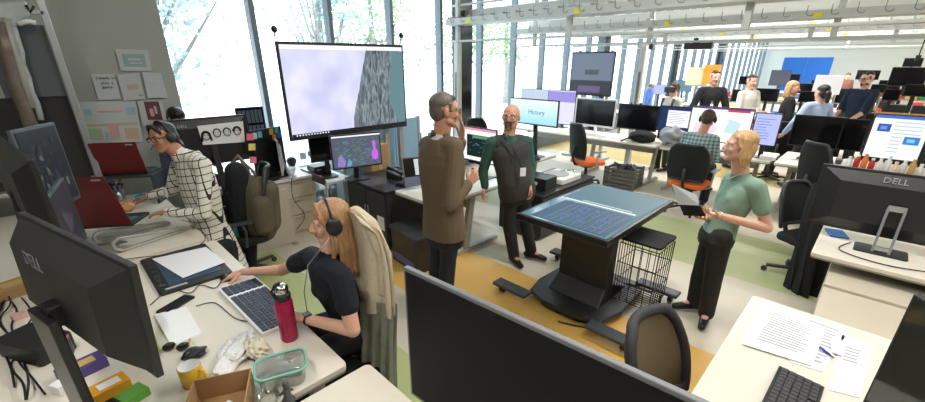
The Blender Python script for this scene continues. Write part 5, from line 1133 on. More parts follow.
# boxes and cables under the left monitor
def smallbox(c, d, rz, m, label, strip=None, name='box', text_=None):
    t = empty(name, c, rz, label, 'box'); MB().bx((-d[0]/2, -d[1]/2, 0), (d[0]/2, d[1]/2, d[2]), m).build('carton', None, t, 0.003)
    if strip: MB().bx((-d[0]*0.3, -d[1]*0.3, d[2]), (d[0]*0.3, d[1]*0.25, d[2]+0.001), strip).build('print', None, t)
    return t
smallbox(tuple(pz(84, 372, DZ)), (0.17, 0.10, 0.05), 0.2, cm('purple_card', (84, 66, 130), rough=0.5), 'purple box with gold print under the big left monitor', cm('gold_print', (200, 170, 100)))
smallbox(tuple(pz(112, 392, DZ)), (0.13, 0.09, 0.05), 0.2, cm('orange_card', (226, 160, 40), rough=0.5), 'orange and white packet at the bottom left under the big monitor', PAP)
smallbox(tuple(pz(134, 399, DZ)), (0.10, 0.08, 0.04), 0.35, cm('green_card', (96, 160, 60), rough=0.5), 'green packet at the bottom edge right of the orange one')
t = cup(tuple(pz(62, 355, DZ)), 0.05, 0.09, cm('dark_tin', (60, 52, 60), rough=0.4), 'dark tin with red printed lid behind the purple box', cat='tin', name='tin')
MB().cyl((0,0,0.09), 0.05, 0.006, cm('red_white_lid', (190, 110, 110), rough=0.4), 24).build('lid', None, t)
smallbox(tuple(pz(66, 390, DZ)), (0.07, 0.06, 0.05), 0.5, PAP, 'small white box between the tin and the purple box')
smallbox(tuple(pz(20, 292, DZ)), (0.22, 0.16, 0.07), 0.3, KRF, 'brown cardboard carton at the far left edge under the monitor', cm('gold_print', (200, 170, 100)))
smallbox(tuple(pz(20, 318, DZ)), (0.06, 0.05, 0.03), 0.3, cm('pink_card', (224, 180, 170)), 'small pink carton beside the monitor stand')
RK_ = random.Random(44)
for i in range(7):
    P = []; x, y = RK_.uniform(-10, 30), 292+RK_.uniform(-8, 12)
    for k in range(7):
        p = pz(x, y, DZ+0.008+0.05*RK_.random()*(k % 2)); P.append(p); x += RK_.uniform(-12, 16); y += 17
    cable('cable', P, 0.0045, ['thickest loop', 'second loop', 'third loop', 'fourth loop', 'fifth loop', 'sixth loop', 'last loop'][i]+' of the black cable tangle on the desk at the left edge', group='cable tangle at the left edge')
t = empty('docking_box', tuple(pz(40, 352, DZ)), 0.5, 'black box on the desk beside the stand of the big left monitor', 'box'); MB().rbox((0, 0, 0.05), (0.16, 0.30, 0.10), 0.02, BLK).build('case', None, t, 0.006); MB().bx((0.0805, -0.1, 0.03), (0.0815, 0.0, 0.04), cm('green_light', (40, 180, 90), rough=0.4)).build('strip', None, t)
GREENP = cm('lime_sheet', (150, 196, 90), rough=0.6)
t = empty('green_board', (pz(128, 300, 0.95).x, pz(128, 300, 0.95).y, DZ), 0, 'lime green sheet standing behind the right edge of the big left monitor', 'board')
A, B, C2, D2 = pz(120, 268, 1.12), pz(131, 272, 1.12), pz(160, 352, DZ+0.01), pz(150, 350, DZ+0.01); o_ = t.location
MB().add([A-o_, B-o_, C2-o_, D2-o_]+[p-o_+CF*0.006 for p in (A, B, C2, D2)], [(0,1,2,3),(7,6,5,4),(0,4,5,1),(1,5,6,2),(2,6,7,3),(3,7,4,0)], GREENP).build('board', None, t)
cable('cable', [pz(196, 306, 0.746), pz(215, 303, 0.746), pz(235, 318, 0.746), pz(252, 322, 0.75)], 0.003, 'thin black cable from the smartphone to the keyboard')
cable('cable', [pz(150, 305, 0.746), pz(170, 290, 0.746), pz(190, 293, 0.746), pz(200, 285, 0.746), pz(215, 288, 0.746), pz(222, 280, 0.75)], 0.003, 'thin black mouse cable looping past the pen tablet')
cable('cable', [pz(100, 262, 0.746), pz(135, 258, 0.746), pz(180, 252, 0.746), pz(205, 240, 0.746), pz(196, 225, 0.746), pz(182, 220, 0.746)], 0.003, 'black cable crossing the desk in front of the metal riser')

t = empty('shelf_unit', (12.3, -0.55, 0), 0, 'tall grey shelf with bright odds and ends near the right edge, behind the poster display', 'shelf')
for z in (0.3, 0.7, 1.05, 1.36): MB().bx((-0.2, -0.75, z), (0.2, 0.65, z+0.025), STL).build('shelf', None, t)
for y in (-0.75, 0.63): MB().bx((-0.2, y, 0), (0.2, y+0.02, 1.38), STL).build('side_panel', None, t)
for i, (y, cc, h, cn) in enumerate([(0.5, (226, 226, 222), 0.09, 'white'), (0.36, (200, 60, 50), 0.07, 'red'), (0.2, (230, 200, 70), 0.08, 'yellow'), (0.05, (70, 140, 90), 0.06, 'green'), (-0.1, (40, 90, 170), 0.08, 'blue')]):
    o = empty('carton', (12.2, -0.55+y, 1.385), 0.1*i, '%s little carton on top of the tall grey shelf at the right' % cn, 'box'); MB().bx((-0.08, -0.06, 0), (0.08, 0.06, h), cm('crt_'+cn, cc, rough=0.6)).build('body', None, o, 0.003)
for i, (y, z) in enumerate([(0.35, 1.075), (0.0, 1.075), (-0.4, 1.075), (0.3, 0.725), (-0.3, 0.725)]):
    o = empty('equipment_box', (12.2, -0.55+y, z), 0.05*i, 'dark equipment box inside the tall grey shelf, %s' % ['upper left', 'upper middle', 'upper right', 'lower left', 'lower right'][i], 'box'); MB().bx((-0.12, -0.14, 0), (0.12, 0.14, 0.2), BLK).build('body', None, o, 0.004)
# ================================================================== MIDDLE LEFT
A, B = pb(163, 121, 4.98), pb(246, 115, 4.98)
pmn = monitor(((A.x+B.x)/2, 5.0, DZ), (0, 1), B.x-A.x, 0.50, A.z-0.50-DZ, 'wide monitor seen from behind with four sketched faces taped on', frame_m=BLK, depth=0.03, back_logo=('DELL', 0.04, 0.24, 0.18, 0.022))
sh = paper('poster', [pb(197, 126, 4.945), pb(243, 121, 4.945), pb(245, 142, 4.945), pb(203, 145, 4.945)], 'white strip with four sketched faces taped to the monitor back', cat='drawing', up=(0, -1, 0), th=0.002)
o_ = sh.location.copy()
for k, (x, y) in enumerate([(206, 136), (217, 133), (227, 132), (237, 131)]):
    p = pb(x, y, 4.94)-o_; g = MB(); r = 0.042
    g.tube([p+V((math.cos(a)*r*0.8, -0.004, math.sin(a)*r)) for a in [2*PI*i/14 for i in range(14)]], 0.004, INKD, 5, closed=True)
    g.tube([p+V((math.cos(a)*r*0.85, -0.004, math.sin(a)*r*1.05)) for a in [PI*i/8 for i in range(9)]], 0.012 if k in (0, 3) else 0.006, INKD, 5)
    if k == 0: g.tube([p+V((-r*0.9, -0.004, 0)), p+V((-r*1.1, -0.004, -r*1.3))], 0.010, INKD, 5).tube([p+V((r*0.9, -0.004, 0)), p+V((r*1.1, -0.004, -r*1.3))], 0.010, INKD, 5)
    for sx in (-1, 1): g.tube([p+V((sx*0.012-0.004, -0.004, 0.006)), p+V((sx*0.012+0.004, -0.004, 0.006))], 0.003, INKD, 4)
    g.tube([p+V((-0.01, -0.004, -0.02)), p+V((0.0, -0.004, -0.024)), p+V((0.01, -0.004, -0.02))], 0.002, INKD, 4)
    g.build('sketched_face', None, sh)
m5 = mon_b((234, 108), (268, 140), 5.5, DZ, 'angled black monitor with shelf of dark boxes pattern behind the sticky notes', frame_m=cm('dark_slate', (48, 58, 66)), content=[(0.02+0.16*i, 0.55, 0.15+0.16*i, 0.95, screen('px_slate', (70, 80, 92), 0.5)) for i in range(6)]+[(0.02+0.16*i, 0.1, 0.15+0.16*i, 0.48, screen('px_slate', (70, 80, 92), 0.5)) for i in range(6)])
t = empty('note_board', (1.78, 5.05, DZ), 0.35, 'black board with a row of coloured stickers behind the backpack', 'board')
MB().bx((-0.22, -0.01, 0.05), (0.22, 0.01, 0.62), BLK).bx((-0.2, -0.06, 0), (0.2, 0.06, 0.05), BLK).build('board', None, t, 0.003)
for k, (x, z, cc) in enumerate([(-0.16, 0.56, (200, 216, 230)), (-0.09, 0.565, (110, 200, 226)), (0.0, 0.57, (40, 40, 44)), (0.07, 0.575, (232, 200, 70)), (0.15, 0.58, (90, 190, 214)), (0.10, 0.50, (226, 140, 60)), (0.18, 0.52, (60, 120, 190))]):
    MB().box((x, -0.012, z), (0.055, 0.003, 0.07), cm('sticker_%d' % k, cc), (0, 0.1, 0)).build('sticker', None, t)
for (x, y, cc, l) in [(207+43, 137-0, (240, 120, 150), 'pink sticky note on the black board, uppermost'), (252, 147, (240, 226, 130), 'yellow sticky note on the black board'), (253, 160, (244, 130, 160), 'pink sticky note low on the black board')]:
    p = pb(x, y, 4.86); t = empty('sticky_note', p, 0, l, 'note'); MB().box((0, 0, 0), (0.075, 0.003, 0.075), cm('note_%d' % y, cc), (0.1, 0.12, 0.1)).build('sheet', None, t)
m6 = monitor((1.88, 5.06, DZ), (-1, 0.25), 0.46, 0.42, 0.08, 'slim monitor seen edge-on right of the sticky notes', frame_m=LGR, depth=0.03)
t = empty('chair_ball', (2.25, 5.6, 0.745), 0, 'black rounded speaker on the white desk corner by the window', 'speaker'); MB().ell((0, 0, 0.06), (0.07, 0.06, 0.06), BLK).build('shell', None, t); MB().cyl((0, 0, 0), 0.05, 0.02, BLK).build('foot', None, t)
bag_lump('crumpled_tissue', (2.02, 5.12, 0.74), (0.07, 0.05, 0.05), PAP, 'crumpled white tissue beside the edge-on monitor', 'tissue', 9, 0.6)
cable('cable', [(2.05, 5.0, 0.745), (1.95, 4.93, 0.745), (1.92, 4.90, 0.5), (2.02, 4.88, 0.25), (1.88, 4.86, 0.10)], 0.004, 'thin cable hanging down the front of the white desk')
# chair with coat and backpack between the two women
ch = office_chair((1.12, 4.28), heading((-1, 0.25)), 'black office chair carrying a coat and an olive backpack', bh=0.60, group='black office chairs', frame_m=DGR)
OLV = cm('olive_canvas', (92, 84, 66), rough=0.9, noise=0.25, nscale=50, bump=0.3)
bp0 = pd(262, 205, 3.85); t = empty('backpack', (bp0.x, bp0.y, 0), 0, 'olive grey backpack hanging on the back of the coat-covered chair', 'backpack')
o_ = V((bp0.x, bp0.y, 0)); P = lambda x, y, D=3.85: pd(x, y, D)-o_
fuse('bag_body', [('c', P(258, 190), P(262, 228), 0.14, 0.15), ('c', P(252, 185), P(255, 232), 0.10, 0.12), ('c', P(268, 190), P(270, 222), 0.10, 0.11)], 0.012, OLV, t, 4)
fuse('front_pocket', [('c', P(262, 205, 3.74), P(264, 226, 3.74), 0.10, 0.10)], 0.012, OLV, t, 3)
MB().tube([P(252, 185), P(246, 166), P(238, 156), P(230, 166), P(232, 190)], 0.02, cm('strap_tan', (110, 96, 84), rough=0.8), 8).tube([P(260, 182), P(252, 170), P(243, 162)], 0.012, cm('strap_tan', (110, 96, 84)), 8).build('strap', None, t)
DCO = cm('dark_coat', (24, 26, 32), rough=0.95, noise=0.2, nscale=40, bump=0.3)
c0 = pd(240, 215, 3.8); t = empty('coat', (c0.x, c0.y, 0), 0, 'black coat draped over the chair left of the olive backpack', 'coat'); o_ = V((c0.x, c0.y, 0))
fuse('coat_body', [('c', P(236, 172, 3.75), P(240, 215, 3.8), 0.10, 0.12), ('c', P(233, 195, 3.75), P(248, 236, 3.8), 0.09, 0.10), ('c', P(250, 225, 3.8), P(252, 262, 3.8), 0.07, 0.05), ('c', P(240, 220, 3.8), P(240, 258, 3.8), 0.07, 0.04)], 0.012, DCO, t, 3)
TL_ = cm('teal_lining', (60, 130, 140), rough=0.8); MB().tube([P(236, 225, 3.72), P(239, 245, 3.72)], 0.035, TL_, 8).build('lining', None, t)
# beige coat over the headphone woman's chair
hc_ = office_chair((0.84, 1.90), heading((-1, 0.12)), 'office chair of the headphone woman under a beige coat', bh=0.56, bw=0.42, frame_m=DGR, group='black office chairs', arms=False)
BCO = cm('beige_fleece', (206, 192, 166), rough=0.95, noise=0.12, nscale=40, bump=0.4); GCO = cm('grey_green_coat', (140, 142, 126), rough=0.9, noise=0.2, nscale=30, bump=0.4)
def draped(name, root, rows, m, th=0.02, label=None, parent=None, nu=28, wave=0.02, wn=9):
    """hanging cloth: rows of (left point, mid point, right point) from top to bottom"""
    vs = []; fs = []
    for off in (0, th):
        for j, (a, b, c) in enumerate(rows):
            a, b, c = V(a)-root, V(b)-root, V(c)-root; n = (c-a).cross(V((0,0,1))).normalized()
            for i in range(nu+1):
                u = i/nu; p = a*(1-u)*(1-u)+b*2*u*(1-u)+c*u*u
                p = p+n*(math.sin(u*wn*PI*2/2+0.6*math.sin(j))*wave*j/len(rows)+off); vs.append(p)
    K = len(rows)*(nu+1)
    for j in range(len(rows)-1):
        for i in range(nu): a = j*(nu+1)+i; fs.append((a, a+1, a+nu+2, a+nu+1)); fs.append((K+a, K+a+nu+1, K+a+nu+2, K+a+1))
    mb = MB().add(vs, fs, m, True); o = mb.build(name, None, parent); q = o.modifiers.new('s', 'SUBSURF'); q.levels = 1; q.render_levels = 1
    return o
# ================================================================== WALL PAPERS
WPN = [0]
def wallp(px4, label, lines=None, cat='poster', m=PAP, lm=INK):
    WPN[0] += 1
    return paper('poster', [pb(*p, 5.99-0.004*WPN[0]) for p in px4], label, lines, m=m, up=(0, -1, 0), cat=cat, th=0.003, lm=lm, group='sheets pinned to the grey wall')
PW = cm('wall_sheet', (196, 200, 200), rough=0.8)
TE = cm('print_teal', (150, 176, 176)); PKP = cm('print_pink', (206, 166, 160)); BLP = cm('print_blue', (160, 184, 204)); ORP = cm('print_orange', (204, 176, 140)); GRP = cm('print_green', (170, 190, 160)); RDP = cm('print_maroon', (110, 52, 66))
wallp([(115, 49), (148, 50), (152, 71), (121, 71)], 'printed sheet with pale teal picture, highest on the grey wall', [(0.15, 0.2, 0.85, 0.8, TE), (0.3, 0.4, 0.7, 0.5, PW), (0.35, 0.6, 0.75, 0.66, PW)], m=PW)
w1 = wallp([(91, 74), (114, 74), (121, 99), (98, 100)], 'white sheet with three short lines of black writing on the wall', None, m=PW)
nrm = V((0, -1, 0)); 
for i, (s_, y) in enumerate([('I made an', 80), ('plan. a', 85), ('game.', 89)]):
    p = pb(106+i*1, y-2, 5.97); text('handwriting', s_, 0.042, frame(p-w1.location, (1,0,-0.0), (0,-1,0)), INKD, w1)
wallp([(117, 75), (139, 73), (145, 99), (124, 101)], 'white sheet with faint pink scribbles, middle one of three on the wall', [(0.3, 0.4, 0.8, 0.6, PKP), (0.75, 0.8, 0.95, 0.88, GRP)], m=PW)
wallp([(142, 72), (161, 73), (168, 98), (148, 98)], 'nearly blank white sheet at the right end of the row of three', [(0.3, 0.4, 0.6, 0.42, BLP)], m=PW)
wallp([(77, 102), (136, 101), (139, 120), (81, 123)], 'wide pale poster with a pink headline band and blue oval', [(0.08, 0.35, 0.2, 0.65, BLP), (0.3, 0.45, 0.72, 0.55, PKP), (0.8, 0.3, 0.96, 0.7, BLP)], m=PW)
wallp([(81, 123), (139, 120), (143, 142), (88, 143)], 'wide poster with orange, green and pink lettering shapes', [(0.05, 0.1, 0.95, 0.2, ORP), (0.05, 0.3, 0.3, 0.85, GRP), (0.42, 0.15, 0.6, 0.85, PKP), (0.7, 0.35, 0.95, 0.85, ORP), (0.33, 0.5, 0.4, 0.85, BLP)], m=PW)
wallp([(137, 101), (162, 101), (168, 126), (143, 126)], 'pale sheet holding a small maroon photo print', [(0.25, 0.02, 0.85, 0.75, RDP), (0.4, 0.3, 0.55, 0.6, PKP), (0.6, 0.2, 0.7, 0.5, BLP)], m=PW)
# ================================================================== LEFT EDGE: shelf frame with reflecting film
BF = 5.25
t = empty('metal_rack', (0.16, BF, 0), 0, 'aluminium post and shelf frame rising at the far left of the desks', 'frame')
o_ = V((0.16, BF, 0))
PX = pb(60, 60, BF).x-0.16
MB().bx((PX-0.025, -0.02, DZ), (PX+0.025, 0.02, 3.2), SIL).build('post', None, t, 0.004)
MB().bx((PX-0.9, 0.0, DZ), (PX-0.86, 0.04, 3.2), STL).build('post', None, t, 0.004)
for z in (0.98, 2.46, 2.62): MB().bx((PX-0.9, -0.02, z), (PX, 0.02, z+0.03), SIL).build('rail', None, t, 0.003)
MB().bx((PX-0.42, 0.03, 1.80), (PX-0.03, 0.05, 2.38), cm('grey_slate_panel', (84, 92, 96), rough=0.5)).build('back_panel', None, t)
FILM = cm('shiny_film', (176, 182, 184), rough=0.3, metal=0.15, bump=0.8, nscale=7, noise=0.35)
def PBL(x, y, b=BF-0.12): return pb(x, y, b)-o_
BRS = cm('brown_strip', (120, 108, 100), rough=0.4, metal=0.3, noise=0.4, nscale=12)
MB().tube([PBL(-2, 22), PBL(6, 50), PBL(14, 80), PBL(26, 112), PBL(36, 140)], 0.05, BRS, 8).build('hanging_hose', None, t)
MB().tube([PBL(6, 18), PBL(12, 45), PBL(22, 75), PBL(32, 108)], 0.03, STL, 8).build('hanging_hose', None, t)
MB().tube([PBL(13, 27), PBL(17, 40), PBL(21, 52), PBL(22, 64), PBL(28, 78), PBL(31, 92), PBL(37, 104), PBL(41, 120)], 0.022, FILM, 8).build('hanging_film', None, t)
m = MB(); m.add([PBL(-10, 2), PBL(26, 0), PBL(30, 16), PBL(12, 30), PBL(-8, 26), PBL(-10, 2, BF), PBL(26, 0, BF), PBL(30, 16, BF), PBL(12, 30, BF), PBL(-8, 26, BF)], [(0,1,2,3,4),(9,8,7,6,5),(0,5,6,1),(1,6,7,2),(2,7,8,3),(3,8,9,4),(4,9,5,0)], FILM); m.build('crinkled_cover', None, t, 0.02)
MB().tube([PBL(18, 24), PBL(28, 21), PBL(36, 23)], 0.018, WHT, 6).tube([PBL(26, 5), PBL(30, 12), PBL(34, 6)], 0.012, BLK, 6).build('clips', None, t)
MB().bx((PX-0.62, 0.055, 1.05), (PX-0.03, 0.07, 1.80), cm('dark_back_panel', (44, 42, 44), rough=0.7)).build('lower_panel', None, t)
# shelf clutter behind the left monitors
t = empty('side_shelf', (0.16, BF+0.22, 0), 0, 'dark shelf on the left desk crowded with small odds and ends', 'shelf')
MB().bx((PX-1.0, -0.16, 1.46), (PX-0.10, 0.16, 1.48), DGR).bx((PX-1.0, -0.16, 1.02), (PX-0.06, 0.16, 1.05), DGR).bx((PX-1.0, 0.12, DZ), (PX-0.96, 0.16, 1.48), DGR).bx((PX-0.14, 0.12, DZ), (PX-0.10, 0.16, 1.48), DGR).build('board', None, t)
ORD = ['first','second','third','fourth','fifth','sixth','seventh','eighth','ninth','tenth','eleventh','twelfth','thirteenth','fourteenth','fifteenth','sixteenth','seventeenth','eighteenth','nineteenth','twentieth','last but one','last']
RC = random.Random(5); cols = [((186, 60, 50), 'red'), ((60, 90, 170), 'blue'), ((230, 230, 226), 'white'), ((70, 130, 90), 'green'), ((210, 170, 80), 'yellow'), ((90, 90, 96), 'grey'), ((150, 110, 80), 'brown'), ((40, 40, 44), 'black')]
for i in range(22):
    cc, cn = cols[i % 8]; x = 0.16+PX-0.93+0.038*i; y = BF+0.11+0.06*(i % 3); h = 0.08+0.07*RC.random()
    t = empty('toy_figure', (x, y, 1.48), RC.random()*3, 'small %s figurine, %s from the left in the crowd on the dark shelf' % (cn, ORD[i]), 'figurine', 'little figures on the dark shelf')
    m_ = cm('toy_'+cn, cc, rough=0.5)
    MB().lathe([(0, 0), (0.014, 0.0), (0.015, h*0.5), (0.008, h*0.62)], (0,0,0), m_, 10).build('body', None, t); MB().ell((0, 0, h*0.72), (0.012, 0.012, 0.014), cm('toy_'+cols[(i+3) % 8][1], cols[(i+3) % 8][0])).build('head', None, t)
for i, (px, py, r, h, cc, l) in enumerate([(70, 158, 0.05, 0.30, (196, 204, 214), 'white and blue bottle left of the aluminium post'), (83, 172, 0.045, 0.20, (110, 90, 70), 'brown jar at the foot of the aluminium post'), (62, 172, 0.045, 0.18, (60, 66, 74), 'dark jar between left monitor and aluminium post'), (78, 148, 0.035, 0.26, (170, 170, 176), 'grey can behind the white and blue bottle')]):
    q = pb(px, py+6, BF+0.2); t = cup((q.x, BF+0.14+0.05*(i % 2), 1.05), r, h, cm('jar_%d' % i, cc, rough=0.4), l, name='bottle', cat='bottle'); MB().cyl((0,0,h), r*0.6, 0.02, BLK, 14).build('cap', None, t)
# ================================================================== OVERHEAD CABLE RACKS
RKM = cm('rack_grey', (190, 192, 188), rough=0.45, noise=0.05, nscale=10); RKD = cm('rack_dark_slot', (110, 112, 108), rough=0.6); YTG = cm('yellow_tag', (222, 214, 40), rough=0.6); HOK = cm('hook_grey', (132, 134, 134), rough=0.5, metal=0.3); RKW = cm('rack_white', (226, 226, 222), rough=0.5)
racks = [(5.5, -1.6, 5.75, 2.66, 2.40, 'nearest overhead cable rack crossing above the men'), (7.5, -3.0, 5.75, 2.60, 2.36, 'second overhead cable rack, above the bench monitors'), (9.6, -4.0, 5.75, 2.62, 2.40, 'third overhead cable rack counted from the camera'),
         (12.2, -5.0, 5.75, 2.66, 2.40, 'fourth overhead cable rack counted from the camera'), (15.6, -6.5, 5.75, 2.70, 2.42, 'fifth overhead cable rack, far back'), (20.0, -8.5, 5.75, 2.74, 2.44, 'farthest overhead cable rack before the end wall')]
hook_me = MB().tube([(0, 0, 0.13), (0, 0, 0.03), (0, -0.02, 0.01), (0, -0.06, 0.005), (0, -0.075, 0.03)], 0.0045, HOK, 5).mesh('hook')
div_me = MB().bx((-0.16, -0.008, 0.01), (0.16, 0.008, 0.13), RKM).mesh('divider')
for ri, (x, y0, y1, zt_, zr, lb) in enumerate(racks):
    t = empty('cable_rack', (x, 0, zr), 0, lb, 'rack', 'overhead cable racks'); H = zt_-zr
    MB().bx((-0.03, y0, 0), (0.03, y1, 0.03), RKM).build('lower_rail', None, t, 0.004)
    MB().bx((-0.02, y0, -0.0+H*0.0), (0.02, y1, 0.0), RKM) 
    MB().bx((-0.17, y0, H), (0.17, y1, H+0.012), RKM).build('tray_floor', None, t)
    for sx in (-1, 1): MB().bx((sx*0.17-0.006, y0, H), (sx*0.17+0.006, y1, H+0.12 if sx > 0 else H+0.10), RKM if sx < 0 else RKW).build('tray_side', None, t)
    MB().bx((0.22, y0, H+0.02), (0.26, y1, H+0.26), RKW).build('light_trough', None, t)
    MB().bx((-0.02, y0, H+0.30), (0.02, y1, H+0.33), RKM).build('upper_rail', None, t)
    sp_ = 0.245; n = int((y1-y0)/sp_)
    for i in range(n):
        o = bpy.data.objects.new('hook', hook_me); COL.objects.link(o); o.parent = t; o.location = (-0.18, y0+0.1+i*sp_, H+0.03); o.rotation_euler = (0, 0, 0)
        if ri < 1:
            o = bpy.data.objects.new('divider', div_me); COL.objects.link(o); o.parent = t; o.location = (0, y0+0.2+i*sp_, H)
    for i, yy in enumerate([3.38, 1.25, -0.9, 5.6] if ri == 0 else [3.07, 0.7, -1.8, 5.4] if ri == 1 else [y0+0.4+k*2.4 for k in range(int((y1-y0)/2.4)+1)]):
        if yy > y1: continue
        MB().bx((-0.045, yy-0.035, 0), (0.015, yy+0.035, CEIL-zr), RKM).build('post', None, t, 0.004)
        MB().bx((-0.17, yy-0.03, H+0.10), (0.17, yy+0.03, H+0.13), RKM).build('cross_arm', None, t)
    for yy in ([3.18, 5.2] if ri == 0 else [2.75, 0.9] if ri == 1 else [1.2, 3.2, -0.6]): MB().bx((-0.182, yy-0.05, H+0.012), (-0.176, yy+0.05, H+0.07), YTG).build('tag', None, t)
# floor-to-rack posts
for (x, y, zz, l) in [(8.2, 3.42, 2.36, 'pale square post standing behind the bench, left of the headset man'), (5.5, 5.62, 2.40, 'tall pale post by the windows carrying the nearest rack')]:
    t = empty('post', (x, y, 0), 0, l, 'post'); MB().bx((-0.05, -0.05, 0.02), (0.05, 0.05, zz), RKM).build('shaft', None, t, 0.004); MB().bx((-0.08, -0.08, 0), (0.08, 0.08, 0.02), RKM).build('foot_plate', None, t); MB().bx((-0.055, -0.02, 0.9), (-0.05, 0.02, 1.9), RKD).build('slot', None, t)
# projector-like box hanging from a rack
t = empty('projector', tuple(pa(698, 46, 7.5)), 0, 'black sensor bar hanging below the second rack', 'sensor'); MB().rbox((0, 0, 0), (0.1, 0.40, 0.09), 0.02, BLK).build('body', None, t); MB().bx((-0.015, -0.015, 0.04), (0.015, 0.015, max(0.06, 2.36-pa(698, 46, 7.5).z)), BLK).build('bracket', None, t)
for (x, y, a, l) in [(696, 41, 7.5, 'tiny black clamp on the second rack above the sensor bar'), (651, 47, 7.5, 'little black clip near the wooden post top'), (918, 58, 9.6, 'black clamp hanging at the right end of the third rack')]:
    q = pa(x, y, a); t = empty('clamp', tuple(q), 0, l, 'clamp'); zr_ = 2.36 if a < 9 else 2.40; MB().rbox((0, 0, 0), (0.05, 0.06, 0.08), 0.01, BLK).bx((-0.008, -0.008, 0.03), (0.008, 0.008, max(0.05, zr_-q.z+0.01)), BLK).build('body', None, t)
# crane lamp on hanging screen corner
# window-side clutter on cabinets
RW = random.Random(8)
for i in range(16):
    x = 2.45+i*0.17; cc = [(210, 216, 220), (70, 110, 150), (120, 130, 140), (60, 66, 72)][i % 4]; h = 0.06+0.12*RW.random()
    t = empty('storage_tub', (x, 5.66+0.10*(i % 2), 0.79), RW.random(), 'small %s container, %s from the left along the window cabinets' % (['white', 'blue', 'grey', 'black'][i % 4], ORD[i]), 'container', 'containers on the window cabinets')
    MB().rbox((0, 0, h/2), (0.09, 0.08, h), 0.015, cm('tub_%d' % (i % 4), cc, rough=0.5)).build('tub', None, t, 0.004); MB().rbox((0, 0, h+0.006), (0.096, 0.086, 0.012), 0.015, WHT).build('lid', None, t)
# far clutter on the desks
RF = random.Random(17)
USED = {}
for (x, y0, y1, _), dn in zip(far, ['first row desk, window half', 'first row desk, right half', 'window side desk', 'desk behind the blond woman', 'desk behind the navy shirt man', 'desk by the slatted windows', 'desk behind the white board', 'desk by the blue panel', 'distant right desk', 'farthest desk']):
    for i in range(7 if x < 14 else 5):
        y = y0+0.25+(y1-y0-0.5)*RF.random(); xx = x+0.15+0.5*RF.random(); c_i = RF.randrange(6); cc = [(226, 226, 222), (200, 60, 50), (60, 110, 190), (70, 74, 80), (214, 180, 90), (190, 196, 200)][c_i]; h = RF.uniform(0.06, 0.22)
        lb_ = '%s %s on the far %s' % (['white', 'red', 'blue', 'dark grey', 'straw yellow', 'pale grey'][c_i], ['box', 'stack of papers', 'jar'][i % 3], dn)
        while lb_ in USED: c_i = (c_i+1) % 6; cc = [(226, 226, 222), (200, 60, 50), (60, 110, 190), (70, 74, 80), (214, 180, 90), (190, 196, 200)][c_i]; lb_ = '%s %s on the far %s' % (['white', 'red', 'blue', 'dark grey', 'straw yellow', 'pale grey'][c_i], ['box', 'stack of papers', 'jar'][i % 3], dn)
        USED[lb_] = 1
        t = empty(['storage_box', 'paper_stack', 'jar'][i % 3], (xx, y, DZ), RF.random()*3, lb_, ['box', 'papers', 'jar'][i % 3], 'small things on the far desks')
        mm_ = cm('far_c%d' % c_i, cc, rough=0.6)
        if i % 3 == 2: MB().lathe([(0, 0), (0.045, 0), (0.05, h*0.8), (0.03, h)], (0,0,0), mm_, 12).build('body', None, t); MB().cyl((0,0,h), 0.034, 0.02, DGR, 12).build('lid', None, t)
        else: MB().bx((-0.11, -0.14, 0), (0.11, 0.14, h if i % 3 == 0 else 0.05), mm_).build('body', None, t, 0.004)
for (x, y, hd, l) in [(9.3, 1.2, (1, 0.2), 'black office chair behind the double dark monitors'), (9.2, -1.2, (1, 0), 'black office chair by the navy shirt man'), (12.0, 0.2, (1, 0.1), 'black office chair by the far desk behind the blond woman'), (12.3, -2.2, (1, 0), 'black office chair at the far right desk'), (10.8, 4.3, (1, -0.3), 'black office chair near the window side far desk'), (15.2, 0.5, (1, 0), 'black office chair before the desk behind the white board')]:
    o = copy_tree(oc); o.location = (x, y, 0); o.rotation_euler = (0, 0, heading(hd)); o['label'] = l; o['group'] = 'far black office chairs'
# grey helmet-like bag on the far right
t = bag_lump('mesh_bag', (12.2, -1.15, 1.385), (0.16, 0.26, 0.22), cm('pale_mesh', (170, 172, 160), rough=0.7, noise=0.3, nscale=60), 'round pale mesh bag on the tall grey shelf at the right edge', 'bag', 23, 0.2)
MB().tube([(-0.2, -0.25, 0.2), (-0.22, 0.0, 0.42), (-0.15, 0.25, 0.25)], 0.025, BLK).build('strap', None, t)
# things on the near bench 3
for (px, py, a, s_, cc, l) in [(735, 147, 7.35, (0.12, 0.16, 0.06), (196, 160, 90), 'straw coloured small box on the bench by the blond hair'), (748, 150, 7.4, (0.12, 0.14, 0.08), (60, 60, 64), 'dark small box on the bench beside the blond hair'), (765, 157, 7.4, (0.16, 0.2, 0.05), (226, 226, 222), 'white paper stack on the bench by the chair top'), (820, 160, 7.35, (0.14, 0.3, 0.05), (200, 200, 198), 'pale keyboard-like slab below the double monitors'), (845, 160, 7.35, (0.18, 0.22, 0.06), (90, 92, 96), 'grey flat box below the smaller double monitor')]:
    q = pz(px, py+4, DZ); t = empty('desk_item', (q.x if 7.25 < q.x < 8.1 else 7.4, q.y, DZ), 0.1, l, 'box'); MB().rbox((0, 0, s_[2]/2), (s_[0], s_[1], s_[2]), 0.02, cm('di_%d' % px, cc, rough=0.6)).build('body', None, t, 0.004)
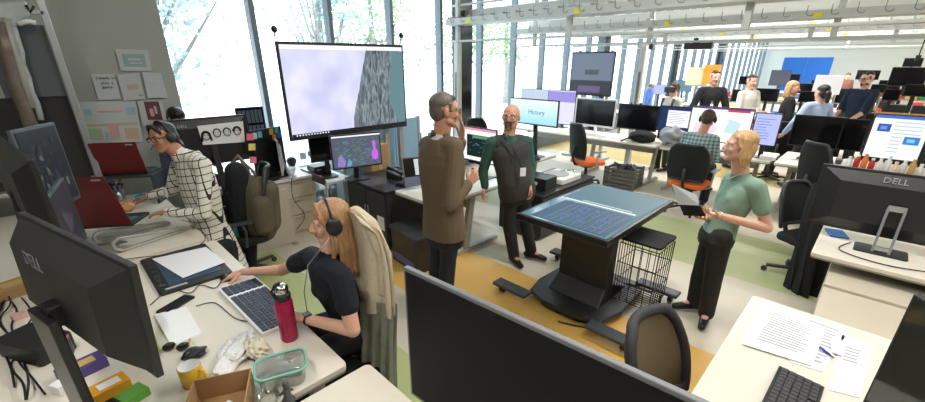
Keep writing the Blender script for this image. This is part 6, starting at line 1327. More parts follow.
# ================================================================== PEOPLE
def stand_joints(foot, face_d, H=1.75, lean=V((0,0,0)), stance=0.10, over=None):
    """standing pose; foot = point between the feet, face_d = facing direction (world xy)"""
    f = V((face_d[0], face_d[1], 0)).normalized(); r = V((f.y, -f.x, 0)); k = H/1.75; F = V((foot[0], foot[1], 0)); u = V((0,0,1))
    def P(x, y, z, l=1.0): return F+r*x*k+f*y*k+u*z*k+lean*l
    J = dict(shL=P(-0.185, 0, 1.42), shR=P(0.185, 0, 1.42), elL=P(-0.235, -0.03, 1.13), elR=P(0.235, -0.03, 1.13), wrL=P(-0.24, 0.06, 0.88), wrR=P(0.24, 0.06, 0.88),
             hiL=P(-0.09, 0, 0.93, 0.5), hiR=P(0.09, 0, 0.93, 0.5), knL=P(-stance, 0.02, 0.50, 0.2), knR=P(stance, 0.02, 0.50, 0.2), anL=P(-stance-0.01, -0.02, 0.085/k, 0), anR=P(stance+0.01, -0.02, 0.085/k, 0), neck=P(0, -0.01, 1.47))
    J['fwd'] = f; hc = P(0, 0.02, 1.635)
    if over: J.update(over)
    return J, hc, f, r
def sit_joints(seat, face_d, seat_z=0.47, lean=0.0, k=1.0):
    f = V((face_d[0], face_d[1], 0)).normalized(); r = V((f.y, -f.x, 0)); S = V((seat[0], seat[1], seat_z)); u = V((0,0,1))
    def P(x, y, z): return S+r*x*k+f*y*k+u*z*k
    l = lean
    J = dict(shL=P(-0.185, l*0.9, 0.58), shR=P(0.185, l*0.9, 0.58), elL=P(-0.24, l*0.7+0.06, 0.30), elR=P(0.24, l*0.7+0.06, 0.30), wrL=P(-0.18, l*0.7+0.30, 0.28), wrR=P(0.18, l*0.7+0.30, 0.28),
             hiL=P(-0.09, 0, 0.11), hiR=P(0.09, 0, 0.11), knL=P(-0.12, 0.42, 0.11), knR=P(0.12, 0.42, 0.11), neck=P(0, l*0.97, 0.63), fwd=f)
    for s_, x in (('L', -0.12), ('R', 0.12)): a = P(x, 0.42, 0); J['an'+s_] = V((a.x, a.y, 0.09))
    return J, P(0, l*1.1+0.03, 0.79), f, r
# ---- woman in the green top (right)
GRN_T = cm('sage_knit', (128, 156, 138), rough=0.85, noise=0.07, nscale=60, bump=0.15); TRB = cm('charcoal_trousers', (40, 40, 38), rough=0.85, noise=0.12, nscale=50); SHB = cm('black_leather', (20, 20, 20), rough=0.35)
BLN = hair_mat('blond_hair', (184, 146, 100), 0.5)
fd = (-CR*1.0+CF*0.12)
W_ = pd
J, hc, f, r = stand_joints(cw(2.08, 2.98).xy, fd, 1.66)
D = 3.02
J['shL'] = pd(757, 187, D-0.18); J['shR'] = pd(731, 180, D+0.14); J['neck'] = pd(741, 171, D)
J['elL'] = pd(767, 230-2, D-0.24); J['wrL'] = pd(716, 215, D-0.26); J['elR'] = pd(716, 222, D+0.14); J['wrR'] = pd(704, 216, D-0.02)
J['hiL'] = pd(721, 236, D-0.09); J['hiR'] = pd(714, 233, D+0.09); J['knL'] = pd(712, 283, D-0.08); J['knR'] = pd(700, 276, D+0.10)
J['anL'] = pd(704, 321, D-0.06); J['anR'] = pd(692, 311, D+0.12)
for s_ in 'LR': J['an'+s_].z = 0.085
J['toeL'] = (-CR*0.6-CF*0.8).normalized(); J['toeR'] = (-CR).normalized()
hc = pd(740, 146, D); hf = (-CR*1.0+CF*0.34+V((0,0,0.04)))
t, L, R_, org, bs = figure('woman in sage green top and dark trousers holding papers, right', cw(2.08, 2.98), J, (hc, hf, V((0,0,1))+CR*0.05), SKIN, GRN_T, TRB, SHB, s=0.99, sleeves='short', female=True, torso_w=0.155, hair_m=BLN,
    hands={'L': ((-CR*0.8-CF*0.2+V((0,0,0.25))), V((0,0,1)), -1, 0.7), 'R': ((-CR*0.7-CF*0.7+V((0,0,0.05))), V((0,0,1)), 1, 0.6)})
rg = random.Random(2); sh = [('e', L(0, -0.020, 0.050), (0.081, 0.095, 0.074), R_), ('e', L(0, -0.05, -0.01), (0.080, 0.064, 0.10), R_)]
strands(sh, L, 1.0, rg, 26, -0.135, 0, 0, 0, r0=0.012, r1=0.006, flare=0.14, fr=0.02)
for sx in (-1, 1): sh += [('c', L(sx*0.012, 0.040, 0.106), L(sx*0.058, 0.044, 0.070), 0.010, 0.009), ('c', L(sx*0.058, 0.044, 0.070), L(sx*0.079, 0.018, 0.0), 0.009, 0.011)]
fuse('hair', sh, 0.0050, BLN, t, 1, org)
MB().tube([J['wrL'].lerp(J['elL'], 0.08)-org+V((0, 0, 0.03*math.cos(a)))+(J['wrL']-J['elL']).normalized().cross(V((0,0,1)))*0.03*math.sin(a) for a in [2*PI*k/14 for k in range(14)]], 0.005, SIL, 6, closed=True).build('bracelet', None, t)
MB().tube([J['neck']-org+f*0.03+r*0.075+V((0,0,-0.0)), J['neck']-org+f*0.11+r*0.04+V((0,0,-0.06)), J['neck']-org+f*0.125+V((0,0,-0.075)), J['neck']-org+f*0.11-r*0.04+V((0,0,-0.06)), J['neck']-org+f*0.03-r*0.075], 0.0025, SIL, 5).build('necklace', None, t)
fuse('button_pin', [('e', pd(711, 189, D-0.04), (0.012, 0.012, 0.012))], 0.004, BLK, t, 0, org)
# papers and notebook in her hands
hb = (J['wrL']+J['wrR'])/2; o0 = pd(694, 204, D-0.06)
t = empty('notebook', o0, 0, 'black open notebook held by the woman in the green top', 'notebook')
Q = [pd(*p)-o0 for p in [(672, 186, D+0.06), (694, 196, D-0.16), (706, 215, D-0.2), (684, 214, D+0.02)]]
MB().add(Q+[q+V((0,0,-0.012)) for q in Q], [(0,1,2,3),(7,6,5,4),(0,4,5,1),(1,5,6,2),(2,6,7,3),(3,7,4,0)], BLK).build('cover', None, t)
t = empty('paper', o0+V((0,0,0.01)), 0, 'white sheets on top of the black notebook in her hands', 'paper')
Q = [pd(*p)-t.location for p in [(672, 184, D+0.0), (697, 195, D-0.22), (699, 205, D-0.26), (678, 204, D-0.04)]]
MB().add(Q+[q+V((0,0,-0.004)) for q in Q], [(0,1,2,3),(7,6,5,4),(0,4,5,1),(1,5,6,2),(2,6,7,3),(3,7,4,0)], PAP).build('sheet', None, t)
bc_ = sum(Q, V((0,0,0)))/4
MB().add([bc_+(q-bc_)*0.25+V((0,0,0.002))+(Q[1]-bc_)*0.35 for q in Q], [(0,1,2,3)], INKD).build('print', None, t)
# ---- man in the brown jacket
BRJ = cm('brown_tweed', (104, 88, 68), rough=0.9, noise=0.16, nscale=90, bump=0.2); NVT = cm('navy_trousers', (28, 30, 38), rough=0.85, noise=0.1, nscale=40); WSH = cm('white_shirt', (222, 224, 230), rough=0.8)
GHR = hair_mat('grey_brown_hair', (104, 94, 86), 0.4)
D = 3.15; fd = (CR*0.9+CF*0.45)
fp = pd(442, 318, D); J, hc, f, r = stand_joints((fp.x, fp.y), fd, 1.86)
J['shL'] = pd(428, 145, D+0.12); J['shR'] = pd(454, 147, D-0.11); J['neck'] = pd(442, 132, D)
J['elR'] = pd(450, 205, D-0.22); J['wrR'] = pd(468, 184, D+0.02); J['elL'] = pd(448, 172, D+0.40); J['wrL'] = pd(462, 140, D+0.24)
J['hiL'] = pd(438, 227, D+0.07); J['hiR'] = pd(450, 228, D-0.06)
pv = (J['hiL']+J['hiR'])/2
hc = pd(445, 111, D); hf = (CR*1.0+CF*0.30)
t, L, R_, org, bs = figure('man in brown tweed jacket and glasses raising one hand to his face', V((fp.x, fp.y, 0)), J, (hc, hf, V((0,0,1))+CR*0.02), SKIN2, WSH, NVT, SHB, s=1.12, torso_w=0.178, hair_m=GHR,
    hands={'L': ((V((0,0,1))+CR*0.05), -CR-CF*0.3, -1, 0.25), 'R': ((V((0,0,0.55))+CR*0.55+CF*0.3), -CR*0.3+CF*0.9, 1, 1.1)})
hair_short(t, L, R_, 1.12, org, GHR); glasses(t, L, R_, 1.12, org, BLK)
# jacket as its own garment: torso, sleeves, long skirt part, collar and lapels
sL, sR = J['shL'], J['shR']; ac = (sR-sL).normalized(); mid = (sL+sR)/2; tw = mid-pv
jk = loft_torso(J, 0.018, 1.10, flare=0.05, t0=-0.15)
for s_ in 'LR':
    jk += [('c', J['sh'+s_], J['el'+s_], 0.076, 0.066), ('c', J['el'+s_], J['el'+s_].lerp(J['wr'+s_], 0.92), 0.066, 0.050)]
jo = fuse('jacket', jk, 0.008, BRJ, t, 4, org)
mb = MB(); mb.tube([J['neck']+ac*0.085-org+V((0,0,-0.03)), J['neck']-bs[1]*0.075-org+V((0,0,-0.01)), J['neck']-ac*0.085-org+V((0,0,-0.03))], 0.022, BRJ, 8); mb.build('collar', None, jo)
MB().tube([J['neck']+ac*0.060-org+V((0,0,0.035)), J['neck']-bs[1]*0.055-org+V((0,0,0.055)), J['neck']-ac*0.060-org+V((0,0,0.03)), J['neck']+bs[1]*0.06-org], 0.018, WSH, 8).build('shirt_collar', None, t)
# ---- bald man in vest
VST = cm('dark_grey_vest', (62, 60, 58), rough=0.9, noise=0.12, nscale=60, bump=0.2); GSH = cm('deep_green_shirt', (44, 84, 72), rough=0.85, noise=0.1, nscale=40)
D = 4.12; fd = (-CR*0.50-CF*0.9)
fp = pd(527, 263, D); J, hc, f, r = stand_joints((fp.x, fp.y), fd, 1.72)
J['shR'] = pd(491, 143, D-0.02); J['shL'] = pd(527, 142, D+0.04); J['neck'] = pd(509, 134, D)
J['elR'] = pd(483, 171, D+0.0); J['wrR'] = pd(485, 187, D-0.02); J['elL'] = pd(531, 169, D+0.03); J['wrL'] = pd(530, 184, D-0.08)
J['hiR'] = pd(511, 192, D-0.0); J['hiL'] = pd(522, 192, D+0.04); J['knR'] = pd(509, 226, D-0.03); J['knL'] = pd(526, 226, D+0.05); J['anR'] = pd(514, 256, D-0.06); J['anL'] = pd(531, 254, D+0.05)
for s_ in 'LR': J['an'+s_].z = 0.085
J['toeR'] = (CR*0.35-CF*0.9).normalized(); J['toeL'] = (CR*0.8-CF*0.5).normalized()
hc = pd(511, 117, D); hf = (-CR*0.35-CF*1.0+V((0,0,0.08)))
BRD = cm('grey_beard', (110, 98, 90), rough=0.9, noise=0.3, nscale=60)
t, L, R_, org, bs = figure('bald bearded man in dark vest over green shirt with a badge', V((fp.x, fp.y, 0)), J, (hc, hf, V((0,0,1))), SKIN2, GSH, TRB, SHB, s=1.05, torso_w=0.172, belly=0.02, hair_m=BRD,
    hands={'R': ((-CR*0.2+V((0,0,-1))), -CF*0.3+CR*0.9, 1, 0.7), 'L': ((CR*0.2+V((0,0,-1))), -CR, -1, 0.6)})
fuse('beard', [('c', L(-0.02, 0.070, -0.088), L(0.02, 0.070, -0.088), 0.020, 0.020), ('c', L(-0.024, 0.093, -0.043), L(0.024, 0.093, -0.043), 0.008, 0.008), ('c', L(-0.028, 0.088, -0.045), L(-0.022, 0.075, -0.088), 0.009, 0.011), ('c', L(0.028, 0.088, -0.045), L(0.022, 0.075, -0.088), 0.009, 0.011)], 0.0045, BRD, t, 1, org)
glasses(t, L, R_, 1.05, org, BLK, r=0.0018)
sL, sR = J['shL'], J['shR']; ac = (sR-sL).normalized(); mid = (sL+sR)/2; pv = (J['hiL']+J['hiR'])/2; tw = mid-pv
fuse('vest', [('c', mid-ac*0.105, mid+ac*0.105, 0.084, 0.084)]+loft_torso(J, 0.020, 1.02, belly=0.03, t0=-0.15, t1=1.05, shoulders=False), 0.008, VST, t, 4, org)
badge(t, org, J['neck'], f, ac, pd(523, 172, D-0.20), BLK)
fw_ = f; MB().tube([pv+tw*0.98+fw_*0.085-org+V((0,0,0.0)), pv+tw*0.75+fw_*0.137-org, pv+tw*0.4+fw_*0.15-org, pv+fw_*0.145-org], 0.003, BLK, 5).build('zip', None, t)
fuse('shirt_collar', [('c', J['neck']+ac*0.05+V((0,0,0.0)), J['neck']+f*0.07+V((0,0,-0.03)), 0.018, 0.02), ('c', J['neck']-ac*0.05, J['neck']+f*0.07+V((0,0,-0.03)), 0.018, 0.02)], 0.006, GSH, t, 1, org)
# ---- woman with headphones, seated at the left desk
NVS = cm('navy_tee', (20, 24, 38), rough=0.9, noise=0.12, nscale=60, bump=0.1); JNS = cm('dark_jeans', (26, 28, 34), rough=0.9)
STR = hair_mat('strawberry_blond_hair', (172, 130, 92), 0.5)
D = 2.02
J, hc, f, r = sit_joints((0.98, 1.94), (-1, 0.15), 0.50)
J['shL'] = pd(341, 277, 1.78); J['shR'] = pd(312, 256, 2.14); J['neck'] = pd(329, 251, 1.98)
J['elL'] = pd(353, 330, 1.70); J['wrL'] = pd(303, 318, 1.80); J['elR'] = pd(283, 270, 2.36); J['wrR'] = pd(243, 272, 2.40)
pvs = pd(355, 335, 2.02); J['hiL'] = V((0.98, 1.83, 0.60)); J['hiR'] = V((1.00, 2.02, 0.60)); J['knL'] = V((0.60, 1.86, 0.60)); J['knR'] = V((0.62, 2.14, 0.60)); J['anL'] = V((0.55, 1.88, 0.09)); J['anR'] = V((0.56, 2.14, 0.09))
hc = pd(330, 221, 2.0); hf = (-CR*1.0-CF*0.50+V((0,0,-0.14)))
t, L, R_, org, bs = figure('seated woman in navy tee with headphones and long fair hair, typing', V((0.98, 1.94, 0)), J, (hc, hf, V((0,0,1))-CR*0.06), SKIN, NVS, JNS, SHB, s=0.97, sleeves='short', female=True, torso_w=0.15, hair_m=STR,
    hands={'R': ((-CR*0.75+V((0,0,-0.18))-CF*0.15), V((0,0,-1)), 1, 0.35), 'L': ((-CR*0.85+V((0,0,-0.1))+CF*0.35), V((0,0,-1)), -1, 0.55)})
rg = random.Random(6); sh = [('e', L(0, -0.018, 0.048), (0.081, 0.098, 0.076), R_), ('e', L(0, -0.05, -0.01), (0.078, 0.066, 0.10), R_)]
strands(sh, L, 1.0, rg, 26, -0.30, 0, 0, 0, r0=0.014, r1=0.006, flare=0.18)
for sx in (-1, 1):
    sh += [('c', L(sx*0.010, 0.052, 0.108), L(sx*0.062, 0.046, 0.06), 0.011, 0.010), ('c', L(sx*0.064, 0.05, 0.05), L(sx*0.082, 0.016, -0.04), 0.013, 0.012), ('c', L(sx*0.082, 0.016, -0.04), L(sx*0.09, 0.03, -0.16), 0.014, 0.012), ('c', L(sx*0.09, 0.03, -0.16), L(sx*0.085, 0.10, -0.27), 0.012, 0.006), ('c', L(sx*0.084, 0.0, -0.08), L(sx*0.095, 0.06, -0.25), 0.014, 0.006), ('c', L(sx*0.084, -0.02, -0.08), L(sx*0.10, 0.02, -0.31), 0.016, 0.006)]
fuse('hair', sh, 0.0055, STR, t, 1, org)
headphones(t, L, R_, 1.02, org, BLK, cup=0.040)
q = J['wrL'].lerp(J['elL'], 0.10)-org; ad = (J['wrL']-J['elL']).normalized(); a1 = ad.cross(V((0,0,1))).normalized(); a2 = a1.cross(ad)
wt = MB().tube([q+(a1*math.cos(a)+a2*math.sin(a))*0.029 for a in [2*PI*k/16 for k in range(16)]], 0.006, BLK, 6, closed=True).build('watch', None, t); MB().box(q+V((0,0,0.03))+a1*0.0, (0.034, 0.038, 0.010), BLK2).build('watch_face', None, wt)
MB().tube([L(-0.09, 0.02, -0.05)-org, J['neck']+f*0.12-org+V((0,0,-0.05)), J['neck']+f*0.16-org+V((0,0,-0.2)), J['neck']+f*0.16-org+V((0,0,-0.38))], 0.003, SIL, 5).build('audio_cord', None, t)
# coat over her chair back
cr = V((1.30, 1.95, 0)); t = empty('coat', cr, 0, 'beige and grey coat draped over the back of the headphone woman\'s chair', 'coat')
def PD(x, y, D): return pd(x, y, D)
draped('upper_coat', cr, [(PD(336, 214, 2.10), PD(356, 202, 2.00), PD(366, 222, 1.94)), (PD(338, 226, 2.12), PD(372, 208, 1.98), PD(380, 230, 1.93)), (PD(342, 248, 2.14), PD(384, 226, 1.95), PD(390, 250, 1.90)), (PD(346, 275, 2.12), PD(380, 262, 1.92), PD(394, 280, 1.88)), (PD(347, 312, 2.08), PD(378, 306, 1.90), PD(397, 316, 1.86))], BCO, 0.03, parent=t, wave=0.02, wn=5)
fuse('shoulder_roll', [('c', PD(342, 217, 2.12), PD(356, 212, 2.04), 0.030, 0.036), ('c', PD(356, 212, 2.04), PD(371, 225, 1.97), 0.036, 0.040), ('c', PD(371, 225, 1.97), PD(384, 256, 1.94), 0.040, 0.042), ('c', PD(384, 256, 1.94), PD(386, 290, 1.92), 0.042, 0.045)], 0.01, BCO, t, 4, cr)
draped('lower_coat', cr, [(PD(344, 300, 2.09), PD(378, 296, 1.91), PD(398, 304, 1.86)), (PD(344, 330, 2.06), PD(376, 330, 1.89), PD(396, 338, 1.85)), (PD(346, 365, 2.03), PD(376, 366, 1.87), PD(396, 374, 1.83)), (PD(348, 400, 2.0), PD(376, 402, 1.85), PD(398, 408, 1.82)), (PD(350, 430, 2.0), PD(376, 432, 1.85), PD(398, 438, 1.82))], GCO, 0.03, parent=t, wave=0.05, wn=11)
# ---- woman in checked cardigan
ck = bpy.data.materials.new('windowpane_check_knit'); ck.use_nodes = True; nt = ck.node_tree; b = nt.nodes['Principled BSDF']; b.inputs['Roughness'].default_value = 0.9
tc = nt.nodes.new('ShaderNodeTexCoord'); mp = nt.nodes.new('ShaderNodeMapping'); mp.inputs['Rotation'].default_value = (0.12, 0.1, PI/4+0.2); sx = nt.nodes.new('ShaderNodeSeparateXYZ'); nt.links.new(tc.outputs['Object'], mp.inputs[0]); nt.links.new(mp.outputs[0], sx.inputs[0])
def gl(src, per, wd):
    a = nt.nodes.new('ShaderNodeMath'); a.operation = 'DIVIDE'; a.inputs[1].default_value = per; nt.links.new(src, a.inputs[0])
    b_ = nt.nodes.new('ShaderNodeMath'); b_.operation = 'FRACT'; nt.links.new(a.outputs[0], b_.inputs[0]); c_ = nt.nodes.new('ShaderNodeMath'); c_.operation = 'LESS_THAN'; c_.inputs[1].default_value = wd; nt.links.new(b_.outputs[0], c_.inputs[0]); return c_.outputs[0]
mx_ = nt.nodes.new('ShaderNodeMath'); mx_.operation = 'MAXIMUM'; nt.links.new(gl(sx.outputs[0], 0.062, 0.12), mx_.inputs[0]); nt.links.new(gl(sx.outputs[2], 0.058, 0.12), mx_.inputs[1])
mi = nt.nodes.new('ShaderNodeMix'); mi.data_type = 'RGBA'; mi.inputs[6].default_value = (*C_((226, 222, 208)), 1); mi.inputs[7].default_value = (*C_((34, 36, 46)), 1); nt.links.new(mx_.outputs[0], mi.inputs[0]); nt.links.new(mi.outputs[2], b.inputs['Base Color'])
DHR = hair_mat('black_brown_hair', (34, 27, 25), 0.4)
D = 3.35; fd = (-CR*0.75-CF*0.35)
fp = pd(213, 300, D); J, hc, f, r = stand_joints((0.98, 3.95), fd, 1.64)
J['shL'] = pd(203, 166, D-0.10); J['shR'] = pd(180, 155, D+0.20); J['neck'] = pd(179, 152, D+0.02)
J['elL'] = pd(205, 214, D-0.20); J['wrL'] = pd(166, 212, D-0.22); J['elR'] = pd(172, 190, D+0.20); J['wrR'] = pd(150, 196, D+0.10)
J['hiL'] = pd(222, 248, D-0.05); J['hiR'] = pd(210, 243, D+0.14)
for s_ in 'LR': h_ = J['hi'+s_]; J['kn'+s_] = V((h_.x+0.03, h_.y, 0.46)) if h_.z > 0.6 else V((h_.x-0.3, h_.y, h_.z)); J['an'+s_] = V((J['kn'+s_].x, J['kn'+s_].y, 0.085))
hc = pd(163, 137, D); hf = (-CR*0.40-CF*1.0+V((0,0,-0.12)))
t, L, R_, org, bs = figure('woman in white windowpane check cardigan with glasses and headset, leaning over a desk', V((0.98, 3.95, 0)), J, (hc, hf, V((0,0,1))-CR*0.10), SKIN3, ck, JNS, SHB, s=1.0, sleeves='long', female=True, torso_w=0.195, hair_m=DHR,
    hands={'L': ((-CR*0.8+V((0,0,-0.1))), V((0,0,-1)), -1, 0.35), 'R': ((-CR*0.9+V((0,0,-0.15))), V((0,0,-1)), 1, 0.35)})
sh = [('e', L(0, -0.024, 0.046), (0.080, 0.092, 0.075), R_), ('e', L(0, -0.05, -0.01), (0.076, 0.064, 0.10), R_)]
for k in range(7): a = PI+PI*k/6; sh.append(('c', L(math.cos(a)*0.07, math.sin(a)*0.07-0.01, -0.02), L(math.cos(a)*0.03, -0.10, -0.10), 0.018, 0.016))
sh += [('c', L(0, -0.10, -0.08), L(0.02, -0.13, -0.24), 0.035, 0.02), ('c', L(-0.02, 0.062, 0.10), L(-0.068, 0.048, 0.04), 0.018, 0.010), ('c', L(0.02, 0.062, 0.10), L(0.068, 0.048, 0.04), 0.018, 0.010)]
fuse('hair', sh, 0.006, DHR, t, 1, org); headphones(t, L, R_, 1.02, org, BLK, cup=0.036, mic=True); glasses(t, L, R_, 1.0, org, BLK, r=0.003)
fuse('cardigan_skirt', [('c', (J['hiL']+J['hiR'])/2+V((0,0,0.1)), (J['hiL']+J['hiR'])/2+V((0.03,0,-0.28)), 0.16, 0.20)], 0.01, ck, t, 3, org)
LNB = cm('lanyard_blue', (60, 60, 130), rough=0.7); badge(t, org, J['neck'], f, (J['shR']-J['shL']).normalized(), J['neck']+f*0.17+V((0,0,-0.33)), cm('lanyard_blue', (60, 60, 130)), PAP)
# ---- person behind her: only dark hair above the monitor
J, hc, f, r = sit_joints((1.05, 5.62), (0.2, -1), 0.47)
hc = pb(177, 119, 5.62); hc.x = max(hc.x, 0.6)
J2, _, f, r = sit_joints((hc.x, 5.66), (0.2, -1), hc.z-0.80)
for s_ in 'LR': J2['an'+s_].z = 0.09
t, L, R_, org, bs = figure('person with dark hair behind the monitor with sketched faces', V((hc.x, 5.66, 0)), J2, (hc, V((0.3, -1, -0.5)), V((0,0,1))), SKIN2, cm('grey_tee', (90, 92, 100), rough=0.9), JNS, None, voxel=0.009, hair_m=DHR)
hair_short(t, L, R_, 1.05, org, DHR, 0.008, 0.004)
# ---- man in plaid on the orange-seat chair
pl = bpy.data.materials.new('green_plaid'); pl.use_nodes = True; nt = pl.node_tree; b = nt.nodes['Principled BSDF']; b.inputs['Roughness'].default_value = 0.9
tc = nt.nodes.new('ShaderNodeTexCoord'); sx = nt.nodes.new('ShaderNodeSeparateXYZ'); nt.links.new(tc.outputs['Object'], sx.inputs[0])
mx_ = nt.nodes.new('ShaderNodeMath'); mx_.operation = 'ADD'; nt.links.new(gl(sx.outputs[1], 0.05, 0.4), mx_.inputs[0]); nt.links.new(gl(sx.outputs[2], 0.05, 0.4), mx_.inputs[1]); dv = nt.nodes.new('ShaderNodeMath'); dv.operation = 'MULTIPLY'; dv.inputs[1].default_value = 0.5; nt.links.new(mx_.outputs[0], dv.inputs[0])
mi = nt.nodes.new('ShaderNodeMix'); mi.data_type = 'RGBA'; mi.inputs[6].default_value = (*C_((164, 184, 186)), 1); mi.inputs[7].default_value = (*C_((74, 96, 104)), 1); nt.links.new(dv.outputs[0], mi.inputs[0]); nt.links.new(mi.outputs[2], b.inputs['Base Color'])
J, hc, f, r = sit_joints((6.48, 1.72), (1, 0.0), 0.50, 0.02, 1.0); BHR = cm('brown_hair', (70, 50, 36), rough=0.6, noise=0.3, nscale=40)
hc = pa(708, 119, 6.55)
t, L, R_, org, bs = figure('man in green plaid shirt seated with his back turned on the orange-seat chair', V((6.48, 1.72, 0)), J, (hc, V((1, 0.1, -0.1)), V((0,0,1))), SKIN2, pl, JNS, SHB, s=1.0, voxel=0.008, hair_m=BHR)
hair_short(t, L, R_, 1.05, org, BHR, 0.008, 0.004); headphones(t, L, R_, 1.05, org, BLK)
# ---- far people
def far_person(px, py_head, D, face_d, label, top, pants, hair_m, style='short', skin=SKIN, H=None, look=None, arms=None, glass=False, sleeves='long', gp=None):
    p = pd(px, py_head, D); foot = V((p.x, p.y, 0)); H = H or (p.z+0.117); J, hc, f, r = stand_joints((p.x-0.0*0, p.y), face_d, H)
    if arms:
        for k, (x, y, z) in arms.items(): J[k] = foot+r*x+f*y+V((0,0,z*H/1.75))
    sgn = H/1.75
    t, L, R_, org, bs = figure(label, foot, J, (p, V((*(look or face_d), 0))+V((0,0,-0.1)), V((0,0,1))), skin, top, pants, SHB, s=1.03*min(1.1, sgn), voxel=0.009, topv=0.011, hair_m=hair_m, sleeves=sleeves, female=style in ('bun', 'long'))
    if style == 'short': hair_short(t, L, R_, 1.04, org, hair_m, 0.008)
    if style == 'bun':
        fuse('hair', [('e', L(0, -0.020, 0.048), (0.082, 0.098, 0.078), R_), ('e', L(0, -0.05, -0.01), (0.076, 0.064, 0.095), R_), ('c', L(0, -0.11, -0.02), L(0.0, -0.12, -0.14), 0.045, 0.03)], 0.009, hair_m, t, 1, org)
    if style == 'long':
        sh = [('e', L(0, -0.018, 0.048), (0.084, 0.100, 0.078), R_)]; strands(sh, L, 1.0, random.Random(3), 12, -0.16, 0, 0, 0, r0=0.02, r1=0.01, flare=0.1); fuse('hair', sh, 0.009, hair_m, t, 1, org)
    if glass: glasses(t, L, R_, 1.05, org, BLK, r=0.003)
    return t, L, R_, org, J, f, r
CBK = cm('black_polo', (22, 23, 28), rough=0.9); CWH = cm('cream_shirt', (216, 214, 204), rough=0.85); CLB_ = cm('light_blue_shirt', (168, 186, 222), rough=0.85); CNV = cm('navy_tee_far', (28, 42, 66), rough=0.9); CBL_ = cm('black_blazer', (26, 25, 28), rough=0.9)
fr = far_person(715, 77.5, 8.6, (-CR*0.2-CF*1.0)[:2], 'man in black polo with a lanyard leaning behind the map screen', CBK, TRB, DHR, look=(-CR*0.1-CF)[:2], arms=dict(elL=(-0.30, 0.05, 1.12), wrL=(-0.22, 0.2, 0.98), elR=(0.32, 0.05, 1.12), wrR=(0.34, 0.2, 0.9)), sleeves='elbow')
badge(fr[0], fr[3], fr[4]['neck'], fr[5], fr[6], fr[4]['neck']+fr[5]*0.15+V((0,0,-0.35)), WHT)
fr = far_person(752, 81.5, 8.4, (CR*0.3-CF*1.0)[:2], 'man in cream shirt with folded arms between slate monitor and blond woman', CWH, TRB, BHR, look=(CR*0.1-CF)[:2], arms=dict(elL=(-0.27, 0.06, 1.10), wrL=(0.02, 0.22, 1.14), elR=(0.27, 0.06, 1.10), wrR=(-0.02, 0.26, 1.10)))
fr = far_person(793, 88, 7.7, (CR*0.9-CF*0.5)[:2], 'blond woman in black blazer standing left of the light blue shirt', CBL_, TRB, BLN, 'long', look=(CR*0.6-CF*0.7)[:2], arms=dict(elL=(-0.25, 0.02, 1.12), wrL=(-0.05, 0.24, 1.10), elR=(0.25, 0.02, 1.12), wrR=(0.08, 0.26, 1.12)))
fr = far_person(822, 92.5, 6.9, (-CR*0.1+CF*1.0)[:2], 'woman in light blue shirt with tied-back dark hair, back turned', CLB_, TRB, DHR, 'bun', arms=dict(elL=(-0.34, 0.0, 1.16), wrL=(-0.32, 0.15, 0.96), elR=(0.34, 0.0, 1.16), wrR=(0.30, 0.15, 0.96)))
fr = far_person(867, 79, 8.0, (-CR*0.9-CF*0.25)[:2], 'man in navy tee with glasses and beard looking left', CNV, TRB, DHR, 'short', look=(-CR*1-CF*0.15)[:2], glass=True, arms=dict(elL=(-0.2, 0.10, 1.12), wrL=(-0.12, 0.33, 0.95), elR=(0.2, 0.1, 1.12), wrR=(0.15, 0.33, 0.96)), sleeves='elbow')
fuse('beard', [('c', fr[1](-0.05, 0.03, -0.07), fr[1](0, 0.075, -0.09), 0.02, 0.022), ('c', fr[1](0.05, 0.03, -0.07), fr[1](0, 0.075, -0.09), 0.02, 0.022)], 0.008, DHR, fr[0], 1, fr[3])
fr = far_person(674, 89, 8.15, (-CR*0.9-CF*0.3)[:2], 'man wearing a black head-mounted display and white shirt with dark straps', CWH, TRB, BHR, 'short', look=(-CR*0.9-CF*0.4)[:2])
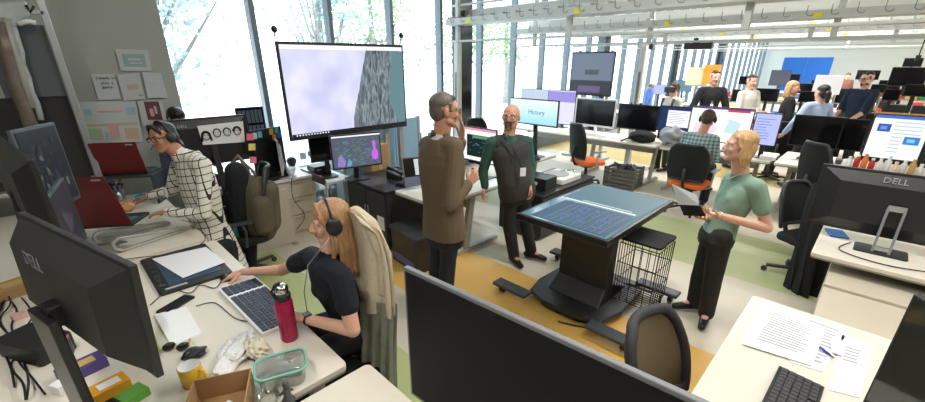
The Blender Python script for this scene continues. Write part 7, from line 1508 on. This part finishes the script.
MB().box(fr[1](0, 0.105, 0.0)-fr[3], (0.17, 0.10, 0.10), BLK, frame((0,0,0), fr[1](1,0,0)-fr[1](0,0,0), V((0,0,1)))).tube([fr[1](-0.085, 0.07, 0.02)-fr[3], fr[1](-0.09, -0.06, 0.03)-fr[3], fr[1](0, -0.12, 0.03)-fr[3], fr[1](0.09, -0.06, 0.03)-fr[3], fr[1](0.085, 0.07, 0.02)-fr[3]], 0.012, BLK).build('head_mounted_display', None, fr[0])
n_ = fr[4]; MB().tube([n_['shL']+fr[5]*0.09-fr[3]+V((0,0,0.04))+fr[6]*0.05, n_['shL']+fr[5]*0.14-fr[3]+V((0,0,-0.3))+fr[6]*0.06], 0.025, BLK, 6).tube([n_['shR']+fr[5]*0.09-fr[3]+V((0,0,0.04))-fr[6]*0.05, n_['shR']+fr[5]*0.14-fr[3]+V((0,0,-0.3))-fr[6]*0.06], 0.025, BLK, 6).build('backpack_strap', None, fr[0])
fr = far_person(650, 88, 12.5, (-CR*0.9+CF*0.3)[:2], 'small far figure in a blue shirt left of the headset man', cm('mid_blue_shirt', (96, 128, 196), rough=0.9), TRB, cm('sand_hair', (150, 120, 90)), 'short', H=1.62)
fr = far_person(893, 79, 13.0, (-CR*0.9-CF*0.3)[:2], 'far seated-height person with reddish hair right of the navy tee man', cm('brown_knit', (120, 80, 66), rough=0.9), TRB, cm('auburn_hair', (112, 62, 42)), 'short', H=None)
fr = far_person(848, 76, 17.0, (-CR*0.6-CF*0.8)[:2], 'tiny far person with auburn hair behind the white board', cm('brown_knit', (120, 80, 66)), TRB, cm('auburn_hair', (112, 62, 42)), 'short', H=None)
# dark coat on the chair right of centre
DCT = cm('black_wool_coat', (20, 20, 22), rough=0.95, noise=0.2, nscale=40, bump=0.3)
cr = V((4.5, 0.42, 0)); t = empty('coat', cr, 0, 'long black coat hanging over the office chair right of centre', 'coat')
draped('coat_front', cr, [(PD(812, 184, 3.74), PD(822, 178, 3.62), PD(842, 186, 3.74)), (PD(803, 205, 3.67), PD(818, 200, 3.47), PD(842, 208, 3.72)), (PD(797, 235, 3.62), PD(812, 232, 3.40), PD(838, 238, 3.67)), (PD(790, 262, 3.58), PD(806, 262, 3.36), PD(830, 268, 3.62)), (PD(784, 286, 3.54), PD(800, 288, 3.34), PD(822, 292, 3.57)), (PD(781, 300, 3.52), PD(796, 303, 3.34), PD(816, 306, 3.54))], DCT, 0.10, parent=t, wave=0.06, wn=7)
